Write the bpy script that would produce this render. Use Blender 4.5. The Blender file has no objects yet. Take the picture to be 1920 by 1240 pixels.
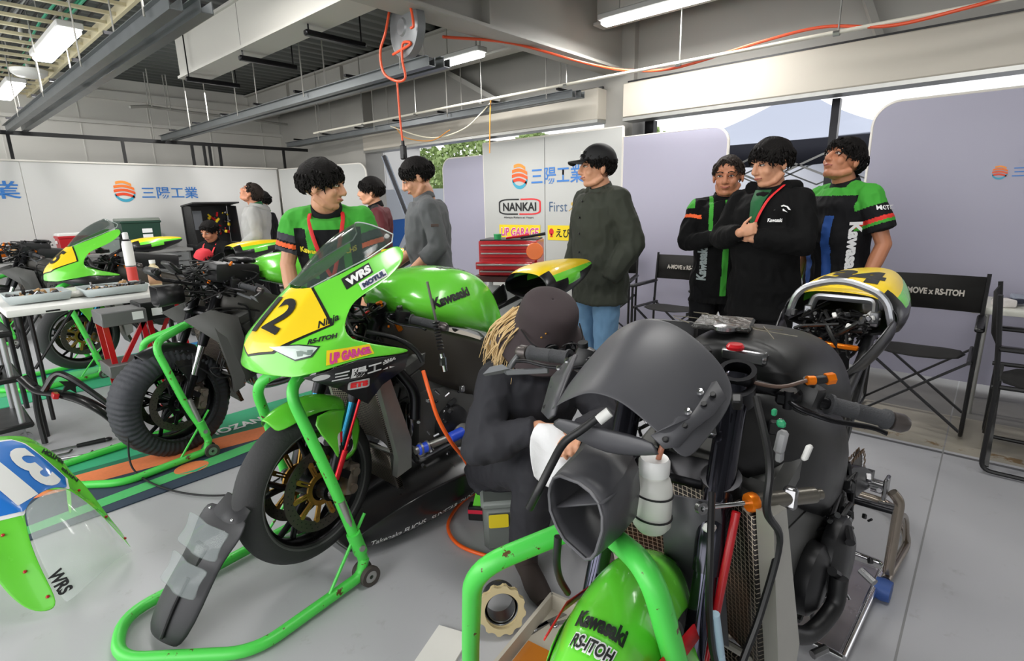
import bpy, bmesh, math, random
from mathutils import Vector, Matrix, noise
from mathutils.bvhtree import BVHTree
V = Vector
PI = math.pi
SC = bpy.context.scene
COL = SC.collection
random.seed(7)

# ------------------------------------------------------------------ camera
CAMROT = ((0.663, 0.187, -0.725), (-0.748, 0.139, -0.649), (-0.021, 0.972, 0.232))
cam_data = bpy.data.cameras.new('camera')
cam_data.sensor_width = 36.0
cam_data.lens = 1005.63 / 1920 * 36
cam_data.clip_start = 0.05
cam_data.clip_end = 300
cam = bpy.data.objects.new('camera', cam_data)
COL.objects.link(cam)
_cx = V((CAMROT[0][0], CAMROT[1][0], CAMROT[2][0])).normalized()
_cz = V((CAMROT[0][2], CAMROT[1][2], CAMROT[2][2])); _cz = (_cz - _cx * _cz.dot(_cx)).normalized()
_cy = _cz.cross(_cx)
cam.matrix_world = Matrix(((_cx.x, _cy.x, _cz.x, 0), (_cx.y, _cy.y, _cz.y, 0), (_cx.z, _cy.z, _cz.z, 1.4), (0, 0, 0, 1)))
SC.camera = cam

# ------------------------------------------------------------------ world, exposure
SC.view_settings.view_transform = 'Standard'
SC.view_settings.look = 'None'
SC.view_settings.gamma = 1.0
SC.view_settings.use_curve_mapping = False
SC.view_settings.exposure = 0.35
world = bpy.data.worlds.new('overcast_sky')
SC.world = world
world.use_nodes = True
_nt = world.node_tree
_bg = _nt.nodes['Background']
_bg.inputs['Strength'].default_value = 1.15
_tc = _nt.nodes.new('ShaderNodeTexCoord')
_sep = _nt.nodes.new('ShaderNodeSeparateXYZ')
_cr = _nt.nodes.new('ShaderNodeValToRGB')
_cr.color_ramp.elements[0].position = 0.47; _cr.color_ramp.elements[0].color = (0.62, 0.63, 0.64, 1)
_cr.color_ramp.elements[1].position = 0.50; _cr.color_ramp.elements[1].color = (0.97, 0.98, 1.0, 1)
_mp = _nt.nodes.new('ShaderNodeMapRange'); _mp.inputs[1].default_value = -1; _mp.inputs[2].default_value = 1
_nt.links.new(_tc.outputs['Generated'], _sep.inputs[0]); _nt.links.new(_sep.outputs[2], _mp.inputs[0])
_nt.links.new(_mp.outputs[0], _cr.inputs[0]); _nt.links.new(_cr.outputs[0], _bg.inputs['Color'])

def area_lamp(name, loc, rot, sx, sy, power, color=(1, 1, 1)):
    l = bpy.data.lights.new(name, 'AREA'); l.shape = 'RECTANGLE'; l.size = sx; l.size_y = sy; l.energy = power; l.color = color
    o = bpy.data.objects.new(name, l); COL.objects.link(o); o.location = loc; o.rotation_euler = rot
    return o
# daylight through the open shutters on the pit-lane side (behind the camera), plus a weak added fill lamp from the right
area_lamp('pit_lane_daylight', (-2.6, 5.0, 2.0), (math.radians(82), 0, math.radians(-90)), 11.0, 2.6, 200, (1.0, 0.99, 0.97))
area_lamp('right_side_fill', (1.2, -3.4, 2.3), (math.radians(62), 0, 0), 5.0, 2.2, 3, (1.0, 0.99, 0.98))

# ------------------------------------------------------------------ materials
_mats = {}
def lin(c):
    return tuple(((x / 255) / 12.92 if x / 255 <= 0.04045 else (((x / 255) + 0.055) / 1.055) ** 2.4) for x in c)
def M(name, rgb=(128, 128, 128), rough=0.5, metal=0.0, coat=0.0, noise_s=0, noise_a=0.12, bump=0.0, bump_s=60, alpha=1.0, trans=0.0, emit=0.0, spec=0.5):
    if name in _mats: return _mats[name]
    m = bpy.data.materials.new(name); m.use_nodes = True
    nt = m.node_tree; b = nt.nodes['Principled BSDF']
    c = lin(rgb)
    b.inputs['Base Color'].default_value = (*c, 1)
    b.inputs['Roughness'].default_value = rough
    b.inputs['Metallic'].default_value = metal
    b.inputs['Specular IOR Level'].default_value = spec
    if coat: b.inputs['Coat Weight'].default_value = coat; b.inputs['Coat Roughness'].default_value = 0.06
    if alpha < 1: b.inputs['Alpha'].default_value = alpha
    if trans: b.inputs['Transmission Weight'].default_value = trans; b.inputs['IOR'].default_value = 1.25
    if emit: b.inputs['Emission Color'].default_value = (*c, 1); b.inputs['Emission Strength'].default_value = emit
    tc = nt.nodes.new('ShaderNodeTexCoord')
    n = nt.nodes.new('ShaderNodeTexNoise'); n.inputs['Scale'].default_value = noise_s or 9.0; n.inputs['Detail'].default_value = 4
    nt.links.new(tc.outputs['Object'], n.inputs['Vector'])
    if noise_s:
        mx = nt.nodes.new('ShaderNodeMix'); mx.data_type = 'RGBA'
        mx.inputs[6].default_value = (*[x * (1 - noise_a) for x in c], 1)
        mx.inputs[7].default_value = (*[min(1, x * (1 + noise_a)) for x in c], 1)
        nt.links.new(n.outputs[0], mx.inputs[0]); nt.links.new(mx.outputs[2], b.inputs['Base Color'])
    if not emit:
        mr = nt.nodes.new('ShaderNodeMapRange'); mr.inputs[3].default_value = max(0.02, rough - 0.07); mr.inputs[4].default_value = min(1, rough + 0.07)
        nt.links.new(n.outputs[0], mr.inputs[0]); nt.links.new(mr.outputs[0], b.inputs['Roughness'])
    if bump:
        n2 = nt.nodes.new('ShaderNodeTexNoise'); n2.inputs['Scale'].default_value = bump_s; n2.inputs['Detail'].default_value = 3
        bp = nt.nodes.new('ShaderNodeBump'); bp.inputs['Strength'].default_value = bump; bp.inputs['Distance'].default_value = 0.01
        nt.links.new(tc.outputs['Object'], n2.inputs['Vector']); nt.links.new(n2.outputs[0], bp.inputs['Height']); nt.links.new(bp.outputs[0], b.inputs['Normal'])
    _mats[name] = m
    return m
def chipped(name, rgb, chip, thr=0.64, scale=30, rough=0.35):
    """paint with small worn chips of another colour"""
    m = M(name, rgb, rough)
    nt = m.node_tree; b = nt.nodes['Principled BSDF']
    tc = nt.nodes.new('ShaderNodeTexCoord'); n = nt.nodes.new('ShaderNodeTexNoise'); n.inputs['Scale'].default_value = scale; n.inputs['Detail'].default_value = 5; n.inputs['Roughness'].default_value = 0.65
    cr = nt.nodes.new('ShaderNodeValToRGB'); cr.color_ramp.elements[0].position = thr; cr.color_ramp.elements[1].position = thr + 0.02
    cr.color_ramp.elements[0].color = (*lin(rgb), 1); cr.color_ramp.elements[1].color = (*lin(chip), 1)
    nt.links.new(tc.outputs['Object'], n.inputs['Vector']); nt.links.new(n.outputs[0], cr.inputs[0]); nt.links.new(cr.outputs[0], b.inputs['Base Color'])
    return m
def mesh_mat(name, line, gap, scale):
    """a perforated guard: alternating dark holes in a metal sheet"""
    m = M(name, line, 0.45, 0.6)
    nt = m.node_tree; b = nt.nodes['Principled BSDF']
    tc = nt.nodes.new('ShaderNodeTexCoord'); mp = nt.nodes.new('ShaderNodeMapping')
    vo = nt.nodes.new('ShaderNodeTexVoronoi'); vo.inputs['Scale'].default_value = scale; vo.inputs['Randomness'].default_value = 0
    cr = nt.nodes.new('ShaderNodeValToRGB'); cr.color_ramp.elements[0].position = 0.40; cr.color_ramp.elements[1].position = 0.46
    cr.color_ramp.elements[0].color = (*lin(gap), 1); cr.color_ramp.elements[1].color = (*lin(line), 1)
    nt.links.new(tc.outputs['UV'], mp.inputs[0]); nt.links.new(mp.outputs[0], vo.inputs['Vector']); nt.links.new(vo.outputs['Distance'], cr.inputs[0]); nt.links.new(cr.outputs[0], b.inputs['Base Color'])
    vo.voronoi_dimensions = '2D'; vo.distance = 'CHEBYCHEV'
    return m

# ------------------------------------------------------------------ mesh building
def catmull(pts, n=6, closed=False):
    pts = [V(p) for p in pts]
    if len(pts) < 3 or n < 2: return pts
    out = []; N = len(pts)
    rng = range(N if closed else N - 1)
    for i in rng:
        if closed: p0, p1, p2, p3 = pts[(i - 1) % N], pts[i], pts[(i + 1) % N], pts[(i + 2) % N]
        else:
            p1, p2 = pts[i], pts[i + 1]
            p0 = pts[i - 1] if i > 0 else p1 * 2 - p2
            p3 = pts[i + 2] if i + 2 < N else p2 * 2 - p1
        for k in range(n):
            t = k / n
            out.append(0.5 * ((2 * p1) + (p2 - p0) * t + (2 * p0 - 5 * p1 + 4 * p2 - p3) * t * t + (3 * p1 - p0 - 3 * p2 + p3) * t ** 3))
    if not closed: out.append(pts[-1])
    return out
def fillet(pts, r, n=5):
    """polyline with its corners rounded"""
    pts = [V(p) for p in pts]; out = [pts[0]]
    for i in range(1, len(pts) - 1):
        a, b, c = pts[i - 1], pts[i], pts[i + 1]
        d1 = (a - b); d2 = (c - b); rr = min(r, d1.length * 0.48, d2.length * 0.48)
        p = b + d1.normalized() * rr; q = b + d2.normalized() * rr
        for k in range(n + 1):
            t = k / n; out.append(p * (1 - t) ** 2 + b * 2 * t * (1 - t) + q * t * t)
    out.append(pts[-1]); return out
def frame_of(d):
    d = V(d).normalized(); up = V((0, 0, 1)) if abs(d.z) < 0.95 else V((1, 0, 0))
    x = up.cross(d).normalized(); return x, d.cross(x), d
def rotm(rot):
    from mathutils import Euler
    return Euler(rot).to_matrix()
class MB:
    def __init__(s): s.v = []; s.f = []; s.m = []; s.uv = None; s.flat = False
    def add(s, vs, fs, mi=0):
        o = len(s.v); s.v += [V(p) for p in vs]; s.f += [tuple(i + o for i in f) for f in fs]; s.m += [mi] * len(fs); return s
    def box(s, c, size, rot=(0, 0, 0), bev=0.0, mi=0, seg=1):
        R = rotm(rot) if not isinstance(rot, Matrix) else rot
        c = V(c); hx, hy, hz = size[0] / 2, size[1] / 2, size[2] / 2
        if bev <= 0:
            vs = [R @ V((x * hx, y * hy, z * hz)) + c for x in (-1, 1) for y in (-1, 1) for z in (-1, 1)]
            return s.add(vs, [(0, 1, 3, 2), (4, 6, 7, 5), (0, 4, 5, 1), (2, 3, 7, 6), (0, 2, 6, 4), (1, 5, 7, 3)], mi)
        bm = bmesh.new(); bmesh.ops.create_cube(bm, size=1)
        for v in bm.verts: v.co = V((v.co.x * size[0], v.co.y * size[1], v.co.z * size[2]))
        bmesh.ops.bevel(bm, geom=bm.edges[:] + bm.verts[:], offset=min(bev, min(size) * 0.45), segments=seg, profile=0.6, affect='EDGES')
        bm.verts.index_update()
        vs = [R @ v.co + c for v in bm.verts]; fs = [tuple(v.index for v in f.verts) for f in bm.faces]; bm.free()
        return s.add(vs, fs, mi)
    def bar(s, a, b, w, h, mi=0, bev=0.0):
        """rectangular bar from a to b"""
        a, b = V(a), V(b); x, y, d = frame_of(b - a)
        R = Matrix((x, y, d)).transposed()
        return s.box((a + b) / 2, (w, h, (b - a).length), R, bev, mi)
    def rings(s, rings, closed_ends=True, mi=0, loop=False):
        n = len(rings[0]); vs = [p for r in rings for p in r]; fs = []
        R = len(rings)
        for i in range(R if loop else R - 1):
            j = (i + 1) % R
            for k in range(n):
                fs.append((i * n + k, i * n + (k + 1) % n, j * n + (k + 1) % n, j * n + k))
        if closed_ends and not loop:
            fs.append(tuple(range(n))[::-1]); fs.append(tuple(range((R - 1) * n, R * n)))
        return s.add(vs, fs, mi)
    def tube(s, pts, r, seg=10, mi=0, cap=True, smooth=0, closed=False, sq=None):
        if smooth: pts = catmull(pts, smooth, closed)
        pts = [V(p) for p in pts]; N = len(pts)
        rad = (lambda i: r) if not isinstance(r, (list, tuple)) else (lambda i: r[0] + (r[-1] - r[0]) * i / max(1, N - 1)) if len(r) == 2 else (lambda i: r[min(len(r) - 1, int(round(i / max(1, N - 1) * (len(r) - 1))))])
        rings = []; x = None
        for i in range(N):
            if closed: d = pts[(i + 1) % N] - pts[i - 1]
            else: d = pts[min(N - 1, i + 1)] - pts[max(0, i - 1)]
            if d.length < 1e-9: d = V((0, 0, 1))
            d.normalize()
            if x is None: x, y, _ = frame_of(d)
            else:
                x = (x - d * x.dot(d)); x = x.normalized() if x.length > 1e-6 else frame_of(d)[0]; y = d.cross(x)
            y = d.cross(x)
            rr = rad(i); w = rr if sq is None else rr * sq
            rings.append([pts[i] + x * math.cos(a) * rr + y * math.sin(a) * w for a in [2 * PI * k / seg for k in range(seg)]])
        return s.rings(rings, cap, mi, loop=closed)
    def cyl(s, a, b, r0, r1=None, seg=20, mi=0, cap=True):
        return s.tube([a, b], (r0, r1 if r1 is not None else r0), seg, mi, cap)
    def lathe(s, prof, c=(0, 0, 0), axis=(0, 0, 1), seg=28, mi=0, cap=True):
        """prof: list of (radius, height)"""
        x, y, d = frame_of(axis); c = V(c)
        rings = [[c + d * h + x * math.cos(a) * r + y * math.sin(a) * r for a in [2 * PI * k / seg for k in range(seg)]] for r, h in prof]
        return s.rings(rings, cap, mi)
    def torus_like(s, prof, c=(0, 0, 0), axis=(0, 1, 0), seg=48, mi=0, scale=1.0):
        """closed profile of (radius, height) swept round the axis: tyres, rims, rings"""
        x, y, d = frame_of(axis); c = V(c)
        rings = [[c + d * h * scale + (x * math.cos(a) + y * math.sin(a)) * r for r, h in prof] for a in [2 * PI * k / seg for k in range(seg)]]
        return s.rings(rings, False, mi, loop=True)
    def ball(s, c, r, seg=14, rg=9, mi=0, rot=None):
        c = V(c); r = (r, r, r) if not isinstance(r, (tuple, list)) else r
        vs = [V((0, 0, 1))]; fs = []
        for i in range(1, rg):
            t = PI * i / rg
            for k in range(seg):
                a = 2 * PI * k / seg; vs.append(V((math.sin(t) * math.cos(a), math.sin(t) * math.sin(a), math.cos(t))))
        vs.append(V((0, 0, -1)))
        for k in range(seg): fs.append((0, 1 + k, 1 + (k + 1) % seg))
        for i in range(rg - 2):
            for k in range(seg):
                a = 1 + i * seg; fs.append((a + k, a + seg + k, a + seg + (k + 1) % seg, a + (k + 1) % seg))
        l = len(vs) - 1; a = 1 + (rg - 2) * seg
        for k in range(seg): fs.append((a + k, l, a + (k + 1) % seg))
        R = rot if rot is not None else Matrix.Identity(3)
        return s.add([c + R @ V((p.x * r[0], p.y * r[1], p.z * r[2])) for p in vs], fs, mi)
    def prism(s, poly, vec, mi=0):
        """extrude a planar polygon (3D points) by vec"""
        n = len(poly); vec = V(vec); a = [V(p) for p in poly]; b = [p + vec for p in a]
        fs = [tuple(range(n))[::-1], tuple(range(n, 2 * n))] + [(k, (k + 1) % n, (k + 1) % n + n, k + n) for k in range(n)]
        return s.add(a + b, fs, mi)
    def grid(s, rows, mi=0, closed=False):
        n = len(rows[0]); vs = [p for r in rows for p in r]; fs = []
        for i in range(len(rows) - 1):
            for k in range(n if closed else n - 1):
                fs.append((i * n + k, i * n + (k + 1) % n, (i + 1) * n + (k + 1) % n, (i + 1) * n + k))
        return s.add(vs, fs, mi)
    def mirror_y(s):
        n = len(s.v); s.v += [V((p.x, -p.y, p.z)) for p in s.v]
        s.f += [tuple(i + n for i in f[::-1]) for f in s.f[:]]; s.m += s.m[:]; return s
    def xf(s, mat):
        s.v = [mat @ p for p in s.v]; return s
    def mesh(s, name='m'):
        me = bpy.data.meshes.new(name); me.from_pydata([tuple(p) for p in s.v], [], s.f)
        me.validate(); 
        if len(me.polygons) == len(s.m): me.polygons.foreach_set('material_index', s.m)
        me.update(); return me
def tag(o, label=None, cat=None, group=None, kind=None):
    if label: o['label'] = label
    if cat: o['category'] = cat
    if group: o['group'] = group
    if kind: o['kind'] = kind
    return o
def fixnormals(me):
    bm = bmesh.new(); bm.from_mesh(me); bmesh.ops.recalc_face_normals(bm, faces=bm.faces); bm.to_mesh(me); bm.free()
def obj(name, mb, mats, parent=None, label=None, cat=None, group=None, kind=None, loc=None, rotz=0, sub=0, solid=0, sharp=38, norm=True, planar=None):
    me = mb.mesh(name) if isinstance(mb, MB) else mb
    if norm: fixnormals(me)
    me.materials.clear()
    for m in (mats if isinstance(mats, (list, tuple)) else [mats]): me.materials.append(m)
    if isinstance(mb, MB) and len(me.polygons) == len(mb.m): me.polygons.foreach_set('material_index', mb.m)
    me.polygons.foreach_set('use_smooth', [True] * len(me.polygons))
    if sharp and not sub: me.set_sharp_from_angle(angle=math.radians(sharp))
    if planar:
        uvl = me.uv_layers.new(name='uv'); ax, ay = V(planar[0]), V(planar[1])
        for l in me.loops:
            p = me.vertices[l.vertex_index].co; uvl.data[l.index].uv = (p.dot(ax), p.dot(ay))
    o = bpy.data.objects.new(name, me); COL.objects.link(o)
    if parent: o.parent = parent
    if loc is not None: o.location = loc
    o.rotation_euler = (0, 0, rotz)
    if solid:
        md = o.modifiers.new('thickness', 'SOLIDIFY'); md.thickness = solid; md.offset = 0
    if sub:
        md = o.modifiers.new('smooth', 'SUBSURF'); md.levels = sub; md.render_levels = sub
    tag(o, label, cat, group, kind); return o
def thing(name, label, cat, loc=(0, 0, 0), rotz=0, group=None, rot=None):
    o = bpy.data.objects.new(name, None); COL.objects.link(o); o.location = loc
    o.rotation_euler = rot if rot else (0, 0, rotz); o.empty_display_size = 0.1
    return tag(o, label, cat, group)
def struct(name, mb, m, **k):
    return obj(name, mb, m, kind='structure', **k)
def copy_tree(o, parent=None):
    kids = [c for c in COL.objects if c.parent == o]
    c = o.copy(); COL.objects.link(c)
    if parent: c.parent = parent
    for k in kids: copy_tree(k, c)
    return c
def baked(mb, voxel=None, smooth=0, sub=0, disp=0, disp_s=8.0):
    """evaluate remesh / smooth / subdivision of a builder and give back a plain mesh"""
    me = mb.mesh('tmp'); fixnormals(me)
    work = bpy.data.scenes.new('work')
    o = bpy.data.objects.new('tmp', me); work.collection.objects.link(o)
    if sub: m = o.modifiers.new('s', 'SUBSURF'); m.levels = sub; m.render_levels = sub
    if voxel: m = o.modifiers.new('r', 'REMESH'); m.mode = 'VOXEL'; m.voxel_size = voxel
    if smooth: m = o.modifiers.new('k', 'SMOOTH'); m.factor = 0.5; m.iterations = smooth
    work.view_layers[0].update(); dg = work.view_layers[0].depsgraph
    res = bpy.data.meshes.new_from_object(o.evaluated_get(dg))
    bpy.data.objects.remove(o); bpy.data.meshes.remove(me); bpy.data.scenes.remove(work)
    if disp:
        nn = len(res.vertices); co = [0.0] * nn * 3; no = [0.0] * nn * 3
        res.vertices.foreach_get('co', co); res.vertex_normals.foreach_get('vector', no)
        for i in range(0, nn * 3, 3):
            q = V(co[i:i + 3]); n = (noise.noise(q * disp_s) + 1.1 * (.35 - abs(noise.noise(V((q.x * 1.6, q.y * 1.6, q.z)) * disp_s * 1.5 + V((7, 3, 1)))))) * disp
            co[i] += no[i] * n; co[i + 1] += no[i + 1] * n; co[i + 2] += no[i + 2] * n
        res.vertices.foreach_set('co', co); res.update()
    return res
_tcache = {}
def text_mesh(body, bold=0.0, shear=0.0, spacing=1.0):
    key = (body, bold, shear, spacing)
    if key in _tcache: return _tcache[key]
    c = bpy.data.curves.new('t', 'FONT'); c.body = body; c.size = 1; c.offset = bold; c.shear = shear; c.space_character = spacing; c.resolution_u = 4
    o = bpy.data.objects.new('t', c); COL.objects.link(o)
    dg = bpy.context.evaluated_depsgraph_get(); dg.update()
    me = bpy.data.meshes.new_from_object(o.evaluated_get(dg))
    vs = [v.co.copy() for v in me.vertices]; fs = [tuple(p.vertices) for p in me.polygons]
    bpy.data.objects.remove(o); bpy.data.meshes.remove(me)
    if not vs: vs = [V((0, 0, 0)), V((1, 0, 0)), V((0, 1, 0))]; fs = [(0, 1, 2)]
    x0 = min(v.x for v in vs); x1 = max(v.x for v in vs); y0 = min(v.y for v in vs); y1 = max(v.y for v in vs)
    r = ([V(((v.x - x0) / (x1 - x0), (v.y - y0) / (y1 - y0), 0)) for v in vs], fs); _tcache[key] = r; return r
def on_quad(pts2, quad):
    """(u,v) in 0..1 mapped bilinearly into quad bl, br, tr, tl"""
    a, b, c, d = [V(q) for q in quad]
    return [a * (1 - p[0]) * (1 - p[1]) + b * p[0] * (1 - p[1]) + c * p[0] * p[1] + d * (1 - p[0]) * p[1] for p in pts2]
def decal(name, parent, quad, mat, text=None, shape=None, bold=0.0, shear=0.0, spacing=1.0, target=None, lift=0.0015, label=None, dens=0):
    """flat lettering or a flat shape (list of polygons in 0..1) laid on a quad, pressed on to a target mesh when given"""
    mb = MB()
    q = [V(p) for p in quad]; nrm = (q[1] - q[0]).cross(q[3] - q[0]).normalized()
    if text:
        vs, fs = text_mesh(text, bold, shear, spacing); mb.add(on_quad(vs, quad), fs)
    if shape:
        for poly in shape: mb.add(on_quad(poly, quad), [tuple(range(len(poly)))])
    if target:
        bm = bmesh.new(); me0 = mb.mesh('d'); bm.from_mesh(me0)
        bmesh.ops.triangulate(bm, faces=bm.faces)
        L = max((q[1] - q[0]).length, (q[3] - q[0]).length) / 10
        for _ in range(3):
            es = [e for e in bm.edges if e.calc_length() > L]
            if not es: break
            bmesh.ops.subdivide_edges(bm, edges=es, cuts=1); bmesh.ops.triangulate(bm, faces=bm.faces)
        cq = (q[0] + q[1] + q[2] + q[3]) / 4; c0 = target.ray_cast(cq + nrm * .04, -nrm, .4)
        if c0[0] is None: c0 = target.find_nearest(cq)
        d0 = (c0[0] - cq).dot(nrm)
        for v in bm.verts:
            best = None
            for s in (1, -1):
                h = target.ray_cast(v.co + (nrm * 0.04 if s > 0 else V()), -nrm * s, 0.3)
                if h[0] is not None and best is None: best = (h[0], h[3])
            if best and abs((best[0] - v.co).dot(nrm) - d0) < .045: v.co = best[0] + nrm * lift
            else: v.co = v.co + nrm * (d0 + lift)
        bm.to_mesh(me0); bm.free(); me = me0
    else:
        me = mb.mesh('d')
        for v in me.vertices: v.co += nrm * lift
    return obj(name, me, mat, parent, sharp=0, norm=False, label=label)
def bvh_of(o):
    dg = bpy.context.evaluated_depsgraph_get(); dg.update()
    e = o.evaluated_get(dg); me = e.to_mesh()
    return BVHTree.FromPolygons([v.co.copy() for v in me.vertices], [tuple(p.vertices) for p in me.polygons])
def circle2(cx, cy, rx, ry, n=24): return [(cx + rx * math.cos(2 * PI * k / n), cy + ry * math.sin(2 * PI * k / n)) for k in range(n)]
def rrect2(x0, y0, x1, y1, r, n=5):
    out = []
    for (cx, cy, a0) in ((x1 - r, y1 - r, 0), (x0 + r, y1 - r, 90), (x0 + r, y0 + r, 180), (x1 - r, y0 + r, 270)):
        for k in range(n + 1): a = math.radians(a0 + 90 * k / n); out.append((cx + r * math.cos(a), cy + r * math.sin(a)))
    return out

# colours used in many places
GREEN = M('race_green_paint', (112, 222, 62), 0.25, coat=0.6)
BLACKP = M('black_plastic', (22, 22, 24), 0.42)
MATTE = M('matte_carbon', (72, 72, 76), 0.42, noise_s=14, noise_a=0.08)
DARKM = M('dark_anodised_metal', (30, 30, 33), 0.3, 0.7)
ALU = M('brushed_aluminium', (176, 176, 172), 0.35, 0.85, noise_s=20)
STEEL = M('steel', (150, 150, 152), 0.25, 0.95)
CHROME = M('chrome', (220, 220, 222), 0.1, 1.0)
RUBBER = M('tyre_rubber', (52, 52, 53), 0.75, bump=0.15, bump_s=80)
WHITE = M('white_plastic', (232, 232, 228), 0.4)
BLACKT = M('black_print', (14, 14, 16), 0.5)
WHITET = M('white_print', (240, 240, 240), 0.5)
YELLOW = M('yellow_print', (250, 214, 28), 0.35, coat=0.4)
ORANGE = M('orange_anodised', (250, 130, 20), 0.3, 0.5)
REDP = M('red_print', (222, 32, 40), 0.4)
BLUEP = M('blue_print', (36, 100, 196), 0.4)
STANDG = chipped('stand_green_paint', (82, 214, 84), (92, 62, 30))
REDM = M('red_paint', (196, 20, 32), 0.3, coat=0.4)
# ================================================================== setting
def floor_material():
    m = M('polished_concrete', (176, 177, 180), 0.42)
    nt = m.node_tree; b = nt.nodes['Principled BSDF']
    tc = nt.nodes.new('ShaderNodeTexCoord')
    sx = nt.nodes.new('ShaderNodeSeparateXYZ'); nt.links.new(tc.outputs['Object'], sx.inputs[0])
    def band(lo, hi, axis):
        g = nt.nodes.new('ShaderNodeMath'); g.operation = 'GREATER_THAN'; g.inputs[1].default_value = lo
        l = nt.nodes.new('ShaderNodeMath'); l.operation = 'LESS_THAN'; l.inputs[1].default_value = hi
        mu = nt.nodes.new('ShaderNodeMath'); mu.operation = 'MULTIPLY'
        nt.links.new(sx.outputs[axis], g.inputs[0]); nt.links.new(sx.outputs[axis], l.inputs[0]); nt.links.new(g.outputs[0], mu.inputs[0]); nt.links.new(l.outputs[0], mu.inputs[1]); return mu.outputs[0]
    n1 = nt.nodes.new('ShaderNodeTexNoise'); n1.inputs['Scale'].default_value = 1.1; n1.inputs['Detail'].default_value = 6
    n2 = nt.nodes.new('ShaderNodeTexNoise'); n2.inputs['Scale'].default_value = 9; n2.inputs['Detail'].default_value = 8; n2.inputs['Roughness'].default_value = 0.7
    for n in (n1, n2): nt.links.new(tc.outputs['Object'], n.inputs['Vector'])
    def mix(a, bcol, fac):
        x = nt.nodes.new('ShaderNodeMix'); x.data_type = 'RGBA'
        if isinstance(a, tuple): x.inputs[6].default_value = (*a, 1)
        else: nt.links.new(a, x.inputs[6])
        x.inputs[7].default_value = (*bcol, 1); nt.links.new(fac, x.inputs[0]); return x.outputs[2]
    c = mix(lin((190, 191, 195)), lin((172, 172, 175)), n1.outputs[0])
    cr = nt.nodes.new('ShaderNodeValToRGB'); cr.color_ramp.elements[0].position = 0.60; cr.color_ramp.elements[1].position = 0.78
    cr.color_ramp.elements[0].color = (0, 0, 0, 1); cr.color_ramp.elements[1].color = (0.45, 0.45, 0.45, 1)
    nt.links.new(n2.outputs[0], cr.inputs[0])
    c = mix(c, lin((120, 116, 108)), cr.outputs[0])
    c = mix(c, lin((158, 152, 138)), band(3.66, 4.3, 0))
    c = mix(c, lin((110, 108, 104)), band(4.3, 5.6, 0))
    c = mix(c, lin((96, 96, 98)), band(3.60, 3.63, 0))
    c = mix(c, lin((140, 140, 140)), band(0.045, 0.052, 1))
    c = mix(c, lin((140, 140, 140)), band(5.5, 5.507, 1))
    # rusty drain line along the shutter
    cr2 = nt.nodes.new('ShaderNodeValToRGB'); cr2.color_ramp.elements[0].position = 0.5; cr2.color_ramp.elements[1].position = 0.56
    nt.links.new(n2.outputs[0], cr2.inputs[0])
    mu = nt.nodes.new('ShaderNodeMath'); mu.operation = 'MULTIPLY'; nt.links.new(cr2.outputs[0], mu.inputs[0]); nt.links.new(band(3.70, 3.77, 0), mu.inputs[1])
    c = mix(c, lin((120, 96, 60)), mu.outputs[0])
    nt.links.new(c, b.inputs['Base Color'])
    return m
struct('floor', MB().box((2.0, 4.0, -0.05), (13, 21, 0.1)), floor_material())
PAVE = M('outdoor_asphalt', (150, 150, 150), 0.9, noise_s=20)
struct('ground', MB().box((22.6, 10, -0.08), (28, 60, 0.1)), PAVE)

WALLW = M('white_wall_panel', (214, 212, 206), 0.55, noise_s=2, noise_a=0.04)
GREYB = M('grey_steel_paint', (164, 162, 156), 0.5, noise_s=3, noise_a=0.06)
GREYD = M('ceiling_deck', (104, 108, 106), 0.55, noise_s=4)
GREYT = M('galvanised_tray', (112, 116, 118), 0.38, 0.6, noise_s=8)
SHUT = M('shutter_box_paint', (192, 186, 174), 0.5, noise_s=3, noise_a=0.05)
# left wall (beyond the team panels), with upper ledge
w = MB().box((2, 10.5, 1.7), (13, 0.2, 3.4)); w.box((2.8, 10.37, 3.12), (12, 0.08, 0.12)); w.box((2.8, 10.36, 2.72), (12, 0.06, 0.05))
for i in range(13): w.box((-3.3 + i * 0.9, 10.397, 1.6), (0.012, 0.01, 3.0))
struct('wall_left', w, WALLW)
# back wall = shutter wall plane X 5.3 : beams, columns, jambs
w = MB()
w.box((5.45, 4.2, 2.93), (0.3, 13, 0.96))
w.box((5.25, 9.3, 1.7), (0.2, 2.4, 3.4)); w.box((5.4, 3.12, 1.6), (0.35, 0.34, 3.2)); w.box((5.28, 7.85, 1.6), (0.34, 0.5, 3.2))
struct('wall_right', w, GREYB)
struct('wall_front', MB().box((2, -6.5, 1.7), (13, 0.2, 3.4)), WALLW)
# ceiling deck, corrugated (ribs run along X)
d = MB(); rows = []
y = -6.6; k = 0
prof = [(0, 0), (0.07, 0), (0.10, 0.06), (0.17, 0.06), (0.20, 0)]
ys = []
while y < 10.6:
    for dy, dz in prof[:-1]: ys.append((y + dy, 3.38 + dz))
    y += 0.20
d.grid([[V((x, yy, zz)) for yy, zz in ys] for x in (-4.5, 5.9)])
struct('ceiling', d, GREYD, solid=0.02, sharp=20)
struct('ceiling_slab', MB().box((0.7, 2.0, 3.56), (10.4, 17.4, 0.1)), GREYD)
def ibeam(name, a, b, w, h, m=GREYB, t=0.02):
    a, b = V(a), V(b); mb = MB()
    z0, z1 = -h / 2, h / 2
    up = V((0, 0, 1))
    mb.bar(a + up * z0, b + up * z0, w, t) if abs((b - a).y) < abs((b - a).x) else mb.bar(a + up * z0, b + up * z0, w, t)
    return mb
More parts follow.
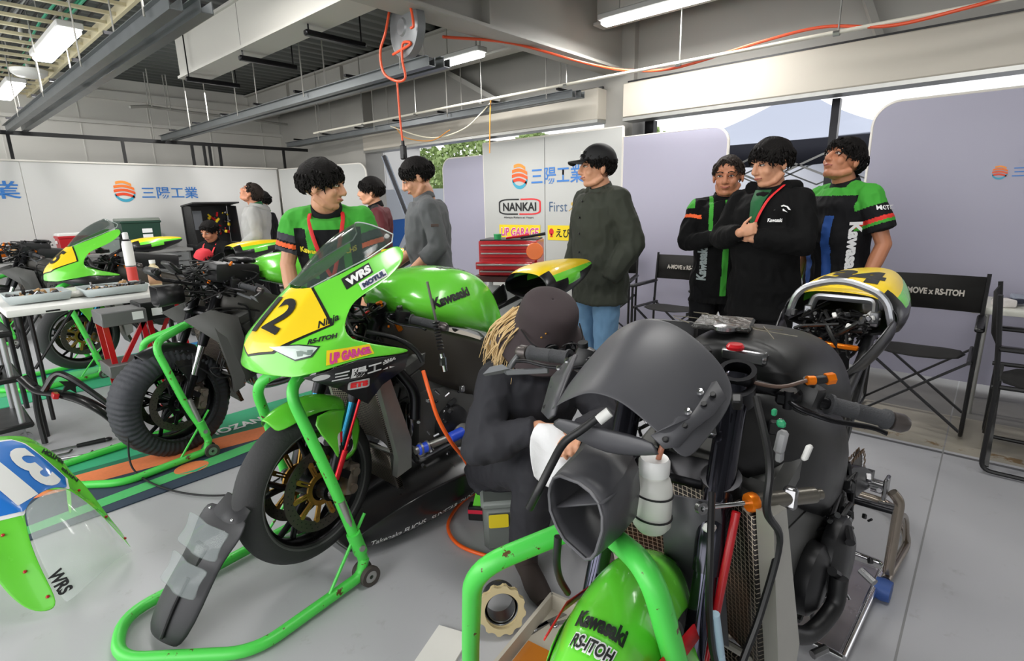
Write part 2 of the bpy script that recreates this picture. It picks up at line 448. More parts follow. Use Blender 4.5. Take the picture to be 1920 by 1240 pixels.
def beam(name, x0, x1, y0, y1, zb, zt, m=GREYB, web=0.05, fl=0.16, ribs=True):
    """I beam: flanges plus web; runs along the longer side"""
    mb = MB(); cx, cy = (x0 + x1) / 2, (y0 + y1) / 2; along_x = abs(x1 - x0) > abs(y1 - y0)
    L = abs(x1 - x0) if along_x else abs(y1 - y0); W = abs(y1 - y0) if along_x else abs(x1 - x0)
    sz = (lambda w, h: (L, w, h)) if along_x else (lambda w, h: (w, L, h))
    mb.box((cx, cy, zb + 0.012), sz(W, 0.024)); mb.box((cx, cy, zt - 0.012), sz(W, 0.024)); mb.box((cx, cy, (zb + zt) / 2), sz(web, zt - zb - 0.048))
    for i in range(int(L / 1.6) if ribs else 0):
        p = -L / 2 + 0.8 + i * 1.6
        c = (cx + p, cy, (zb + zt) / 2) if along_x else (cx, cy + p, (zb + zt) / 2)
        mb.box(c, (0.012, W * 0.9, zt - zb) if along_x else (W * 0.9, 0.012, zt - zb))
    return struct(name, mb, m)
beam('trim_1', -4, 5.3, 3.0, 3.24, 2.66, 3.36)
beam('trim_2', 2.15, 2.40, -4, 6.35, 2.68, 3.06, m=M('pale_grey_beam', (186, 184, 178), 0.5), web=.2, ribs=False)
beam('trim_3', 4.55, 4.72, -4, 3.0, 2.95, 3.36)
beam('trim_4', 4.55, 4.72, 3.24, 10.4, 2.95, 3.36)
# shutter boxes over the two openings
mb = MB().box((5.13, -0.75, 2.36), (0.24, 7.4, 0.32), bev=0.01); struct('trim_6', mb, SHUT)
mb = MB().box((5.16, 5.42, 2.385), (0.2, 4.3, 0.31), bev=0.01); struct('trim_7', mb, SHUT)
mb = MB().box((5.12, -0.75, 2.545), (0.03, 7.4, 0.02)).box((5.16, 5.42, 2.55), (0.03, 4.3, 0.02)); struct('trim_8', mb, BLACKP)
mb = MB().box((5.12, -0.75, 2.185), (0.2, 7.4, 0.03)).box((5.16, 5.42, 2.215), (0.2, 4.3, 0.03)); struct('trim_9', mb, ALU)
# door posts (dark) in the openings
mb = MB().box((5.5, 1.16, 1.1), (0.07, 0.06, 2.2)); struct('trim_10', mb, DARKM)
mb = MB().box((5.45, 2.86, 1.1), (0.08, 0.10, 2.2)).box((5.45, 5.15, 1.1), (0.08, 0.07, 2.2)); struct('trim_11', mb, DARKM)
# angle braces near the ceiling
def brace(name, label, a, b):
    obj(name, MB().bar(a, b, 0.05, 0.05), GREYB, kind='structure')
obj('trim_12', MB().bar((5.1, 1.15, 3.3), (5.24, 0.86, 2.55), 0.05, 0.05), GREYB, kind='structure')
obj('trim_13', MB().bar((5.2, 4.75, 2.6), (5.2, 5.9, 3.2), 0.06, 0.06), M('pale_grey_beam'), kind='structure')

# ------------------------------------------------------------------ hanging cable trays (channels with rods)
def tray(x, y0, y1, label, z=2.4, pair=True):
    t = thing('hanging_cable_tray', label, 'cable tray', (x, y0, z), 0, 'steel trays hung under the ceiling')
    L = y1 - y0
    for nm, dx, dz in (('channel', 0.0, 0.0), ('channel', 0.15, 0.015)) if pair else (('channel', 0, 0),):
        mb = MB()
        mb.box((dx, L / 2, dz), (0.06, L, 0.006)); mb.box((dx - 0.03, L / 2, dz + 0.03), (0.005, L, 0.065)); mb.box((dx + 0.03, L / 2, dz + 0.03), (0.005, L, 0.065)); mb.box((dx - 0.045, L / 2, dz + 0.064), (0.03, L, 0.005))
        obj(nm, mb, GREYT, t)
    for i in range(int(L / 0.9) + 1): obj('bracket', MB().box((0.075, 0.15 + i * 0.9, 0.09), (0.30, 0.03, 0.02)), DARKM, t)
    for i in range(int(L / 1.5) + 1):
        for dx in (-0.06, 0.18): obj('hanging_rod', MB().cyl((dx, 0.3 + i * 1.5, 0.02), (dx, 0.3 + i * 1.5, 0.96), 0.006, seg=6), GREYB, t)
    return t
tray(4.68, 3.30, 9.2, 'dark grey twin-channel tray hanging in front of the shutter box')
tb = tray(2.86, 3.3, 9.4, 'long dark twin-channel tray hanging above the grey coverall man')
ta = tray(1.16, 3.3, 9.4, 'shiny twin-channel tray at upper left beside the cable ladder')
# white conduit along the shutter with its hangers
t = thing('conduit_pipe', 'long white conduit pipe running along the shutter wall under the ceiling', 'pipe', (4.55, -2, 2.49))
obj('pipe', MB().cyl((0, 0, 0), (0, 10.1, 0.02), 0.014, seg=10), M('cream_conduit', (222, 218, 204), 0.35), t)
for i in range(9): obj('hanger', MB().cyl((0, 0.7 + i * 1.15, 0.01), (0, 0.7 + i * 1.15, 0.88), 0.006, seg=6).cyl((0, 0.69 + i * 1.15, 0), (0, 0.73 + i * 1.15, 0), 0.02, seg=8), ALU, t)
# air hose laid above the conduit, from the reel
HOSE = M('orange_air_hose', (226, 84, 44), 0.45)
hp = [(2.98, 3.3, 2.62), (3.6, 3.15, 2.66), (4.3, 2.9, 2.58), (4.6, 2.66, 2.53), (4.58, 2.2, 2.47), (4.54, 1.5, 2.53), (4.56, 1.1, 2.55), (4.54, 0.7, 2.47), (4.5, 0.3, 2.48), (4.56, -0.2, 2.54), (4.56, -1.5, 2.52)]
obj('air_hose', MB().tube(hp, 0.011, 8, smooth=8), HOSE, label='orange air hose running from the ceiling reel along the white conduit', cat='hose')
# ceiling reel with loops and plug
t = thing('hose_reel', 'grey round hose reel with orange loops hanging from the ceiling beam', 'reel', (2.60, 3.24, 2.56))
ax = V((0.35, -0.9, 0.0)).normalized()
mb = MB().lathe([(0.02, -0.05), (0.05, -0.052), (0.06, -0.04), (0.17, -0.038), (0.19, -0.03), (0.19, 0.03), (0.17, 0.04), (0.02, 0.045)], (0, 0, 0.03), (0.99, -0.14, 0), 40)
obj('drum', mb, M('reel_grey', (128, 130, 132), 0.35, 0.3), t)
mb = MB().box((0, 0, 0.24), (0.05, 0.12, 0.10), bev=0.01).cyl((0, 0, 0.25), (0, 0, 0.38), 0.02); obj('mount', mb, BLACKP, t)
lp = [(-0.05, 0.10, 0.2), (-0.08, 0.14, 0.02), (-0.1, 0.19, -0.1), (-0.1, 0.17, -0.24), (-0.08, 0.06, -0.31), (-0.06, -0.02, -0.3), (-0.06, 0.0, -0.18), (-0.06, -0.02, -0.08), (-0.06, -0.1, -0.1), (-0.06, 0.1, -0.13)]
mb = MB().tube(lp, 0.009, 8, smooth=8); mb.tube([(-0.07, 0.0, 0.2), (-0.08, -0.13, 0.14), (-0.09, -0.18, 0.0), (-0.09, -0.15, -0.02)], 0.009, 8, smooth=8)
mb.tube([(-0.07, 0.06, -0.31), (-0.07, 0.055, -0.55), (-0.07, 0.04, -0.74)], 0.007, 8, smooth=5)
obj('hose_loop', mb, HOSE, t)
mb = MB().box((-0.07, 0.04, -0.79), (0.035, 0.05, 0.1), bev=0.008).cyl((-0.07, 0.04, -0.74), (-0.07, 0.04, -0.71), 0.012); obj('plug', mb, BLACKP, t)
# loose white / orange cords draped on tray
mb = MB().tube([(4.66, 4.4, 2.5), (4.62, 4.55, 2.38), (4.62, 4.8, 2.26), (4.62, 5.2, 2.2), (4.6, 5.6, 2.24), (4.6, 6.2, 2.42)], 0.008, 8, smooth=8)
obj('extension_cord', mb, M('cream_cord', (226, 220, 196), 0.5), label='cream cord drooping from the tray in front of the shutter', cat='cord')
mb = MB().tube([(4.6, 4.36, 2.5), (4.6, 4.38, 2.3), (4.6, 4.4, 1.95)], 0.007, 8, smooth=4)
obj('extension_cord', mb, M('amber_cord', (222, 150, 60), 0.5), label='amber cord hanging straight down beside the shutter opening', cat='cord')
mb = MB().tube([(4.6, 5.05, 2.26), (4.6, 5.4, 2.17), (4.6, 5.9, 2.25), (4.6, 6.1, 2.4)], 0.006, 8, smooth=6)
obj('extension_cord', mb, M('amber_cord'), label='thin amber cord drooping under the cream cord', cat='cord')
# ------------------------------------------------------------------ ceiling lights
LED = M('led_diffuser', (255, 255, 252), 0.4, emit=9.0)
def led(loc, L, label, along='y', w=0.11, power=26):
    t = thing('ceiling_light', label, 'light', loc, 0, 'LED battens under the ceiling')
    s = (w, L, 0.05) if along == 'y' else (L, w, 0.05)
    obj('housing', MB().box((0, 0, 0.045), tuple(x * (1.15 if i == (0 if along == 'y' else 1) else 1.0) for i, x in enumerate(s)), bev=0.008), M('lamp_housing', (206, 206, 204), 0.4), t)
    obj('diffuser', MB().box((0, 0, 0), tuple(x * 0.96 for x in s[:2]) + (0.045,), bev=0.015), LED, t)
    obj('hanging_rod', MB().cyl((0, L * 0.35 if along == 'y' else 0, 0.06), (0, L * 0.35 if along == 'y' else 0, 0.5), 0.008, seg=6).cyl((0, -L * 0.35 if along == 'y' else 0, 0.06), (0, -L * 0.35 if along == 'y' else 0, 0.5), 0.008, seg=6), GREYB, t)
    return t
led((1.24, 6.5, 2.84), 1.3, 'bright LED batten hanging below the yellow cable ladder', w=0.16)
led((1.22, 9.2, 2.84), 1.2, 'LED batten at the left edge farther along the cable ladder', w=0.16)
led((4.22, 4.4, 2.86), 0.62, 'short LED batten in the middle beside the hose reel', w=0.12)
led((4.36, 2.2, 2.88), 1.2, 'LED batten at upper right above the dark jacket man', w=0.1)
led((1.3, 0.5, 3.0), 1.3, 'LED batten above the camera', w=0.16)
led((3.0, 0.0, 3.0), 1.3, 'LED batten above the right-hand motorcycle', w=0.16)
led((1.3, 3.6, 3.0), 1.3, 'LED batten above the centre motorcycle', w=0.16)
for p, s, e in (((1.2, 7, 2.78), (0.2, 1.4), 40), ((4.2, 4.4, 2.8), (0.2, 0.8), 20), ((4.36, 2.2, 2.82), (0.2, 1.2), 30), ((1.3, 0.5, 2.9), (0.3, 1.3), 14), ((3.0, 0.0, 2.9), (0.3, 1.3), 7), ((1.3, 3.6, 2.9), (0.3, 1.3), 40), ((3, 7.5, 2.9), (0.3, 1.3), 40)):  # the last one is added fill, no batten is built there
    area_lamp('batten_and_fill_light', p, (0, 0, 0), s[0], s[1], e, (1, 0.98, 0.95))
# cable ladder with blue and yellow cables
t = thing('cable_ladder', 'cream cable ladder carrying blue, green and black cables under the ceiling', 'cable ladder', (1.2, 2, 3.02))
CRL = M('cream_ladder', (214, 204, 170), 0.5)
for sx in (-0.42, 0.36): obj('rail', MB().box((sx, 4.2, 0), (0.03, 8.4, 0.09)), CRL, t)
for i in range(28): obj('rung', MB().box((-0.03, 0.15 + i * 0.3, -0.02), (0.78, 0.035, 0.025)), CRL, t)
CB = {'blue': (60, 140, 200), 'green': (80, 190, 150), 'black': (28, 28, 30), 'grey': (150, 150, 150)}
rnd = random.Random(3)
for cn, n in (('black', 15), ('blue', 4), ('green', 3), ('grey', 4)):
    mb = MB()
    for i in range(n):
        x = rnd.uniform(-0.38, 0.3) if cn != 'blue' else rnd.uniform(-0.39, -0.3)
        pts = [(x + rnd.uniform(-.03, .03), 8.4 * j / 9, 0.03 + rnd.uniform(0, 0.03)) for j in range(10)]
        mb.tube(pts, 0.011 if cn != 'blue' else 0.02, 6, smooth=3)
    obj('cable', mb, M(cn + '_cable', CB[cn], 0.5), t, label=cn + ' cables')
# round white ceiling fitting
mb = MB().lathe([(0.0, 0.0), (0.12, 0.0), (0.16, 0.03), (0.17, 0.07), (0.0, 0.07)], (1.3, 8.3, 2.88)); mb.cyl((1.3, 8.3, 2.95), (1.3, 8.3, 3.38), 0.02)
obj('ceiling_speaker', mb, WHITE, label='round white disc fitting hanging below the cable ladder', cat='ceiling fitting')
# junction boxes hanging on short pipes by the left wall
t = thing('conduit_pipe', 'thin bent grey conduit hanging on two rods by the white left wall', 'pipe', (2.8, 9.6, 2.75))
mb = MB().tube(fillet([(-0.35, -0.4, 0.05), (-0.1, -0.3, 0.1), (0.1, -0.1, 0.12), (2.2, 0.2, 0.1)], 0.05), 0.02, 8); mb.cyl((-0.05, -0.3, 0.1), (-0.05, -0.3, 0.6), 0.008, seg=6); mb.cyl((0.25, -0.1, 0.1), (0.25, -0.1, 0.6), 0.008, seg=6)
obj('pipe', mb, GREYB, t)
for i, (x, y) in enumerate(((2.05, 6.0), (2.1, 4.9), (2.15, 3.9))):
    mb = MB().box((x + 0.3, y, 2.62), (0.5, 0.05, 0.04), bev=0.008); mb.cyl((x + 0.08, y, 2.62), (x + 0.08, y, 3.3), 0.006, seg=6); mb.cyl((x + 0.52, y, 2.62), (x + 0.52, y, 3.3), 0.006, seg=6)
    obj('hanger_bar', mb, DARKM, label=('black hanger bar below the pale beam, %s' % ('farthest from the hose reel', 'middle of the three', 'nearest to the hose reel')[i]), cat='bracket', group='black hanger bars')

# ------------------------------------------------------------------ black rail over the left panels
t = thing('panel_frame', 'black steel frame rail standing above the white panels on the left', 'frame', (0, 9.45, 0))
mb = MB().box((1.2, 0, 2.39), (9.2, 0.04, 0.05)); obj('rail', mb, BLACKP, t)
for x in (-2.2, -0.6, 1.14, 2.35, 3.25, 3.42, 3.5, 3.65, 4.7, 5.6): obj('post', MB().box((x, 0, 1.2), (0.035, 0.035, 2.38)), BLACKP, t)

# ------------------------------------------------------------------ team panels
PANW = M('panel_white_gloss', (214, 214, 212), 0.22, coat=0.3)
PANG = M('panel_grey_white', (186, 187, 184), 0.35)
PANL = M('panel_lavender', (164, 162, 180), 0.4)
FRM = M('panel_edge', (226, 222, 214), 0.5)
BLUET = M('logo_blue', (58, 124, 200), 0.5)
def sun_logo(parent, quad, tg=None):
    L = []
    for i, c in enumerate(((226, 70, 36), (232, 92, 40), (238, 120, 44), (243, 150, 60))):
        y0 = 0.2 + i * 0.19
        pts = []
        for k in range(9):
            a = k / 8; x = 0.5 + (a - 0.5) * 2 * math.sqrt(max(0.02, 0.25 - (y0 + 0.07 - 0.5) ** 2)) * 0.95
            pts.append((x, y0 + 0.10 * math.sin(PI * a) + 0.10 * (0.5 - a)))
        top = [(x, y + 0.13) for x, y in pts]
        decal('logo', parent, quad, M('logo_orange_%d' % i, c, 0.5), shape=[pts + top[::-1]], target=tg)
    arc = [(0.5 + 0.5 * math.cos(a), 0.5 + 0.52 * math.sin(a)) for a in [math.radians(200 + i * 14) for i in range(11)]]
    arc2 = [(0.5 + 0.46 * math.cos(a), 0.56 + 0.44 * math.sin(a)) for a in [math.radians(200 + i * 14) for i in range(11)]]
    decal('logo', parent, quad, M('logo_teal', (60, 160, 190), 0.5), shape=[arc + arc2[::-1]], target=tg)
# long gloss white panels along the left (plane Y=9.35)
def panelx(x0, x1, label):
    t = thing('partition_panel', label, 'panel', (x0, 9.35, 0), 0, 'white partition panels along the left')
    obj('board', MB().box(((x1 - x0) / 2, 0.02, 1.04), (x1 - x0 - 0.006, 0.03, 2.0), bev=0.004), PANW, t)
    obj('edge_strip', MB().box(((x1 - x0) / 2, 0.0, 2.05), (x1 - x0, 0.04, 0.02)), FRM, t)
    return t
p = panelx(-0.9, 1.18, 'glossy white panel at the far left edge with the end of a blue company name')
decal('lettering', p, [(0.65, 0, 1.58), (2.03, 0, 1.58), (2.03, 0, 1.80), (0.65, 0, 1.80)], BLUET, text='三陽工業', bold=0.012)
p = panelx(1.18, 4.5, 'glossy white panel with orange sun logo and blue company name')
sun_logo(p, [(0.93, 0, 1.53), (1.2, 0, 1.53), (1.2, 0, 1.82), (0.93, 0, 1.82)])
decal('lettering', p, [(1.27, 0, 1.57), (2.02, 0, 1.57), (2.02, 0, 1.74), (1.27, 0, 1.74)], BLUET, text='三陽工業', bold=0.012)
# corner panel turning towards the opening
def panel_between(a, b, z0, z1, label, mat, rc=0.0, rside=1, th=0.03, group='partition panels by the openings'):
    a, b = V((a[0], a[1], 0)), V((b[0], b[1], 0)); L = (b - a).length; ang = math.atan2(b.y - a.y, b.x - a.x)
    t = thing('partition_panel', label, 'panel', a, ang, group)
    r = rc if rc else 0.004
    pts = rrect2(0, z0, L, z1, r, 8)
    if rc:  # only the top corner(s) asked for are round
        pts = []
        def arc(cx, cz, a0):
            for k in range(9): aa = math.radians(a0 + 90 * k / 8); pts.append((cx + rc * math.cos(aa), cz + rc * math.sin(aa)))
        if rside in (1, 2): arc(L - rc, z1 - rc, 0)
        else: pts.append((L, z1))
        if rside in (-1, 2): arc(rc, z1 - rc, 90)
        else: pts.append((0, z1))
        pts += [(0, z0), (L, z0)]
    obj('board', MB().prism([(x, -th / 2, z) for x, z in pts], (0, th, 0)), mat, t)
    top = [q for q in pts if q[1] > z0 + 0.01] ; 
    ring = [(x, 0, z) for x, z in ([(L, z0)] + top + [(0, z0)])]
    obj('edge_strip', MB().tube(ring, 0.017, 6), FRM, t)
    return t
panel_between((4.52, 9.3), (4.9, 7.3), 0.02, 2.03, 'grey-white corner panel with rounded end behind the green-shirt man', PANG, 0.15, 1)
panel_between((5.1, 5.76), (5.1, 4.96), 0.02, 1.99, 'lavender panel with rounded corner behind the grey coverall man', PANL, 0.15, -1)
P3 = panel_between((5.06, 4.94), (5.06, 2.96), 0.04, 2.12, 'large grey-white sponsor board behind the man in black cap', PANG)
P2 = panel_between((5.05, 2.94), (5.05, 1.89), 0.03, 2.02, 'lavender panel with rounded corner to the right of the sponsor board', PANL, 0.14, 1)
P1 = panel_between((5.04, 0.80), (5.04, -1.9), 0.04, 2.06, 'large lavender panel at far right with small sun logo', PANL, 0.16, -1)
# seam of sponsor board
obj('seam', MB().box((0.98, -0.017, 1.08), (0.006, 0.004, 2.06)), M('seam_grey', (130, 130, 128), 0.6), P3)
fy = -0.0165
def P3q(y_left, y_right, z0, z1): return [(4.94 - y_left, fy, z0), (4.94 - y_right, fy, z0), (4.94 - y_right, fy, z1), (4.94 - y_left, fy, z1)]
sun_logo(P3, P3q(4.47, 4.21, 1.56, 1.85))
decal('lettering', P3, P3q(4.16, 3.42, 1.60, 1.79), BLUET, text='三陽工業', bold=0.012)
# tyre-shop logo: rounded outline half black half red
def outline_quad(parent, quad, mat_l, mat_r, th=0.07):
    o = rrect2(0, 0, 1, 1, 0.22, 5); i = rrect2(th * 0.5, th * 1.2, 1 - th * 0.5, 1 - th * 1.2, 0.18, 5); n = len(o)
    L = []; R = []
    for k in range(n):
        q = [o[k], o[(k + 1) % n], i[(k + 1) % n], i[k]]
        cx = sum(p[0] for p in q) / 4
        a, b = o[k], o[(k + 1) % n]
        if abs(a[0] - b[0]) > 0.3:
            for s, t, D in ((0, .44, L if a[0] < 0.5 else R), (.5, 1, R if a[0] < 0.5 else L)):
                D.append([(a[0] + (b[0] - a[0]) * s, a[1]), (a[0] + (b[0] - a[0]) * t, a[1]), (i[k][0] + (i[(k + 1) % n][0] - i[k][0]) * t, i[k][1]), (i[k][0] + (i[(k + 1) % n][0] - i[k][0]) * s, i[k][1])])
        else: (L if cx < 0.5 else R).append(q)
    decal('logo', parent, quad, mat_l, shape=L); decal('logo', parent, quad, mat_r, shape=R)
outline_quad(P3, P3q(4.69, 4.02, 1.255, 1.445), BLACKT, REDP)
decal('lettering', P3, P3q(4.62, 4.09, 1.30, 1.40), BLACKT, text='NANKAI', bold=0.03)
decal('lettering', P3, P3q(4.61, 4.13, 1.205, 1.235), BLACKT, text='Always Riders at Heart', bold=0.01)
decal('lettering', P3, P3q(3.895, 3.64, 1.29, 1.40), M('navy_print', (70, 96, 130)), text='First', bold=-0.005)
decal('logo', P3, P3q(3.62, 3.5, 1.29, 1.40), M('gold_print', (190, 160, 80)), shape=[circle2(0.4, 0.75, 0.16, 0.18, 12), [(0, .1), (.5, .5), (1, .2), (1, .1), (.5, .35), (0, 0)]])
decal('sticker', P3, P3q(4.69, 4.03, 0.965, 1.135), M('sign_yellow', (240, 212, 24), 0.45), shape=[[(0, 0), (1, 0), (1, 1), (0, 1)]])
decal('lettering', P3, P3q(4.665, 4.05, 0.995, 1.105), WHITET, text='UP GARAGE', bold=0.055, shear=0.15, lift=0.003)
decal('lettering', P3, P3q(4.66, 4.055, 0.998, 1.1), M('magenta_print', (214, 60, 140)), text='UP GARAGE', bold=0.02, shear=0.15, lift=0.0045)
decal('sticker', P3, P3q(3.92, 3.3, 0.965, 1.135), M('sign_yellow'), shape=[[(0, 0), (1, 0), (1, 1), (0, 1)]])
decal('lettering', P3, P3q(3.90, 3.83, 1.0, 1.10), REDP, shape=[circle2(.5, .6, .5, .4, 10), [(.2, 0), (.8, 0), (.5, .5)]], lift=0.003)
decal('lettering', P3, P3q(3.80, 3.4, 1.0, 1.10), BLACKT, text='えびすや', bold=0.02, lift=0.003)
# small logo on the right-hand lavender board (local x = 0.80 - Y)
def P1q(yl, yr, z0, z1): return [(0.80 - yl, fy, z0), (0.80 - yr, fy, z0), (0.80 - yr, fy, z1), (0.80 - yl, fy, z1)]
sun_logo(P1, P1q(0.075, -0.01, 1.485, 1.575))
decal('lettering', P1, P1q(-0.03, -0.34, 1.495, 1.565), BLUET, text='三陽工業', bold=0.01)
decal('lettering', P1, P1q(-0.05, -0.3, 1.585, 1.61), M('pale_print', (160, 160, 176)), text='SANYO KOGYO', bold=0.01)
# ------------------------------------------------------------------ outside: tent, trees, distant vehicles, sky-lit ground
t = thing('canopy_tent', 'large pale blue-white canopy tent with dark valance outside the opening', 'tent', (9.5, 2.5, 0))
hx, hy, ze, zp = 1.5, 1.8, 2.1, 2.98
def tent_rows():
    rows = []
    n = 12
    for j in range(n + 1):
        s = j / n
        r = []
        for k in range(32):
            a = 2 * PI * k / 32; c, si = math.cos(a), math.sin(a)
            m = max(abs(c), abs(si)); x, y = c / m * hx * (1 - s), si / m * hy * (1 - s)
            sag = math.sin(PI * s) * 0.22
            r.append(V((x, y, ze + (zp - ze) * s ** 1.25 - sag * 0.3 + 0.05 * (1 - s) * (abs(c) / m) * (abs(si) / m))))
        rows.append(r)
    return rows
obj('canopy', MB().grid(tent_rows(), closed=True), M('tent_fabric_pale', (190, 197, 214), 0.8), t, solid=0.01)
mb = MB(); pts = [(-hx, -hy), (hx, -hy), (hx, hy), (-hx, hy)]
for i in (0, 2, 3):
    a, b = pts[i], pts[(i + 1) % 4]
    mb.grid([[V((a[0] + (b[0] - a[0]) * q / 8, a[1] + (b[1] - a[1]) * q / 8, ze + 0.02)) for q in range(9)], [V((a[0] + (b[0] - a[0]) * q / 8, a[1] + (b[1] - a[1]) * q / 8, ze - 0.30 + 0.02 * math.cos(q * 2))) for q in range(9)]])
obj('valance', mb, M('tent_valance_navy', (34, 36, 48), 0.8), t, solid=0.008)
for x, y in pts: obj('leg', MB().box((x * 0.98, y * 0.98, ze / 2), (0.05, 0.05, ze)), ALU, t)
mb = MB()
for i in range(4):
    a, b = pts[i], pts[(i + 1) % 4]
    for q in range(4):
        p0 = (a[0] + (b[0] - a[0]) * q / 4, a[1] + (b[1] - a[1]) * q / 4); p1 = (a[0] + (b[0] - a[0]) * (q + 1) / 4, a[1] + (b[1] - a[1]) * (q + 1) / 4)
        z0, z1 = (1.6, 2.0) if q % 2 else (2.0, 1.6)
        mb.bar((*p0, z0), (*p1, z1), 0.025, 0.025); mb.bar((*p0, z1), (*p1, z0), 0.025, 0.025)
obj('truss', mb, ALU, t)
# second distant pale tent
t = thing('canopy_tent', 'second pale tent farther off, low between the standing men', 'tent', (16.6, 1.6, 0))
obj('canopy', MB().lathe([(4.6, 2.3), (2.8, 2.5), (1.2, 2.8), (0.05, 3.1)], (0, 0, 0), seg=4), M('tent_fabric_pale'), t)
obj('skirt', MB().box((0, 0, 1.15), (5.0, 8.0, 2.3)), M('tent_side_white', (236, 238, 246), 0.8), t)
# trees (foliage of many small leaf clumps)
LEAF = M('tree_leaves', (160, 182, 120), 0.8, noise_s=3, noise_a=0.35)
BARK = M('tree_bark', (86, 74, 62), 0.9)
def tree(x, y, h, r, label, seed):
    rn = random.Random(seed)
    t = thing('tree', label, 'tree', (x, y, 0), 0, 'trees beyond the paddock')
    mb = MB().tube([(0, 0, 0), (0.1, 0, h * 0.4), (0, 0.1, h * 0.8)], (0.22, 0.08), 8); obj('trunk', mb, BARK, t)
    mb = MB()
    for i in range(2200):
        a = rn.uniform(0, 2 * PI); u = rn.uniform(-1, 1); rr = r * (0.75 + 0.3 * noise.noise(V((math.cos(a) * 2 + seed, math.sin(a) * 2, u * 2)))) * rn.uniform(0.7, 1.0)
        c = V((rr * math.cos(a) * math.sqrt(1 - u * u), rr * math.sin(a) * math.sqrt(1 - u * u), h * 0.62 + u * h * 0.38))
        d = V((rn.uniform(-1, 1), rn.uniform(-1, 1), rn.uniform(-1, 1))).normalized(); e = d.orthogonal().normalized(); s = rn.uniform(0.07, 0.17)
        f2 = d.cross(e)
        mb.add([c + e * s, c + f2 * s * 0.7, c - e * s, c - f2 * s * 0.7], [(0, 1, 2, 3)])
    obj('crown', mb, LEAF, t, sharp=0, norm=False)
for i, (x, y, h, r) in enumerate(((17, 17.6, 4.3, 1.9), (17, 13.9, 4.0, 1.7), (17.5, 21.6, 4.6, 1.9), (20, 11.2, 4.3, 2.2), (20, 26.5, 4.8, 2.6))):
    tree(x, y, h, r, ['bushy pale green tree seen above the grey coverall man', 'pale green tree above the sponsor board', 'green tree at the left of the narrow opening', 'green tree hidden partly behind the sponsor board', 'tree farthest left beyond the opening'][i], i + 2)
# blue flag panel and leaning grey gate seen in the gap beside the coverall man
t = thing('banner_board', 'blue and white banner board standing outside beside the leaning grey door', 'banner', (7.0, 8.55, 0), math.radians(-52))
obj('board', MB().box((0, 0, 0.85), (1.9, 0.03, 1.7)), M('banner_blue', (60, 120, 205), 0.6), t)
decal('stripe', t, [(-.95, -.02, .1), (.95, -.02, .1), (.95, -.02, 1.7), (-.95, -.02, 1.7)], M('banner_white', (224, 230, 240), 0.6), shape=[[(0.05, 0.62), (0.95, 0.72), (0.95, 1), (0.05, 1)], [(0.1, 0.05), (0.3, 0.0), (0.5, 0.5), (0.35, 0.6)]])
decal('stripe', t, [(-.95, -.02, .1), (.95, -.02, .1), (.95, -.02, 1.7), (-.95, -.02, 1.7)], REDP, shape=[circle2(0.45, 0.3, 0.16, 0.12, 16)], lift=0.003)
t = thing('sliding_door', 'tall grey shutter post leaning in the gap behind the maroon-jacket man', 'door post', (5.25, 7.3, 0))
obj('post', MB().bar((0, 0, 2.15), (0.3, -0.75, 0.02), 0.10, 0.05, bev=0.004), M('post_grey', (150, 160, 176), 0.5), t)
obj('edge', MB().bar((-0.04, -0.05, 2.15), (0.26, -0.80, 0.02), 0.03, 0.05), DARKM, t)
# ================================================================== motorcycle parts
# bike frame of reference: origin on the floor under the front axle, +x to the rear, +y to the rider's right, z up
GOLD = M('gold_carrier', (176, 134, 62), 0.35, 0.8)
DISC = M('brake_disc_steel', (92, 86, 80), 0.35, 0.85, noise_s=40)
FRAMEM = M('frame_dark_bronze', (62, 58, 52), 0.42, 0.35, noise_s=6, noise_a=0.1)
ENG = M('engine_castings', (98, 98, 96), 0.45, 0.6, noise_s=25)
ENGD = M('engine_dark_covers', (38, 38, 40), 0.4, 0.3, noise_s=20)
GRIPM = M('grip_rubber', (60, 61, 64), 0.7, bump=0.3, bump_s=300)
COREM = mesh_mat('radiator_guard_mesh', (176, 164, 148), (30, 26, 24), 1.0)
CARB = M('satin_black_fairing', (26, 26, 28), 0.3, coat=0.2)
WIREB = M('black_loom', (20, 20, 21), 0.45)
HOSEB = M('blue_silicone_hose', (50, 86, 220), 0.35)
def steerM(ang, px=0.2):
    return Matrix.Translation((px, 0, 0)) @ Matrix.Rotation(ang, 4, 'Z') @ Matrix.Translation((-px, 0, 0))
def P(nm, mb, mats, parent, S=None, **k):
    if S is not None: mb.xf(S)
    return obj(nm, mb, mats, parent, **k)
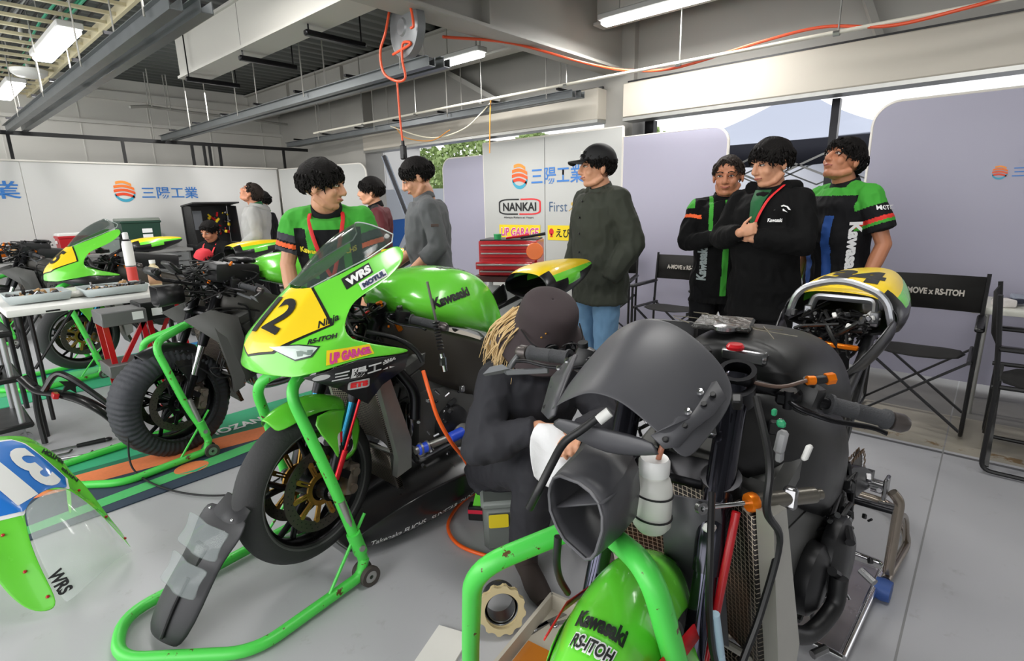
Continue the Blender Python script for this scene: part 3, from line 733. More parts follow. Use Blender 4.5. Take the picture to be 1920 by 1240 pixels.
def wheel(t, c, S, R=0.30, w=0.12, disc=True, warm=False, rimm=None, gold=GOLD, nsp=5, discs=(-0.072, 0.072)):
    c = V(c); rimm = rimm or DARKM
    prof = []
    for i in range(13):
        a = -100 + 200 * i / 12; a = math.radians(a)
        prof.append((R - 0.055 + 0.055 * math.cos(a), w / 2 * math.sin(a)))
    prof += [(R - 0.078, w * 0.40), (R - 0.078, -w * 0.40)]
    if not warm:
        P('tyre', MB().torus_like(prof, c, (0, 1, 0), 72), RUBBER, t, S)
        mb = MB().torus_like([(R - 0.071, -w * 0.47), (R - 0.066, -w * 0.50), (R - 0.062, -w * 0.485)], c, (0, 1, 0), 60)
        P('bead_line', mb, M('tyre_wall_grey', (86, 86, 86), 0.6), t, S)
    rb = R - 0.072
    mb = MB().torus_like([(rb, -w * 0.44), (rb + 0.008, -w * 0.46), (rb - 0.002, 0), (rb + 0.008, w * 0.46), (rb, w * 0.44), (rb - 0.018, w * 0.28), (rb - 0.024, 0), (rb - 0.018, -w * 0.28)], c, (0, 1, 0), 60)
    for k in range(nsp):
        for d in (-0.16, 0.16):
            a = 2 * PI * k / nsp + 0.3
            p0 = c + V((math.cos(a) * 0.04, 0, math.sin(a) * 0.04)); p1 = c + V((math.cos(a) * 0.11, 0, math.sin(a) * 0.11)); p2 = c + V((math.cos(a + d) * (rb - 0.01), 0, math.sin(a + d) * (rb - 0.01)))
            mb.tube([p0, p1, p2], (0.017, 0.012), 8, sq=0.8, smooth=4)
    mb.cyl(c + V((0, -0.045, 0)), c + V((0, 0.045, 0)), 0.045, seg=20)
    P('rim', mb, rimm, t, S)
    if disc:
        for s in discs:
            o = P('brake_disc', MB().torus_like([(0.162, s - 0.003), (0.162, s + 0.003), (0.122, s + 0.003), (0.122, s - 0.003)], c, (0, 1, 0), 56), DISC, t, S)
            mb = MB(); sg = 1 if s > 0 else -1
            for ring in (0.134, 0.148):
                for k in range(36):
                    a = 2 * PI * (k + (0.5 if ring > .14 else 0)) / 36; q = c + V((math.cos(a) * ring, s, math.sin(a) * ring))
                    mb.cyl(q - V((0, 0.0036, 0)), q + V((0, 0.0036, 0)), 0.0028, seg=6)
            P('drillings', mb, BLACKT, o, S)
            mb = MB()
            s2 = s
            mb.torus_like([(0.064, s2 - 0.004), (0.064, s2 + 0.004), (0.045, s2 + 0.004), (0.045, s2 - 0.004)], c, (0, 1, 0), 30)
            for k in range(10):
                a = 2 * PI * k / 10
                for d in (-0.09, 0.09):
                    mb.bar(c + V((math.cos(a + d) * 0.055, s2, math.sin(a + d) * 0.055)), c + V((math.cos(a + d * 0.6) * 0.117, s2, math.sin(a + d * 0.6) * 0.117)), 0.008, 0.007)
                q = c + V((math.cos(a) * 0.118, s2, math.sin(a) * 0.118)); mb.cyl(q - V((0, 0.006, 0)), q + V((0, 0.006, 0)), 0.010, seg=10)
            P('disc_carrier', mb, gold, o, S)
    mb = MB().cyl(c + V((0, -0.135, 0)), c + V((0, 0.135, 0)), 0.014, seg=14)
    for s in (-1, 1): mb.torus_like([(0.012, s * 0.135), (0.024, s * 0.135), (0.024, s * 0.150), (0.012, s * 0.150)], c, (0, 1, 0), 16)
    P('axle', mb, STEEL, t, S)
    if warm:
        prof = [(R * 0.70, -0.085), (R * 0.9, -0.098), (R * 1.03, -0.07), (R * 1.05, 0), (R * 1.03, 0.07), (R * 0.9, 0.098), (R * 0.70, 0.085), (R * 0.72, 0.06), (R * 0.95, 0.05), (R * 0.95, -0.05), (R * 0.72, -0.06)]
        x, y, d = frame_of((0, 1, 0)); rings = []; n = 300
        for k in range(n):
            a = 2 * PI * k / n; u = k * 2 * PI / n; f = 1 + 0.005 * math.sin(k * 2 * PI / 5.0 + 3 * noise.noise(V((math.cos(u) * 4, math.sin(u) * 4, 1)))) + 0.022 * noise.noise(V((math.cos(u) * 2.5, math.sin(u) * 2.5, 5)))
            rings.append([c + d * h * (1 + 0.025 * math.sin(k * 2 * PI / 5.0 + 1)) + (x * math.cos(a) + y * math.sin(a)) * (r * (f if r > R * 0.8 else 1 + 0.25 * (f - 1))) for r, h in prof])
        m = M('tyre_warmer_fabric', (52, 54, 60), 0.7, bump=0.35, bump_s=30)
        P('tyre_warmer', MB().rings(rings, False, loop=True), m, t, S, sharp=60)
        P('warmer_strap', MB().torus_like([(R * 0.715, -0.102), (R * 0.75, -0.104), (R * 0.75, -0.108), (R * 0.715, -0.106)], c, (0, 1, 0), 48), BLACKP, t, S)
def forks(t, S, z0=0.36, stan=None, top=None, zt=1.0, low=None):
    stan = stan or M('fork_stanchion_teal', (40, 110, 140), 0.18, 0.9); top = top or DARKM
    for s in (-1, 1):
        y = 0.103 * s
        a = V((0.335, y, zt)); b = V((0.045, y, z0 + 0.07)); d = (b - a).normalized()
        L = (b - a).length
        P('fork_tube', MB().lathe([(0.024, 0), (0.027, 0.01), (0.027, L * 0.42), (0.0285, L * 0.43), (0.0285, L * 0.52), (0.025, L * 0.60)], a, d, 20), top, t, S)
        P('fork_stanchion', MB().cyl(a + d * L * 0.58, b, 0.0215, seg=18), stan, t, S)
        mb = MB().tube([b - d * 0.09, b, b + V((-0.02, 0, -0.05)), V((0.005, y, z0))], (0.03, 0.026), 14, smooth=3)
        mb.cyl((0.0, y - 0.022, z0), (0.0, y + 0.022, z0), 0.034, seg=18)
        mb.bar((0.05, y, z0 + 0.06), (0.10, y, z0 + 0.02), 0.03, 0.03)
        P('fork_foot', mb, DARKM, t, S)
        # radial caliper behind the leg
        cc = V((0.115, y * 0.86, z0 - 0.005)); R3 = Matrix.Rotation(math.radians(18), 3, 'Y')
        mb = MB().box(cc, (0.055, 0.062, 0.125), R3, 0.014, seg=2)
        for dz in (-0.032, 0.032): mb.cyl(cc + R3 @ V((0, -0.042, dz)), cc + R3 @ V((0, 0.042, dz)), 0.018, seg=14)
        mb.bar(cc + R3 @ V((-.02, 0, .06)), (0.06, y, z0 + 0.07), 0.02, 0.024)
        P('brake_caliper', mb, M('caliper_nickel', (150, 140, 128), 0.35, 0.8), t, S)
    mb = MB()
    for z, x in ((0.965, 0.322), (0.80, 0.25)):
        mb.box((x + .02, 0, z), (0.075, 0.25, 0.026), (0, -0.42, 0), 0.01)
        for s in (-1, 1): mb.lathe([(0.038, -0.02), (0.038, 0.02)], (x, 0.103 * s, z), (-.4, 0, 1), 16)
    mb.cyl((0.33, 0, 0.76), (0.40, 0, 1.0), 0.022, seg=14)
    P('triple_clamp', mb, DARKM, t, S)
def bar_side(t, S, s, root=(0.335, 0.985), tip=(0.45, 0.38, 0.93), lever=True, guard=False, switch=True):
    y0 = 0.118 * s
    a = V((root[0], y0, root[1])); b = V((tip[0], tip[1] * s, tip[2])); d = (b - a).normalized()
    L = (b - a).length
    mb = MB().cyl(a, b, 0.011, seg=12); mb.torus_like([(0.026, -0.016), (0.036, -0.016), (0.036, 0.016), (0.026, 0.016)], V((root[0], 0.103 * s, root[1] + 0.01)), (-.4, 0, 1), 18)
    h = P('clip_on_bar', mb, DARKM, t, S)
    g0 = a + d * (L - 0.125)
    prof = [(0.021, 0), (0.021, 0.006), (0.0165, 0.008), (0.0165, 0.05), (0.018, 0.052), (0.0165, 0.055), (0.0165, 0.105), (0.020, 0.11), (0.020, 0.118), (0.013, 0.120)]
    P('grip', MB().lathe(prof, g0, d, 20), GRIPM, h, S)
    P('bar_end', MB().lathe([(0.012, 0), (0.018, 0.004), (0.019, 0.024), (0.014, 0.034), (0.006, 0.036)], b - d * 0.004, d, 18), M('bar_end_grey', (90, 84, 82), 0.35, 0.6), h, S)
    if switch:
        q = a + d * (L - 0.165)
        mb = MB().box(q, (0.055, 0.045, 0.062), (0.2, 0.2, 0.3 * s), 0.014, seg=2).cyl(q, q + V((-0.01, 0, 0.045)), 0.012).box(q + V((0.03, -0.01 * s, 0.005)), (0.016, 0.018, 0.014), bev=0.003)
        sw = P('switch_box', mb, BLACKP, h, S)
    if lever:
        pv = a + d * (L - 0.20) + V((-0.035, 0, 0.0)); fw = V((-0.055, 0, -0.004))
        P('lever', MB().tube([pv, pv + fw * 0.5 + d * 0.03, pv + fw * 0.75 + d * 0.09, pv + fw * 0.5 + d * 0.16, pv + fw * 0.65 + d * 0.19], (0.008, 0.006), 10, smooth=5, sq=0.6), DARKM, h, S)
        P('lever_perch', MB().box(pv + V((0.018, 0, 0)), (0.05, 0.04, 0.028), (0, 0, 0.2 * s), 0.006).cyl(pv + V((0, 0, -.018)), pv + V((0, 0, .018)), 0.009), DARKM, h, S)
    if guard:
        e = b + d * 0.02; f = V((-0.16, -0.05 * s, -0.03))
        P('lever_guard', MB().tube([e, e + V((-0.03, 0.006 * s, -0.02)), e + V((-0.07, 0.0, -0.035))], 0.008, 10, smooth=4).bar(e + V((-0.07, 0.0, -0.035)), e + V((-0.075, -0.12 * s, -0.01)), .008, .014, bev=.002).add([e + V(q) for q in ((-.075, -.01 * s, -.022), (-.078, .02 * s, -.032), (-.082, .065 * s, -.046), (-.078, .045 * s, -.025), (-.075, .01 * s, -.014), (-.066, -.01 * s, -.032), (-.069, .02 * s, -.042), (-.073, .065 * s, -.054), (-.069, .045 * s, -.033), (-.066, .01 * s, -.022))], [(0, 1, 2, 3, 4), (9, 8, 7, 6, 5), (0, 5, 6, 1), (1, 6, 7, 2), (2, 7, 8, 3), (3, 8, 9, 4), (4, 9, 5, 0)]), M('guard_grey', (96, 98, 100), .4, .4), h, S)
    return h
def fender(t, S, z=0.36, mat=GREEN, lift=0.0, wings=True):
    R = 0.33; rows = []
    for i in range(8):
        a = math.radians(60 + i * 8)  # from rear-top to front-top (angle from +x axis)
        w = 0.068 - 0.010 * max(0, i - 4) / 3
        if i == 7: w = 0.036
        row = []
        for k in range(9):
            b = -1 + 2 * k / 8
            rr = R + 0.018 * (1 - b * b) - 0.03 * abs(b) ** 3
            row.append(V((math.cos(a) * rr, w * b * 1.1, z + math.sin(a) * rr + lift)))
        rows.append(row)
    f = P('front_fender', MB().grid(rows), mat, t, S, solid=0.004, sub=1)
    for s in (-1, 1):
        if not wings: continue
        y = 0.078 * s
        poly = [(-0.03, y * .98, z + 0.315), (0.16, y * 1.02, z + 0.285), (0.215, y * 1.1, z + 0.215), (0.175, y * 1.3, z + 0.12), (0.13, y * 1.55, z + 0.085), (0.045, y * 1.65, z + 0.09), (0.035, y * 1.55, z + 0.16), (0.0, y * 1.25, z + 0.22)]
        c = V((0.085, y * 1.42, z + 0.2)); mb = MB().add([V(p) for p in poly] + [c], [(i, (i + 1) % 8, 8) for i in range(8)])
        P('fender_side', mb, mat, t, S, solid=0.004, sub=1)
    return f
def engine(t):
    e = obj('engine_block', MB().box((0.60, 0, 0.50), (0.34, 0.34, 0.26), (0, 0.1, 0), 0.03, seg=2).box((0.50, 0, 0.66), (0.20, 0.32, 0.20), (0, -0.35, 0), 0.02).box((0.46, 0, 0.77), (0.2, 0.34, 0.08), (0, -0.35, 0), 0.02).box((0.78, 0, 0.48), (0.22, 0.26, 0.2), bev=0.03), ENG, t)
    for s in (-1, 1):
        obj('engine_cover', MB().lathe([(0.085, 0), (0.09, 0.01), (0.085, 0.035), (0.06, 0.05), (0.0, 0.052)], (0.60, 0.165 * s, 0.45), (0, s, 0), 28), ENGD, t)
        obj('engine_cover', MB().lathe([(0.06, 0), (0.06, 0.03), (0.04, 0.04), (0.0, 0.04)], (0.78, 0.12 * s, 0.50), (0, s, 0), 24), ENGD, t)
    for k in range(4):
        y = -0.12 + 0.08 * k
        obj('exhaust_header', MB().tube([(0.47, y, 0.63), (0.43, y, 0.56), (0.44, y * 0.9, 0.42), (0.47, y * 0.6, 0.30), (0.58, y * 0.3 + 0.03, 0.25), (0.75, 0.03, 0.24)], 0.021, 10, smooth=5), STEEL, t)
    mb = MB()
    for k in range(7):
        y = -0.15 + 0.05 * k
        mb.cyl((0.53, y, 0.80), (0.515, y, 0.83), 0.008, seg=6)
    obj('bolts', mb, STEEL, e)
def radiator(t, x0=0.215, z0=0.81, x1=0.30, z1=0.33, w=0.19, low=True, curve=0.05, uvs=110, tank_m=ALU):
    """curved radiator core behind a guard, with welded aluminium side tanks"""
    n = 12; rows = []
    for j in range(2):
        z = z0 if j == 0 else z1 + 0.1; x = x0 + (x1 - x0) * (z0 - z) / (z0 - z1)
        rows.append([V((x + curve * (1 - (2 * k / n - 1) ** 2), w * (2 * k / n - 1), z)) for k in range(n + 1)])
    dx = V((x1 - x0, 0, z1 - z0)).normalized()
    o = obj('radiator_guard', MB().grid(rows), COREM, t, planar=((0, uvs, 0), tuple(dx * uvs)), solid=0.012)
    o2 = obj('radiator_core', MB().grid([[p + V((0.03, 0, 0)) for p in r] for r in rows]), M('radiator_black', (34, 32, 30), 0.6), t, solid=0.03)
    for s in (-1, 1):
        y = w * s
        poly = [(x0 - 0.005, y, z0 + 0.02), (x0 + 0.04, y, z0 + 0.02), (x0 + 0.06, y, z0 - 0.04), (x1 + 0.06, y, z1 + 0.14), (x1 + 0.05, y, z1 + 0.02), (x1 - 0.0, y * 0.8, z1 - 0.02), (x1 - 0.01, y, z1 + 0.08)]
        obj('side_tank', MB().prism(poly, (0, 0.032 * s, 0)), tank_m, t, sharp=30)
    if low:
        rows = [[V((x1 + 0.0 + 0.02 * (1 - (2 * k / n - 1) ** 2), w * 0.78 * (2 * k / n - 1), z)) if zz == 0 else V((x1 + 0.05, w * 0.72 * (2 * k / n - 1), z)) for k in range(n + 1)] for zz, z in ((0, z1 + 0.07), (1, z1 - 0.10))]
        obj('oil_cooler_guard', MB().grid(rows), COREM, t, planar=((0, uvs, 0), (0, 0, uvs)), solid=0.02)
        obj('lower_rim', MB().tube([(x1 - 0.01, -w * 0.95, z1 + 0.1), (x1 - 0.015, 0, z1 + 0.085), (x1 - 0.01, w * 0.95, z1 + 0.1)], 0.009, 8), tank_m, t)
def frame_spars(t, mat=FRAMEM):
    for s in (-1, 1):
        secs = [(0.33, 0.055, 0.80, 0.99), (0.42, 0.11, 0.76, 0.97), (0.52, 0.165, 0.66, 0.93), (0.66, 0.185, 0.58, 0.88), (0.80, 0.17, 0.50, 0.83), (0.93, 0.145, 0.40, 0.76), (1.02, 0.13, 0.34, 0.66)]
        rings = []
        for x, y, a, b in secs:
            th = 0.032; m = (b - a) * 0.18
            yo, yi = (y + th * 0.5) * s, (y - th * 0.7) * s
            rings.append([V((x - .05, yi, a)), V((x - .05, yo, a + m)), V((x, (y + th * .8) * s, (a + b) / 2)), V((x + .01, yo, b - m)), V((x + .01, yi, b)), V((x, yi, (a + b) / 2))])
        obj('frame_spar', MB().rings(rings), mat, t, sub=1)
    mb = MB()
    for s in (-1, 1):
        mb.tube([(0.92, 0.13 * s, 0.78), (1.2, 0.11 * s, 0.84), (1.55, 0.07 * s, 0.92)], (0.018, 0.013), 10, smooth=4); mb.tube([(1.0, 0.13 * s, 0.62), (1.3, 0.1 * s, 0.78), (1.5, 0.07 * s, 0.90)], 0.013, 10, smooth=4)
    obj('subframe', mb, BLACKP, t)
def swingarm(t, wheel_on=True, z=0.34):
    mb = MB()
    for s in (-1, 1):
        rings = []
        for x, y, zz, h, w in ((0.98, 0.11, 0.44, 0.11, 0.035), (1.12, 0.13, 0.46, 0.13, 0.03), (1.28, 0.135, 0.42, 0.09, 0.028), (1.44, 0.13, 0.35, 0.06, 0.026), (1.50, 0.13, z, 0.05, 0.024)):
            rings.append([V((x, y * s - w / 2, zz - h / 2)), V((x, y * s + w / 2, zz - h / 2)), V((x, y * s + w / 2, zz + h / 2)), V((x, y * s - w / 2, zz + h / 2))])
        mb.rings(rings)
    mb.box((1.04, 0, 0.45), (0.08, 0.24, 0.10), bev=0.02)
    obj('swingarm', mb, DARKM, t)
    # sprocket and chain on the left
    c = V((1.43, -0.095, z)); R = 0.105; pts = []
    mb = MB()
    n = 43
    ring = []
    for k in range(n * 2):
        a = 2 * PI * k / (2 * n); r = R if k % 2 else R - 0.008; ring.append(c + V((math.cos(a) * r, 0, math.sin(a) * r)))
    mb.prism(ring, (0, 0.006, 0)); obj('rear_sprocket', mb, M('sprocket_grey', (92, 88, 84), 0.4, 0.8), t)
    fr = V((0.86, -0.095, 0.45)); r2 = 0.04
    path = []
    for k in range(13): a = math.radians(-80 + 170 * k / 12); path.append(c + V((math.cos(a) * R, 0, math.sin(a) * R)))
    for k in range(9): a = math.radians(95 + 170 * k / 8); path.append(fr + V((math.cos(a) * r2, 0, math.sin(a) * r2)))
    path = catmull(path, 4, True)
    # resample into links
    L = 0; acc = [0]
    for i in range(len(path)): L += (path[(i + 1) % len(path)] - path[i]).length; acc.append(L)
    mb = MB(); step = 0.0159; d = 0; i = 0; k = 0
    while d < L:
        while acc[i + 1] < d: i += 1
        a, b = path[i % len(path)], path[(i + 1) % len(path)]
        f = (d - acc[i]) / max(1e-6, acc[i + 1] - acc[i]); p = a + (b - a) * f; tg = (b - a).normalized()
        q = tg.cross(V((0, 1, 0)))
        wv = 0.008 if k % 2 else 0.0055
        for sy in (-1, 1):
            mb.box(p + V((0, wv * sy, 0)), (0.017, 0.0015, 0.012), Matrix((tg, V((0, 1, 0)), q)).transposed())
        d += step; k += 1
    obj('chain', mb, M('chain_gold_steel', (132, 104, 70), 0.4, 0.8), t)
    mb = MB().cyl((1.43, -0.17, z), (1.43, 0.17, z), 0.012).cyl((1.43, -0.19, z), (1.43, -0.15, z), 0.024).cyl((1.43, 0.15, z), (1.43, 0.19, z), 0.024); obj('rear_axle', mb, STEEL, t)
    for s in (-1, 1):
        obj('foot_peg', MB().cyl((1.02, 0.17 * s, 0.47), (1.03, 0.27 * s, 0.47), 0.011).bar((0.98, 0.15 * s, 0.60), (1.03, 0.17 * s, 0.46), 0.02, 0.012), DARKM, t)
def tail(t, num=None, x0=1.36, cavity=True, ymat=YELLOW, wid=1.0):
    """seat cowl: yellow number board on top, black and green sides, open at the front"""
    secs = [(x0 - 0.03, 0.150, 0.91, 1.030), (x0 + 0.04, 0.165, 0.90, 1.055), (x0 + 0.16, 0.155, 0.905, 1.068), (x0 + 0.32, 0.125, 0.93, 1.072), (x0 + 0.46, 0.085, 0.97, 1.065), (x0 + 0.56, 0.045, 1.005, 1.05)]
    rows = []
    for x, w, zb, zt in secs:
        w *= wid
        h = zt - zb; half = [(0, zt), (w * 0.45, zt - 0.004), (w * 0.66, zt - 0.012), (w * 0.80, zt - h * 0.25), (w * 0.98, zt - h * 0.45), (w, zt - h * 0.70), (w * 0.9, zb)]
        rows.append([V((x, -y, z)) for y, z in half[::-1]] + [V((x, y, z)) for y, z in half[1:]])
    mb = MB(); n = len(rows[0]); vs = [p for r in rows for p in r]; o = 0
    fs = []; mi = []
    for i in range(len(rows) - 1):
        for k in range(n - 1):
            fs.append((i * n + k, i * n + k + 1, (i + 1) * n + k + 1, (i + 1) * n + k))
            a = abs(k - (n - 2) / 2)   # 0.5 .. 5.5 from the centre
            mi.append((0 if a < (2, 3, 3, 3, 3)[i] else (2 if a < (0, 4, 5, 4, 4)[i] and not (i == 1 and a < 3) else 1)))
    mb.v = vs; mb.f = fs; mb.m = mi
    c = obj('tail_cowl', mb, [ymat, CARB, GREEN], t, solid=0.005, sub=1)
    # black under tray and silver mount inside
    mb = MB().grid([[V((x0 + 0.0, -0.14 * wid, 0.91)), V((x0, 0, 0.865)), V((x0, 0.14 * wid, 0.91))], [V((x0 + 0.3, -0.11 * wid, 0.93)), V((x0 + 0.3, 0, 0.90)), V((x0 + 0.3, 0.11 * wid, 0.93))], [V((x0 + 0.52, -0.05, 0.99)), V((x0 + 0.52, 0, 0.98)), V((x0 + 0.52, 0.05, 0.99))]])
    obj('under_tray', mb, CARB, t, solid=0.006)
    # seat side wings running forward and down
    for s in (-1, 1):
        rows = [[V((x0 - 0.02, 0.145 * s * wid, 0.985)), V((x0 - 0.02, 0.155 * s * wid, 0.92)), V((x0 + 0.0, 0.13 * s * wid, 0.87))],
                [V((x0 - 0.14, 0.135 * s * wid, 0.93)), V((x0 - 0.14, 0.14 * s * wid, 0.87)), V((x0 - 0.12, 0.11 * s * wid, 0.82))],
                [V((x0 - 0.26, 0.11 * s * wid, 0.865)), V((x0 - 0.26, 0.11 * s * wid, 0.82)), V((x0 - 0.25, 0.085 * s * wid, 0.79))],
                [V((x0 - 0.36, 0.09 * s, 0.83)), V((x0 - 0.36, 0.09 * s, 0.80)), V((x0 - 0.36, 0.075 * s, 0.77))]]
        obj('seat_side', MB().grid(rows), CARB, t, solid=0.01, sub=1)
    return c
def tank(t, mat=GREEN, secs=None, name='fuel_tank'):
    secs = secs or [(0.375, 1.08, 0.99, 0.085, 0.12), (0.43, 1.115, 0.955, 0.125, 0.185), (0.53, 1.137, 0.915, 0.145, 0.225), (0.66, 1.140, 0.865, 0.155, 0.235), (0.77, 1.125, 0.825, 0.155, 0.215), (0.85, 1.100, 0.795, 0.140, 0.165), (0.92, 1.065, 0.765, 0.12, 0.132), (0.985, 1.00, 0.735, 0.10, 0.122), (1.03, 0.90, 0.72, 0.08, 0.11)]
    rings = []
    for x, zt, zb, wt, wb in secs:
        h = zt - zb
        half = [(0, zt), (wt * 0.6, zt - 0.006), (wt, zt - 0.04), ((wt + wb) / 2 + 0.005, zt - h * 0.38), (wb, zt - h * 0.62), (wb * 0.98, zb + h * 0.12), (wb * 0.8, zb), (wb * 0.3, zb - 0.01)]
        rings.append([V((x + (zt - z) * 0.16, -y, z)) for y, z in half] + [V((x + (zt - z) * 0.16, y, z)) for y, z in half[::-1] if y > 0])
    return obj(name, MB().rings(rings), mat, t, sub=2)
def paddock_stand(label, loc, rotz, S=1.0, dz=0.0, near_top=True, wide=1.0, ztop=(.80, .76), joint=(.16, .86), group='green front paddock stands'):
    t = thing('paddock_stand', label, 'motorcycle stand', loc, rotz, group)
    W = wide
    base = fillet([(0.07, -0.25 * W, 0.10), (0.05, -0.25 * W, 0.035), (-0.37, -0.29 * W, 0.025), (-0.67, 0.02, 0.025), (-0.60, 0.22 * W, 0.025), (0.04, 0.27 * W, 0.035), (0.07, 0.26 * W, 0.10)], 0.09, 6)
    obj('base_tube', MB().tube(base, 0.020, 14), STANDG, t)
    z = dz
    for s in (-1, 1):
        y = 0.245 * W * s
        zt = (ztop[0] if s < 0 else ztop[1]) + z
        arm = fillet([(0.07, y, 0.09), (0.055, y, 0.16), (0.0, y * 0.86, 0.42 + z), (-0.09, y * 0.56, zt), (joint[0], 0, joint[1] + z)], 0.075, 7)
        obj('upright', MB().tube(arm, 0.020, 14), STANDG, t)
        obj('adjuster', MB().cyl((0.045, y * 0.99, 0.20), (0.012, y * 0.94, 0.36), 0.014, seg=12).cyl((0.055, y * 0.95, 0.16), (0.055, y * 1.12, 0.16), 0.012, seg=10), ALU, t)
        obj('collar', MB().cyl((0.062, y, 0.13), (0.04, y * 0.99, 0.22), 0.026, seg=14), STANDG, t)
        obj('strut', MB().cyl((-0.10, y * 1.08, 0.03), (0.10, y * 0.95, 0.27), 0.006, seg=8), STANDG, t)
        for q in (-0.028, 0.028):
            w = thing_part('wheel', t)
            c = (0.07, y + q + 0.01 * s, 0.038)
            obj('tyre', MB().torus_like([(0.038, -0.010), (0.040, 0), (0.038, 0.010), (0.024, 0.010), (0.024, -0.010)], c, (0, 1, 0), 28), M('castor_rubber', (70, 64, 60), 0.7), w)
            mb = MB().torus_like([(0.024, -0.008), (0.024, 0.008), (0.008, 0.009), (0.008, -0.009)], c, (0, 1, 0), 20)
            obj('hub', mb, ALU, w)
    obj('yoke', MB().cyl((joint[0], 0, joint[1] + z - .03), (joint[0], 0, joint[1] + z + .02), 0.022), STANDG, t)
    return t
def thing_part(name, parent):
    o = bpy.data.objects.new(name, None); COL.objects.link(o); o.parent = parent; o.empty_display_size = 0.05; return o
def looms(t, seed, n=14, box=((0.25, 0.5), (-0.14, 0.14), (0.8, 1.02)), S=None, mat=WIREB, name='wiring', r=(0.003, 0.007)):
    rn = random.Random(seed); mb = MB()
    for i in range(n):
        pts = [(rn.uniform(*box[0]), rn.uniform(*box[1]), rn.uniform(*box[2])) for _ in range(4)]
        mb.tube(pts, rn.uniform(*r), 6, smooth=5)
    return P(name, mb, mat, t, S)
def bits(t, seed, n=10, box=((0.25, 0.5), (-0.14, 0.14), (0.8, 1.02)), cols=None, size=(0.008, 0.03), S=None, name='fittings'):
    """small fittings: clamps, bolts and connectors in a few finishes"""
    rn = random.Random(seed)
    for nm, m in (cols or (('clamp', STEEL), ('connector', BLACKP))):
        for i in range(n):
            mb = MB(); c = V([rn.uniform(*b) for b in box]); s = rn.uniform(*size)
            if rn.random() < 0.5: d = V((rn.uniform(-1, 1), rn.uniform(-1, 1), rn.uniform(-1, 1))).normalized(); mb.cyl(c, c + d * s * 1.6, s * 0.4, seg=8)
            else: mb.box(c, (s, s * 0.7, s * 0.8), (rn.random() * 3, rn.random() * 3, rn.random()), s * 0.12)
            P(nm, mb, m, t, S)
# ================================================================== the centre motorcycle (green fairing, yellow plate)
def fairing(t, num='12', detail=True):
    p = {}
    pts = [('a0', -.155, 0, .85), ('a1', -.145, -.09, .848), ('a2', -.115, -.17, .85), ('a3', -.075, -.235, .856),
           ('b0', -.152, 0, .935), ('b1', -.125, -.10, .94), ('b2', -.055, -.19, .945), ('b3', .02, -.252, .935),
           ('c0', -.065, 0, 1.025), ('c1', -.035, -.115, 1.018), ('c2', .055, -.185, 1.01), ('c3', .095, -.228, 1.005),
           ('d0', .04, 0, 1.117), ('d1', .06, -.08, 1.118), ('d2', .12, -.15, 1.085), ('d3', .135, -.215, 1.065),
           ('e1', .15, -.118, 1.16), ('e2', .20, -.165, 1.13), ('e3', .20, -.215, 1.095),
           ('f1', .27, -.145, 1.208), ('f2', .29, -.180, 1.172), ('f3', .28, -.220, 1.125),
           ('g1', .395, -.160, 1.265), ('g2', .41, -.185, 1.228), ('g3', .37, -.215, 1.185),
           ('h1', .085, -.255, .955), ('h0', .10, -.29, .888), ('i1', .20, -.278, .915), ('i0', .22, -.292, .872), ('j1', .325, -.288, .875), ('j0', .315, -.286, .862), ('k0', .0, -.268, .868)]
    idx = {}
    mb = MB()
    for i, (n, x, y, z) in enumerate(pts): idx[n] = i; mb.v.append(V((x, y, z)))
    Q = ['a0 a1 b1 b0', 'a1 a2 b2 b1', 'a2 a3 b3 b2', 'b0 b1 c1 c0', 'b1 b2 c2 c1', 'b2 b3 c3 c2', 'c0 c1 d1 d0', 'c1 c2 d2 d1', 'c2 c3 d3 d2', 'd1 d2 e2 e1', 'd2 d3 e3 e2', 'e1 e2 f2 f1', 'e2 e3 f3 f2', 'f1 f2 g2 g1', 'f2 f3 g3 g2', 'b3 a3 k0 h0', 'b3 h0 i0 h1', 'h1 i0 j0 i1', 'b3 h1 c3']
    Q = Q[:15] + ['a3 k0 h1 b3', 'k0 h0 i1 h1', 'h0 i0 j1 i1', 'i0 j0 j1', 'b3 h1 c3']
    mb.f = [tuple(idx[k] for k in q.split()) for q in Q]; mb.m = [0] * len(mb.f)
    n = len(mb.v)
    mb.mirror_y()
    me = mb.mesh('f'); bm = bmesh.new(); bm.from_mesh(me); bmesh.ops.remove_doubles(bm, verts=bm.verts, dist=0.0005); bmesh.ops.recalc_face_normals(bm, faces=bm.faces); bm.to_mesh(me); bm.free()
    cr = me.attributes.get('crease_edge') or me.attributes.new('crease_edge', 'FLOAT', 'EDGE')
    co = lambda k: (round(abs(mb.v[idx[k]].x), 4), round(abs(mb.v[idx[k]].y), 4), round(mb.v[idx[k]].z, 4))
    hard = {frozenset((co(a), co(b))) for a, b in (('b2', 'b3'), ('c1', 'd1'), ('b1', 'c1'), ('c3', 'd3'), ('b3', 'h1'), ('d1', 'e1'), ('a2', 'a3'), ('b1', 'b2'), ('h1', 'i1'))}
    for i, e in enumerate(me.edges):
        k = frozenset((round(abs(me.vertices[v].co.x), 4), round(abs(me.vertices[v].co.y), 4), round(me.vertices[v].co.z, 4)) for v in e.vertices)
        if k in hard: cr.data[i].value = 0.7
    f = obj('upper_fairing', me, GREEN, t, solid=0.004, sub=2, norm=False)
    bv = bvh_of(f)
    return f, bv
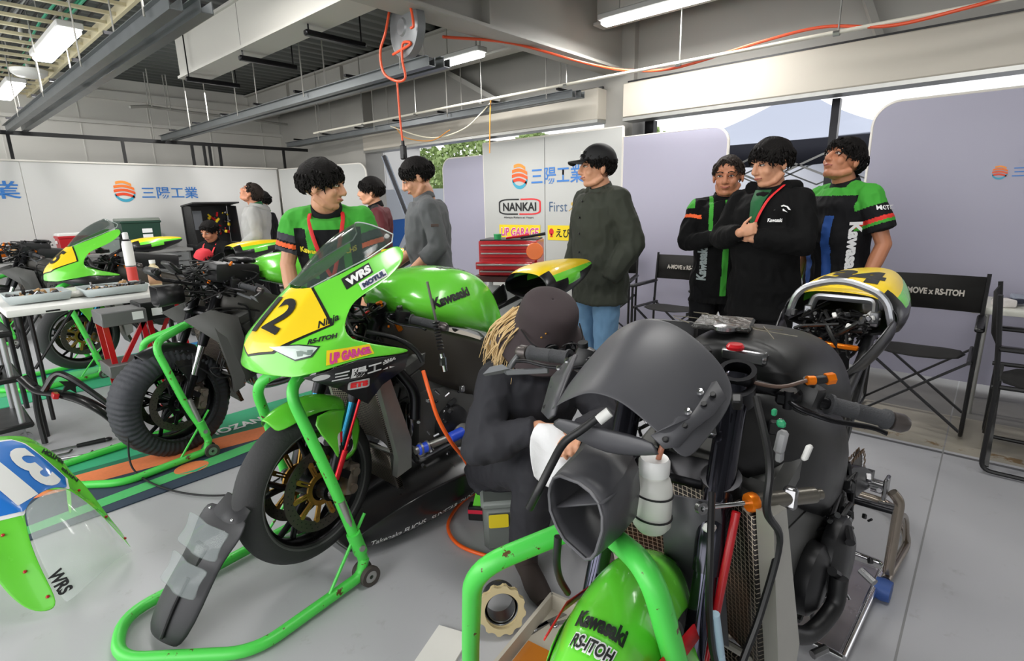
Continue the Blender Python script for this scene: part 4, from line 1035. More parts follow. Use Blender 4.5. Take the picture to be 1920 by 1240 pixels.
def black_side(t, s=-1):
    v = [(-.075, -.232, .852), (.0, -.266, .864), (.10, -.288, .884), (.22, -.290, .868), (.315, -.285, .858), (.30, -.275, .80), (.205, -.262, .76), (.145, -.25, .70), (.05, -.225, .78)]
    poly = [V((x, y if s < 0 else -y, z)) for x, y, z in v]
    c = V((.13, (-.272 if s < 0 else .272), .81))
    mb = MB().add(poly + [c], [(i, (i + 1) % 9, 9) for i in range(9)])
    return obj('black_side_panel', mb, CARB, t, solid=0.005)
def main_bike(label, loc, detail=True, number='12'):
    t = thing('motorcycle', label, 'motorcycle', loc, 0, 'racing motorcycles in the garage')
    S = steerM(0.17, 0.12)
    wheel(t, (0, 0, .36), S)
    forks(t, S)
    f = fender(t, S, 0.36)
    if detail:
        for o in [c for c in COL.objects if c.parent == t and c.name.startswith('fender_side')][:1]:
            bv = bvh_of(o)
            decal('sticker', o, [(.075, -.25, .475), (.15, -.25, .475), (.16, -.25, .565), (.085, -.25, .565)], WHITET, shape=[rrect2(0, 0, 1, 1, .2)], target=bv)
            decal('sticker', o, [(.075, -.25, .475), (.15, -.25, .475), (.16, -.25, .565), (.085, -.25, .565)], BLACKT, text='B', bold=.05, shear=.2, target=bv, lift=.003)
            decal('sticker', o, [(.09, -.25, .53), (.12, -.25, .53), (.13, -.25, .567), (.10, -.25, .567)], REDP, shape=[[(0, 0), (1, 0), (.8, 1), (0, 1)]], target=bv, lift=.0045)
    engine(t); radiator(t, w=0.175); frame_spars(t); swingarm(t, True)
    wheel(t, (1.43, 0, .335), None, R=0.315, w=0.19, disc=False)
    tk = tank(t) if detail else obj('airbox_cover', MB().box((.62, 0, .95), (.42, .30, .14), (0, .12, 0), .04, seg=2), BLACKP, t)
    tail(t)
    F, bv = fairing(t)
    for s in (-1, 1): black_side(t, s)
    # inner black trim round the bar cut-out
    for s in (-1, 1):
        obj('inner_trim', MB().grid([[V((.10, .20 * s, 1.03)), V((.15, .15 * s, 1.02))], [V((.12, .235 * s, .96)), V((.18, .15 * s, .94))], [V((.30, .27 * s, .88)), V((.32, .17 * s, .86))]]), BLACKP, t, solid=0.004)
    # windscreen
    cen = [(.045, 1.12), (.115, 1.205), (.20, 1.278), (.29, 1.325), (.33, 1.338)]; side = [(.062, .078, 1.12), (.15, .116, 1.163), (.27, .143, 1.212), (.385, .135, 1.262), (.40, .125, 1.29)]
    rows = []
    for (cx, cz), (sx, sy, sz) in zip(cen, side):
        row = []
        for k in range(9):
            b = -1 + k / 4; ab = abs(b)
            row.append(V((cx + (sx - cx) * ab ** 1.6, sy * b, cz + (sz - cz) * ab ** 2.0)))
        rows.append(row)
    sc = obj('windscreen', MB().grid(rows), M('smoked_screen', (70, 84, 78), 0.06, alpha=0.42), t, solid=0.003, sub=2)
    edge = [r[0] for r in rows] + rows[-1][1:-1] + [r[-1] for r in rows[::-1]]
    obj('screen_edge', MB().tube(edge, 0.003, 6), M('screen_edge_clear', (170, 180, 176), 0.2), sc)
    # dash and head area
    obj('dash', MB().box((.25, 0, 1.10), (.02, .13, .085), (0, -.6, 0), .006).box((.28, 0, 1.06), (.1, .03, .03), bev=.005), BLACKP, t)
    obj('fairing_stay', MB().tube([(.3, .03, .95), (.12, .03, .98), (-.05, .05, .93)], .009, 8).tube([(.3, -.03, .95), (.12, -.03, .98), (-.05, -.05, .93)], .009, 8).tube([(.16, -.03, 1.0), (.13, -.21, 1.03)], .007, 8).tube([(.16, .03, 1.0), (.13, .21, 1.03)], .007, 8), BLACKP, t)
    for s in (-1, 1):
        h = bar_side(t, S, s, tip=(.40, .36, .94))
    looms(t, 4, 16); bits(t, 5, 9, cols=(('clamp', STEEL), ('connector', BLACKP), ('red_fitting', M('red_anodised', (220, 40, 50), 0.3, 0.6)), ('orange_fitting', ORANGE)))
    looms(t, 14, 10, ((.30, .48), (-.16, -.05), (.55, .86)))
    # reservoirs and steering damper
    obj('brake_reservoir', MB().lathe([(.018, 0), (.022, .01), (.022, .045), (.018, .05)], (.31, .18, 1.03)), M('smoke_plastic', (120, 110, 90), .3), t)
    # ---- fairing graphics
    tl = .002
    yq = [V(q) for q in ((-.16, -.04, .94), (.0, -.26, .97), (.14, -.2, 1.10), (.02, .03, 1.14))]
    nrm = V((-1, -.75, .55)).normalized()
    def onf(nm, poly3, mat, **k):
        """polygon of 3D points pressed on to the fairing along the plate normal"""
        mb = MB().add([V(q) for q in poly3], [tuple(range(len(poly3)))]); me0 = mb.mesh('d'); bm = bmesh.new(); bm.from_mesh(me0)
        bmesh.ops.triangulate(bm, faces=bm.faces)
        for _ in range(4):
            es = [e for e in bm.edges if e.calc_length() > .02]
            if not es: break
            bmesh.ops.subdivide_edges(bm, edges=es, cuts=1); bmesh.ops.triangulate(bm, faces=bm.faces)
        lift = k.get('lift', tl)
        for v in bm.verts:
            d = k.get('dir', nrm).normalized(); best = None
            h = bv.ray_cast(v.co + d * .08, -d, .2)
            if h[0] is not None: best = (h[0], h[3]); h2 = h
            else: h2 = bv.find_nearest(v.co)
            if best is None: best = (h2[0], 0)
            nn = h2[1] if h2[1].dot(d) > 0 else -h2[1]
            v.co = best[0] + nn * (lift + .0015)
        bm.to_mesh(me0); bm.free()
        return obj(nm, me0, mat, F, sharp=0, norm=False)
    onf('plate_border', [(-.14, .07, .925), (-.155, 0, .905), (-.124, -.127, .930), (.070, -.207, 1.0), (.068, -.087, 1.127), (.05, .02, 1.135)], BLACKT, lift=.0)
    onf('number_plate', [(-.13, .07, .93), (-.15, 0, .912), (-.120, -.118, .936), (.062, -.197, 1.0), (.062, -.084, 1.121), (.04, .02, 1.125)], YELLOW, lift=.002)
    def onquad(nm, quad, mat, text, bold=0, shear=0, lift=.004, spacing=1):
        vs, fs = text_mesh(text, bold, shear, spacing); q = on_quad(vs, quad)
        d = (V(quad[1]) - V(quad[0])).cross(V(quad[3]) - V(quad[0])).normalized()
        if d.y > 0: d = -d
        me0 = MB().add(q, fs).mesh('d'); bm = bmesh.new(); bm.from_mesh(me0); bmesh.ops.triangulate(bm, faces=bm.faces)
        for _ in range(3):
            es = [e for e in bm.edges if e.calc_length() > .02]
            if not es: break
            bmesh.ops.subdivide_edges(bm, edges=es, cuts=1); bmesh.ops.triangulate(bm, faces=bm.faces)
        for v in bm.verts:
            h2 = bv.ray_cast(v.co + d * .06, -d, .2)
            if h2[0] is None: h2 = bv.find_nearest(v.co)
            nn = h2[1] if h2[1].dot(d) > 0 else -h2[1]; v.co = h2[0] + nn * lift + d * .001
        bm.to_mesh(me0); bm.free(); return obj(nm, me0, mat, F, sharp=0, norm=False)
    onquad('lettering', [(-.098, -.008, .997), (-.087, -.098, .978), (.018, -.105, 1.07), (.010, -.015, 1.088)], BLACKT, number[-1], bold=.025, lift=.007)
    onquad('lettering', [(-.112, .05, .985), (-.110, .014, .985), (.002, .010, 1.088), (.002, .045, 1.088)], BLACKT, '1', bold=.02, lift=.007)
    if not detail: return t
    # ---- left-hand hose group seen from the camera
    obj('vertical_lever_rod', MB().cyl((.445, -.30, .96), (.40, -.315, 1.12), .005, seg=8), ALU, t)
    mb = MB()
    for k in range(9): mb.torus_like([(.010, 0), (.014, .004), (.010, .008)], V((.43 - k * .001, -.315 - k * .004, .955 - k * .012)), (.05, .3, 1), 14)
    obj('rubber_bellows', mb, BLACKP, t)
    obj('hose_connector', MB().cyl((.42, -.35, .845), (.425, -.36, .775), .010, seg=10).cyl((.42, -.355, .83), (.42, -.357, .80), .014, seg=6), CHROME, t)
    obj('coolant_hose', MB().tube([(.25, -.12, .93), (.33, -.20, .90), (.38, -.24, .85), (.40, -.26, .80)], .010, 10, smooth=6), BLACKP, t)
    obj('blue_hose', MB().cyl((.385, -.215, .415), (.43, -.225, .42), .022, seg=16), HOSEB, t, label='blue silicone hose joint, front'); obj('blue_hose', MB().cyl((.53, -.245, .425), (.60, -.25, .43), .024, seg=16), HOSEB, t, label='blue silicone hose joint, rear')
    mb = MB().cyl((.37, -.21, .415), (.6, -.25, .43), .016, seg=14)
    for x in (.392, .422, .54, .59): mb.cyl((x, -.215 - (x - .39) * .16, .418), (x + .008, -.217 - (x - .39) * .16, .418), .0255, seg=16)
    obj('hose_joint', mb, ALU, t)
    obj('water_pump', MB().lathe([(.05, 0), (.055, .02), (.03, .05), (0, .052)], (.62, -.2, .40), (0, -1, 0), 22), ENG, t)
    bits(t, 21, 12, ((.36, .72), (-.23, -.16), (.34, .62)), cols=(('bolt', STEEL), ('bracket', ENGD)))
    for s in (-1, 1):
        obj('air_tube', MB().tube([(.36, .15 * s, .75), (.40, .19 * s, .66), (.39, .2 * s, .55)], .022, 12, smooth=5), DARKM, t)
    obj('stroke_sensor', MB().cyl((.185, -.135, .68), (.10, -.138, .50), .006, seg=10).cyl((.10, -.138, .50), (.05, -.14, .40), .012, seg=12), M('red_anodised'), t, label='red suspension travel sensor')
    # lower belly pan, black with white sponsor lines along its edge
    rows = []
    for x, w, zt, zb in ((.10, .13, .12, .03), (.25, .20, .20, .02), (.45, .235, .24, .02), (.7, .235, .22, .03), (.98, .20, .2, .05)):
        rows.append([V((x, -w, zt)), V((x - .02, -w - .01, (zt + zb) / 2)), V((x, -w + .03, zb)), V((x, 0, zb - .01)), V((x, w - .03, zb)), V((x - .02, w + .01, (zt + zb) / 2)), V((x, w, zt))])
    bp = obj('belly_pan', MB().grid(rows), CARB, t, solid=.004, sub=1)
    bb = bvh_of(bp)
    decal('lettering', bp, [(.16, -.33, .055), (.40, -.33, .065), (.40, -.33, .095), (.16, -.33, .085)], WHITET, text='Takenaka FUCHS', bold=.02, target=bb)
    decal('lettering', bp, [(.43, -.33, .065), (.86, -.33, .075), (.86, -.33, .10), (.43, -.33, .09)], WHITET, text='SUNSTAR  DUNLOP  YUASA', bold=.02, target=bb)
    onquad('lettering', [(.012, -.215, 1.0), (.085, -.222, 1.012), (.09, -.21, 1.045), (.02, -.2, 1.03)], BLACKT, 'Ninja', bold=.03, shear=.3)
    onquad('lettering', [(-.035, -.205, .952), (.06, -.24, .962), (.062, -.235, .978), (-.03, -.2, .968)], BLACKT, 'RS-ITOH', bold=.05, shear=.3)
    onf('sticker', [(.150, -.185, 1.122), (.258, -.19, 1.168), (.258, -.17, 1.206), (.150, -.155, 1.160)], BLACKT, dir=V((-.2, -.8, .5)).normalized(), lift=.001)
    onf('sticker', [(.195, -.20, 1.103), (.30, -.21, 1.145), (.30, -.195, 1.172), (.195, -.185, 1.13)], WHITET, dir=V((-.2, -.8, .3)).normalized(), lift=.002)
    onquad('lettering', [(.158, -.18, 1.128), (.252, -.187, 1.170), (.252, -.172, 1.20), (.158, -.16, 1.156)], WHITET, 'WRS', bold=.06, lift=.005)
    onquad('lettering', [(.203, -.2, 1.11), (.295, -.21, 1.147), (.295, -.198, 1.167), (.203, -.19, 1.127)], M('print_navy', (40, 50, 90)), 'MOTUL', bold=.08, lift=.006)
    ys = [(.055, -.278, .895), (.215, -.283, .905), (.215, -.275, .935), (.055, -.26, .935)]
    onf('sticker', [(-.005, -.275, .884), (.165, -.29, .892), (.158, -.278, .926), (.01, -.25, .930)], YELLOW, dir=V((0, -1, .1)).normalized(), lift=.001)
    onquad('lettering', [(.004, -.275, .890), (.158, -.288, .897), (.152, -.28, .920), (.014, -.256, .923)], M('magenta_print', (214, 60, 140)), 'UP GARAGE', bold=.07, shear=.15, lift=.004)
    onf('headlight_border', [(-.128, -.095, .950), (-.06, -.19, .955), (-.005, -.232, .945), (-.03, -.222, .912), (-.085, -.2, .905)], M('headlight_dark', (50, 60, 56), .2), dir=V((-.7, -.7, .2)).normalized(), lift=.001)
    onf('headlight', [(-.120, -.103, .946), (-.06, -.188, .950), (-.012, -.228, .941), (-.035, -.22, .917), (-.085, -.2, .910)], M('headlight_lens', (206, 222, 214), .12, coat=.8), dir=V((-.7, -.7, .2)).normalized(), lift=.003)
    onquad('headlight_mark', [(-.07, -.2, .918), (-.03, -.222, .92), (-.025, -.222, .936), (-.07, -.195, .936)], M('headlight_grey', (120, 140, 130), .2), 'N', bold=.1, lift=.005)  # grey letter-shaped patch laid on the lens
    bs = [c for c in COL.objects if c.parent == t and c.name.startswith('black_side_panel')][0]
    q = lambda x0, x1, z0, z1, z2, z3, y=-.32: [(x0, y, z0), (x1, y, z1), (x1, y, z2), (x0, y, z3)]
    bv2 = bvh_of(bs)
    decal('lettering', bs, q(.015, .255, .815, .822, .862, .855), WHITET, text='三陽工業', bold=.03, target=bv2, lift=.004)
    decal('logo', bs, q(-.05, .005, .832, .832, .855, .855), WHITET, shape=[circle2(.5, .5, .5, .5)], target=bv2, lift=.004)
    decal('sticker', bs, q(.075, .145, .768, .772, .806, .802), M('silver_print', (180, 180, 180)), shape=[rrect2(0, 0, 1, 1, .15)], target=bv2, lift=.004)
    decal('lettering', bs, q(.082, .138, .775, .778, .80, .797), REDP, text='ETS', bold=.08, target=bv2, lift=.006)
    tb = bvh_of(tk)
    decal('lettering', tk, [(.505, -.30, 1.028), (.72, -.30, 1.062), (.72, -.28, 1.102), (.505, -.28, 1.068)], BLACKT, text='Kawasaki', bold=.05, target=tb, lift=.002)
    decal('badge', tk, [(.66, -.09, 1.3), (.86, -.09, 1.3), (.86, -.05, 1.3), (.66, -.05, 1.3)], BLACKT, text='RS-ITOH', bold=.05, target=tb, lift=.002)
    return t
MAIN = main_bike('green fairing racing motorcycle with yellow number 12 plate in the centre', (.87, 1.87, 0))
paddock_stand('green front stand under the centre motorcycle, long base curling round the grey pouch', (.87, 1.87, 0), 0)
# ================================================================== motorcycle with tyre warmer behind, bare of its fairing
def stripped_bike(label, loc, rotz=0, lift=0.0, steer=0.17, warm=True, tankm=GREEN, tailm=YELLOW, seed=1, chrome=True, hasTank=True):
    t = thing('motorcycle', label, 'motorcycle', (loc[0], loc[1], lift), rotz, 'racing motorcycles in the garage')
    S = steerM(steer, .12)
    wheel(t, (0, 0, .31), S, warm=warm, gold=DARKM if warm else GOLD)
    forks(t, S, z0=.31, stan=CHROME, zt=.97)
    f = fender(t, S, .31, mat=CARB)
    engine(t); radiator(t, w=.175, tank_m=M('matte_side_shroud', (84, 84, 82), .6)); frame_spars(t, M('frame_dark_grey', (66, 64, 60), .45, .3)); swingarm(t)
    wheel(t, (1.43, 0, .315), None, R=.315, w=.19, disc=False)
    if hasTank: tank(t, tankm, [(x + .13, a * 1.0, b, c, d) for x, a, b, c, d in ((.43, 1.06, .97, .10, .13), (.50, 1.10, .94, .135, .19), (.60, 1.12, .90, .145, .22), (.70, 1.12, .86, .15, .2), (.80, 1.08, .80, .13, .15), (.88, 1.0, .76, .10, .12))])
    else: obj('airbox_cover', MB().box((.62, 0, .93), (.40, .30, .14), (0, .15, 0), .04, seg=2), BLACKP, t)
    tail(t, ymat=tailm)
    for s in (-1, 1):
        bar_side(t, S, s, tip=(.40, .36, .93), guard=(s < 0))
        # black matte cooling shrouds beside the radiator
        mb = MB().add([V((.08, .19 * s, .80)), V((.22, .21 * s, .84)), V((.36, .215 * s, .78)), V((.42, .21 * s, .40)), V((.33, .20 * s, .36)), V((.26, .2 * s, .62))], [(0, 1, 5), (1, 2, 5), (5, 2, 3, 4)])
        obj('radiator_shroud', mb, M('matte_side_shroud'), t, solid=.006)
    # air intake and instrument bracket at the nose
    rings = []
    for x, w, a, b in ((.01, .075, .87, .98), (.14, .08, .88, .975)):
        rings.append([V((x, -w, a + .02)), V((x, -w * .6, a)), V((x, w * .6, a)), V((x, w, a + .02)), V((x, w * .9, b)), V((x, -w * .9, b))])
    obj('intake_duct', MB().rings(rings, False), BLACKP, t, solid=.005)
    obj('dash_bracket', MB().tube([(.3, -.04, .95), (.05, -.05, 1.02), (.0, -.09, 1.08)], .010, 8).tube([(.3, .04, .95), (.05, .05, 1.02), (.0, .09, 1.08)], .010, 8).box((.02, 0, 1.07), (.04, .2, .04), (0, -.5, 0), .01).box((.12, 0, 1.08), (.025, .14, .09), (0, -.7, 0), .008), BLACKP, t)
    obj('airbox', MB().box((.43, 0, 1.02), (.26, .28, .12), (0, .12, 0), .03, seg=2).box((.50, -.02, 1.09), (.12, .16, .03), (0, .1, 0), .01), BLACKP, t)
    looms(t, seed, 22, ((.12, .6), (-.17, .17), (.86, 1.1))); looms(t, seed + 9, 12, ((.2, .6), (-.19, -.1), (.4, .86)))
    bits(t, seed + 1, 12, ((.2, .58), (-.16, .16), (.9, 1.1)), cols=(('clamp', STEEL), ('connector', BLACKP), ('orange_fitting', ORANGE)))
    bits(t, seed + 2, 10, ((.3, .7), (-.23, -.17), (.36, .62)), cols=(('bolt', STEEL), ('bracket', ENGD)))
    obj('coolant_bottle', MB().lathe([(.02, 0), (.028, .01), (.028, .07), (.015, .09), (.015, .11)], (.33, -.16, .62), seg=16), M('translucent_white', (226, 226, 218), .3), t)
    return t
A = stripped_bike('racing motorcycle without fairing, its front wheel wrapped in a black tyre warmer', (.88, 3.5), steer=.2, seed=31)
paddock_stand('green front stand holding the motorcycle with the tyre warmer', (.90, 3.5, 0), 0, dz=-.11)
# warmer plug lead
mb = MB().tube([(.62, 3.36, .24), (.60, 3.30, .05), (.66, 3.0, .014), (.80, 2.72, .014), (1.0, 2.62, .012), (1.3, 2.75, .012)], .005, 8, smooth=8)
obj('warmer_lead', mb, BLACKP, label='grey power lead of the tyre warmer trailing over the floor mat', cat='cable')
# green motorcycle with plate 5 behind the table
D = main_bike('green racing motorcycle with yellow number 15 plate beyond the white table', (.88, 5.85, 0), detail=False, number='15')
paddock_stand('green front stand under the motorcycle beyond the white table', (.88, 5.85, 0), 0)
E_ = stripped_bike('bare black racing motorcycle at the far left behind the white table', (.55, 8.05), steer=.1, warm=False, seed=51, hasTank=False)
paddock_stand('green front stand at the far left under the bare black motorcycle', (.55, 8.05, 0), 0, dz=-.11)
# ================================================================== nearest motorcycle, stripped, at the right
def near_bike():
    yaw = math.radians(-3.4)
    t = thing('motorcycle', 'stripped black motorcycle at right with air duct, bottle and bare radiator', 'motorcycle', (.709, .438, .058), yaw, 'racing motorcycles in the garage')
    S = steerM(.218, .2)
    wheel(t, (0, 0, .36), S)
    forks(t, S, stan=M('dark_stanchion', (70, 70, 84), .12, .9), top=M('black_fork_tube', (58, 58, 66), .14, .85))
    # front fender, full round nose
    R = .335; rows = []
    for i in range(12):
        a = math.radians(52 + i * 8.2); fr = max(0, i - 7) / 4
        w = .074 - .018 * fr
        row = []
        for k in range(11):
            b = -1 + k / 5
            rr = R - .012 + .022 * (1 - b * b) - .055 * abs(b) ** 3
            row.append(V((math.cos(a) * rr, w * b * (1.12), .36 + math.sin(a) * rr)))
        rows.append(row)
    f = P('front_fender', MB().grid(rows), GREEN, t, S, solid=.004, sub=2)
    for s in (-1, 1):
        poly = [(-.15, .066 * s, .655), (-.02, .088 * s, .63), (.10, .09 * s, .58), (.12, .135 * s, .50), (.07, .155 * s, .40), (-.0, .150 * s, .36), (-.06, .125 * s, .45), (-.10, .10 * s, .55)]
        c = V((0, .125 * s, .52))
        P('fender_side', MB().add([V(p) for p in poly] + [c], [(i, (i + 1) % 8, 8) for i in range(8)]), GREEN, t, S, solid=.005, sub=1)
        P('fender_stripe', MB().add([V(p) for p in [(-.13, .079 * s, .66), (-.02, .096 * s, .638), (.10, .10 * s, .59), (.105, .112 * s, .565), (-.02, .108 * s, .61), (-.12, .088 * s, .64)]], [(0, 1, 4, 5), (1, 2, 3, 4)]), REDP, t, S, solid=.003)
    bv = bvh_of(f)
    def fq(y0, y1, a0, a1, r=.42):  # quad on the nose of the fender; a = angle
        pt = lambda y, a: S @ V((math.cos(math.radians(a)) * r, y, .36 + math.sin(math.radians(a)) * r))
        return [pt(y0, a0), pt(y1, a0), pt(y1, a1), pt(y0, a1)]
    def wrapdecal(nm, q, mat, text, lift, **k):
        vs, fs = text_mesh(text, k.get('bold', .03), k.get('shear', 0)); pq = on_quad(vs, q)
        me0 = MB().add(pq, fs).mesh('d'); bm = bmesh.new(); bm.from_mesh(me0); bmesh.ops.triangulate(bm, faces=bm.faces)
        for _ in range(3):
            es = [e for e in bm.edges if e.calc_length() > .015]
            if not es: break
            bmesh.ops.subdivide_edges(bm, edges=es, cuts=1); bmesh.ops.triangulate(bm, faces=bm.faces)
        c0 = S @ V((0, 0, .36))
        for v in bm.verts:
            d = (v.co - V((c0.x, v.co.y * .3, c0.z))).normalized(); h = bv.ray_cast(v.co + d * .1, -d, .3)
            if h[0] is not None: v.co = h[0] + d * lift
        bm.to_mesh(me0); bm.free(); return obj(nm, me0, mat, f, sharp=0, norm=False)
    wrapdecal('lettering', fq(.042, -.054, 108.5, 103.5), BLACKT, 'Kawasaki', .003, bold=.05)
    wrapdecal('sticker', fq(.036, -.048, 114.5, 110), WHITET, 'RS-ITOH', .003, bold=.12, shear=.2)
    wrapdecal('lettering', fq(.034, -.046, 114, 110.5), BLACKT, 'RS-ITOH', .0045, bold=.03, shear=.2)
    engine(t)
    rd0 = [c for c in COL.objects]
    n0 = set(rd0)
    radiator(t, x0=.26, z0=.78, x1=.36, z1=.30, w=.19, tank_m=M('rad_side_alu', (186, 184, 176), .4, .55, noise_s=10), uvs=84)
    new = [c for c in COL.objects if c not in n0]
    RR = Matrix.Translation((.35, 0, 0)) @ Matrix.Rotation(math.radians(-9), 4, 'Z') @ Matrix.Translation((-.35, 0, 0))
    for c in new: c.data.transform(RR)
    frame_spars(t, M('frame_scuffed_black', (26, 26, 27), .4, .1, noise_s=18, noise_a=.4)); swingarm(t)
    tail(t, wid=1.12)
    # open cavity in the tail with silver mount and wiring
    obj('tail_mount', MB().tube(fillet([(1.36, -.10, .93), (1.40, -.09, 1.0), (1.40, .09, 1.0), (1.36, .10, .93)], .02), .011, 8, sq=1.4).box((1.42, 0, 1.005), (.05, .17, .012), bev=.003).box((1.38, -.1, .945), (.04, .025, .05), bev=.004).box((1.38, .1, .945), (.04, .025, .05), bev=.004), M('cast_silver', (190, 192, 196), .3, .8), t)
    looms(t, 77, 26, ((1.2, 1.45), (-.11, .11), (.84, .97))); bits(t, 78, 10, ((1.2, 1.42), (-.1, .1), (.88, .97)), cols=(('connector', WHITE), ('plug', BLACKP), ('clip', STEEL)))
    obj('battery_strap', MB().box((1.20, -.02, .88), (.02, .16, .014), bev=.003).box((1.20, .02, .885), (.03, .03, .02), bev=.003), ORANGE, t, label='orange strap')
    obj('arch_trim', MB().tube(fillet([(1.34, -.155, .93), (1.335, -.13, 1.03), (1.335, 0, 1.075), (1.335, .13, 1.03), (1.34, .155, .93)], .06), .012, 8), M('cast_silver'), t)
    # yellow top numerals
    tc = [c for c in COL.objects if c.parent == t and c.name.startswith('tail_cowl')][0]; tv = bvh_of(tc)
    decal('lettering', tc, [(1.42, .10, 1.2), (1.42, -.10, 1.2), (1.62, -.08, 1.2), (1.62, .08, 1.2)], BLACKT, text='34', bold=.06, target=tv)
    # black airbox cover in place of the tank
    secs = [(.47, 1.02, .93, .09, .12), (.50, 1.035, .88, .125, .15), (.60, 1.04, .84, .14, .18), (.72, 1.03, .80, .14, .19), (.84, 1.0, .76, .13, .17), (.93, .94, .72, .11, .14), (1.0, .86, .70, .09, .12)]
    cv = tank(t, M('airbox_black', (24, 24, 25), .42, noise_s=12, noise_a=.3), secs, 'airbox_cover')
    mb = MB(); rn = random.Random(5)
    for i in range(7):
        x = .50 + rn.random() * .16; y = rn.uniform(-.1, .14)
        mb.tube([(x, y, 1.045), (x + rn.uniform(-.06, .06), y + rn.uniform(-.06, .06), 1.052), (x + rn.uniform(-.08, .08), y + rn.uniform(-.08, .08), 1.046)], .0011, 5, smooth=3)
    obj('foil_tape', MB().box((.58, .06, 1.046), (.15, .13, .012), (0, .03, .3), .005), M('crinkled_foil', (60, 60, 58), .3, .4, bump=.8, bump_s=50), t); obj('lacing_wire', mb, M('pale_wire', (110, 104, 88), .4), t)
    obj('map_sensor', MB().box((.50, -.03, 1.0), (.05, .10, .03), bev=.006).lathe([(.02, 0), (.026, .006), (.026, .014), (.01, .018)], (.52, .03, 1.04)), STEEL, t)
    pd = obj('pad_box', MB().box((.60, .21, .985), (.09, .13, .085), (0, .25, .35), .012, seg=2), M('pad_black', (24, 24, 26), .5), t)
    c0 = V((.60, .21, .985)); RB = rotm((0, .25, .35)); decal('lettering', pd, [c0 + RB @ V(q) for q in ((-.046, .055, -.028), (-.046, -.055, -.028), (-.046, -.055, .012), (-.046, .055, .012))], WHITET, text='Ninja', bold=.05, shear=.2)
    obj('red_cap', MB().lathe([(.018, 0), (.019, .006), (.015, .012), (0, .012)], (.46, -.02, 1.02)), REDM, t)
    for s in (-1, 1): bar_side(t, S, s, tip=(.46, .37, .91) if s < 0 else (.36, .40, .97), guard=(s > 0))
    # ---- instrument / screen carrier : curved matte sheet with drilled flanges
    def arch(x, w, zs): 
        ys = [w * k for k in (1, .78, .5, .25, 0, -.25, -.5, -.78, -1)]
        return [V((x + abs(y) * .12, y, z)) for y, z in zip(ys, zs + zs[:-1][::-1])]
    rows = [arch(-.005, .140, [.955, .985, 1.01, 1.03, 1.036]), arch(.04, .146, [.975, 1.015, 1.045, 1.067, 1.075]), arch(.10, .150, [1.0, 1.05, 1.085, 1.11, 1.117]), arch(.155, .146, [1.03, 1.08, 1.112, 1.132, 1.138])]
    d = obj('screen_carrier', MB().grid(rows), MATTE, t, solid=.004, sub=2)
    Rf = [(.11, -.098, 1.040), (.135, -.125, 1.052), (.118, -.150, 1.034), (.085, -.145, 1.015), (.05, -.130, .995), (.02, -.124, .977), (.0, -.111, .978), (.0, -.088, .992), (.03, -.108, 1.008)]
    Lf = [(.03, .162, .953), (.09, .19, 1.0), (.14, .185, 1.03), (.12, .150, 1.05), (.02, .112, .992), (.0, .105, .972), (.0, .12, .960)]
    for fp, hl, rv in ((Rf, [(.107, -.133, 1.039), (.088, -.128, 1.027), (.045, -.119, 1.002), (.008, -.108, .988)], [(.10, -.115, 1.04), (.062, -.115, 1.018)]), (Lf, [(.035, .158, .962), (.045, .145, .972), (.07, .168, .99)], [(.11, .165, 1.035), (.10, .178, 1.02)])):
        n = len(fp); c = V((0, 0, 0))
        for q in fp: c += V(q) / n
        fl = obj('drilled_flange', MB().add([V(q) for q in fp] + [c], [(i, (i + 1) % n, n) for i in range(n)]), MATTE, t, solid=.005)
        for q in hl: obj('hole', MB().lathe([(0, .0031), (.0046, .003), (.0046, -.003)], q, (-.55, .0, .83), 12), BLACKT, fl)
        for q in rv: obj('rivet', MB().lathe([(0, .006), (.005, .0055), (.0065, .002), (.0, 0)], q, (-.55, 0, .83), 12), CHROME, fl)
    obj('cross_web', MB().grid([[V((.002, -.100, .984)), V((.0, -.05, .985)), V((.0, .0, .980)), V((.0, .05, .975)), V((.0, .105, .972))], [V((-.005, -.105, .965)), V((-.010, -.05, .945)), V((-.006, 0, .930)), V((-.008, .05, .935)), V((-.005, .112, .950))], [V((.02, -.10, .960)), V((.03, -.05, .940)), V((.035, 0, .925)), V((.03, .05, .930)), V((.02, .11, .945))]]), MATTE, t, solid=.005, sub=1)
    # ---- air duct (snout)
    def sec(x, y0, y1, z0, z1, sh=0.0):
        c = [(y1, z1 - .022), (y1 - .004, z1 - .008), (y1 - .016, z1), ((y0 + y1) / 2, z1 + .002), (y0 + .03, z1 - .004), (y0 + .012, z1 - .014), (y0 + .001, z1 - .032), (y0 - .003, (z0 + z1) / 2), (y0 + .002, z0 + .018), (y0 + .008, z0 + .006), (y0 + .018, z0), ((y0 + y1) / 2 + .01, z0 + .012), (y1 - .026, z0 + .026), (y1 - .008, z0 + .046), (y1, z0 + .07)]
        return [V((x + sh * (z - z0), y, z)) for y, z in c]
    rings = [sec(-.080, -.046, .064, .788, .895, .25), sec(-.060, -.048, .066, .79, .90, .2), sec(.0, -.045, .070, .79, .912, .1), sec(.06, -.032, .082, .785, .925)]
    obj('air_duct', MB().rings(rings, False), MATTE, t, solid=.004, sharp=28)
    obj('duct_lip', MB().tube(rings[0], .003, 8, closed=True), M('duct_edge', (92, 92, 96), .4), t)
    obj('duct_vane', MB().add([V((-.055, .064, .83)), V((-.06, -.045, .885)), V((.05, -.035, .885)), V((.05, .07, .83))], [(0, 1, 2, 3)]), MATTE, t, solid=.003)
    # ---- white bottle on the nose
    b = thing_part('coolant_bottle', t)
    bc = (.108, -.035, .755)
    obj('body', MB().lathe([(.0, 0), (.026, .001), (.034, .012), (.034, .085), (.029, .102), (.0235, .108), (.0235, .114)], bc, seg=28), M('milky_plastic', (226, 226, 220), .35), b)
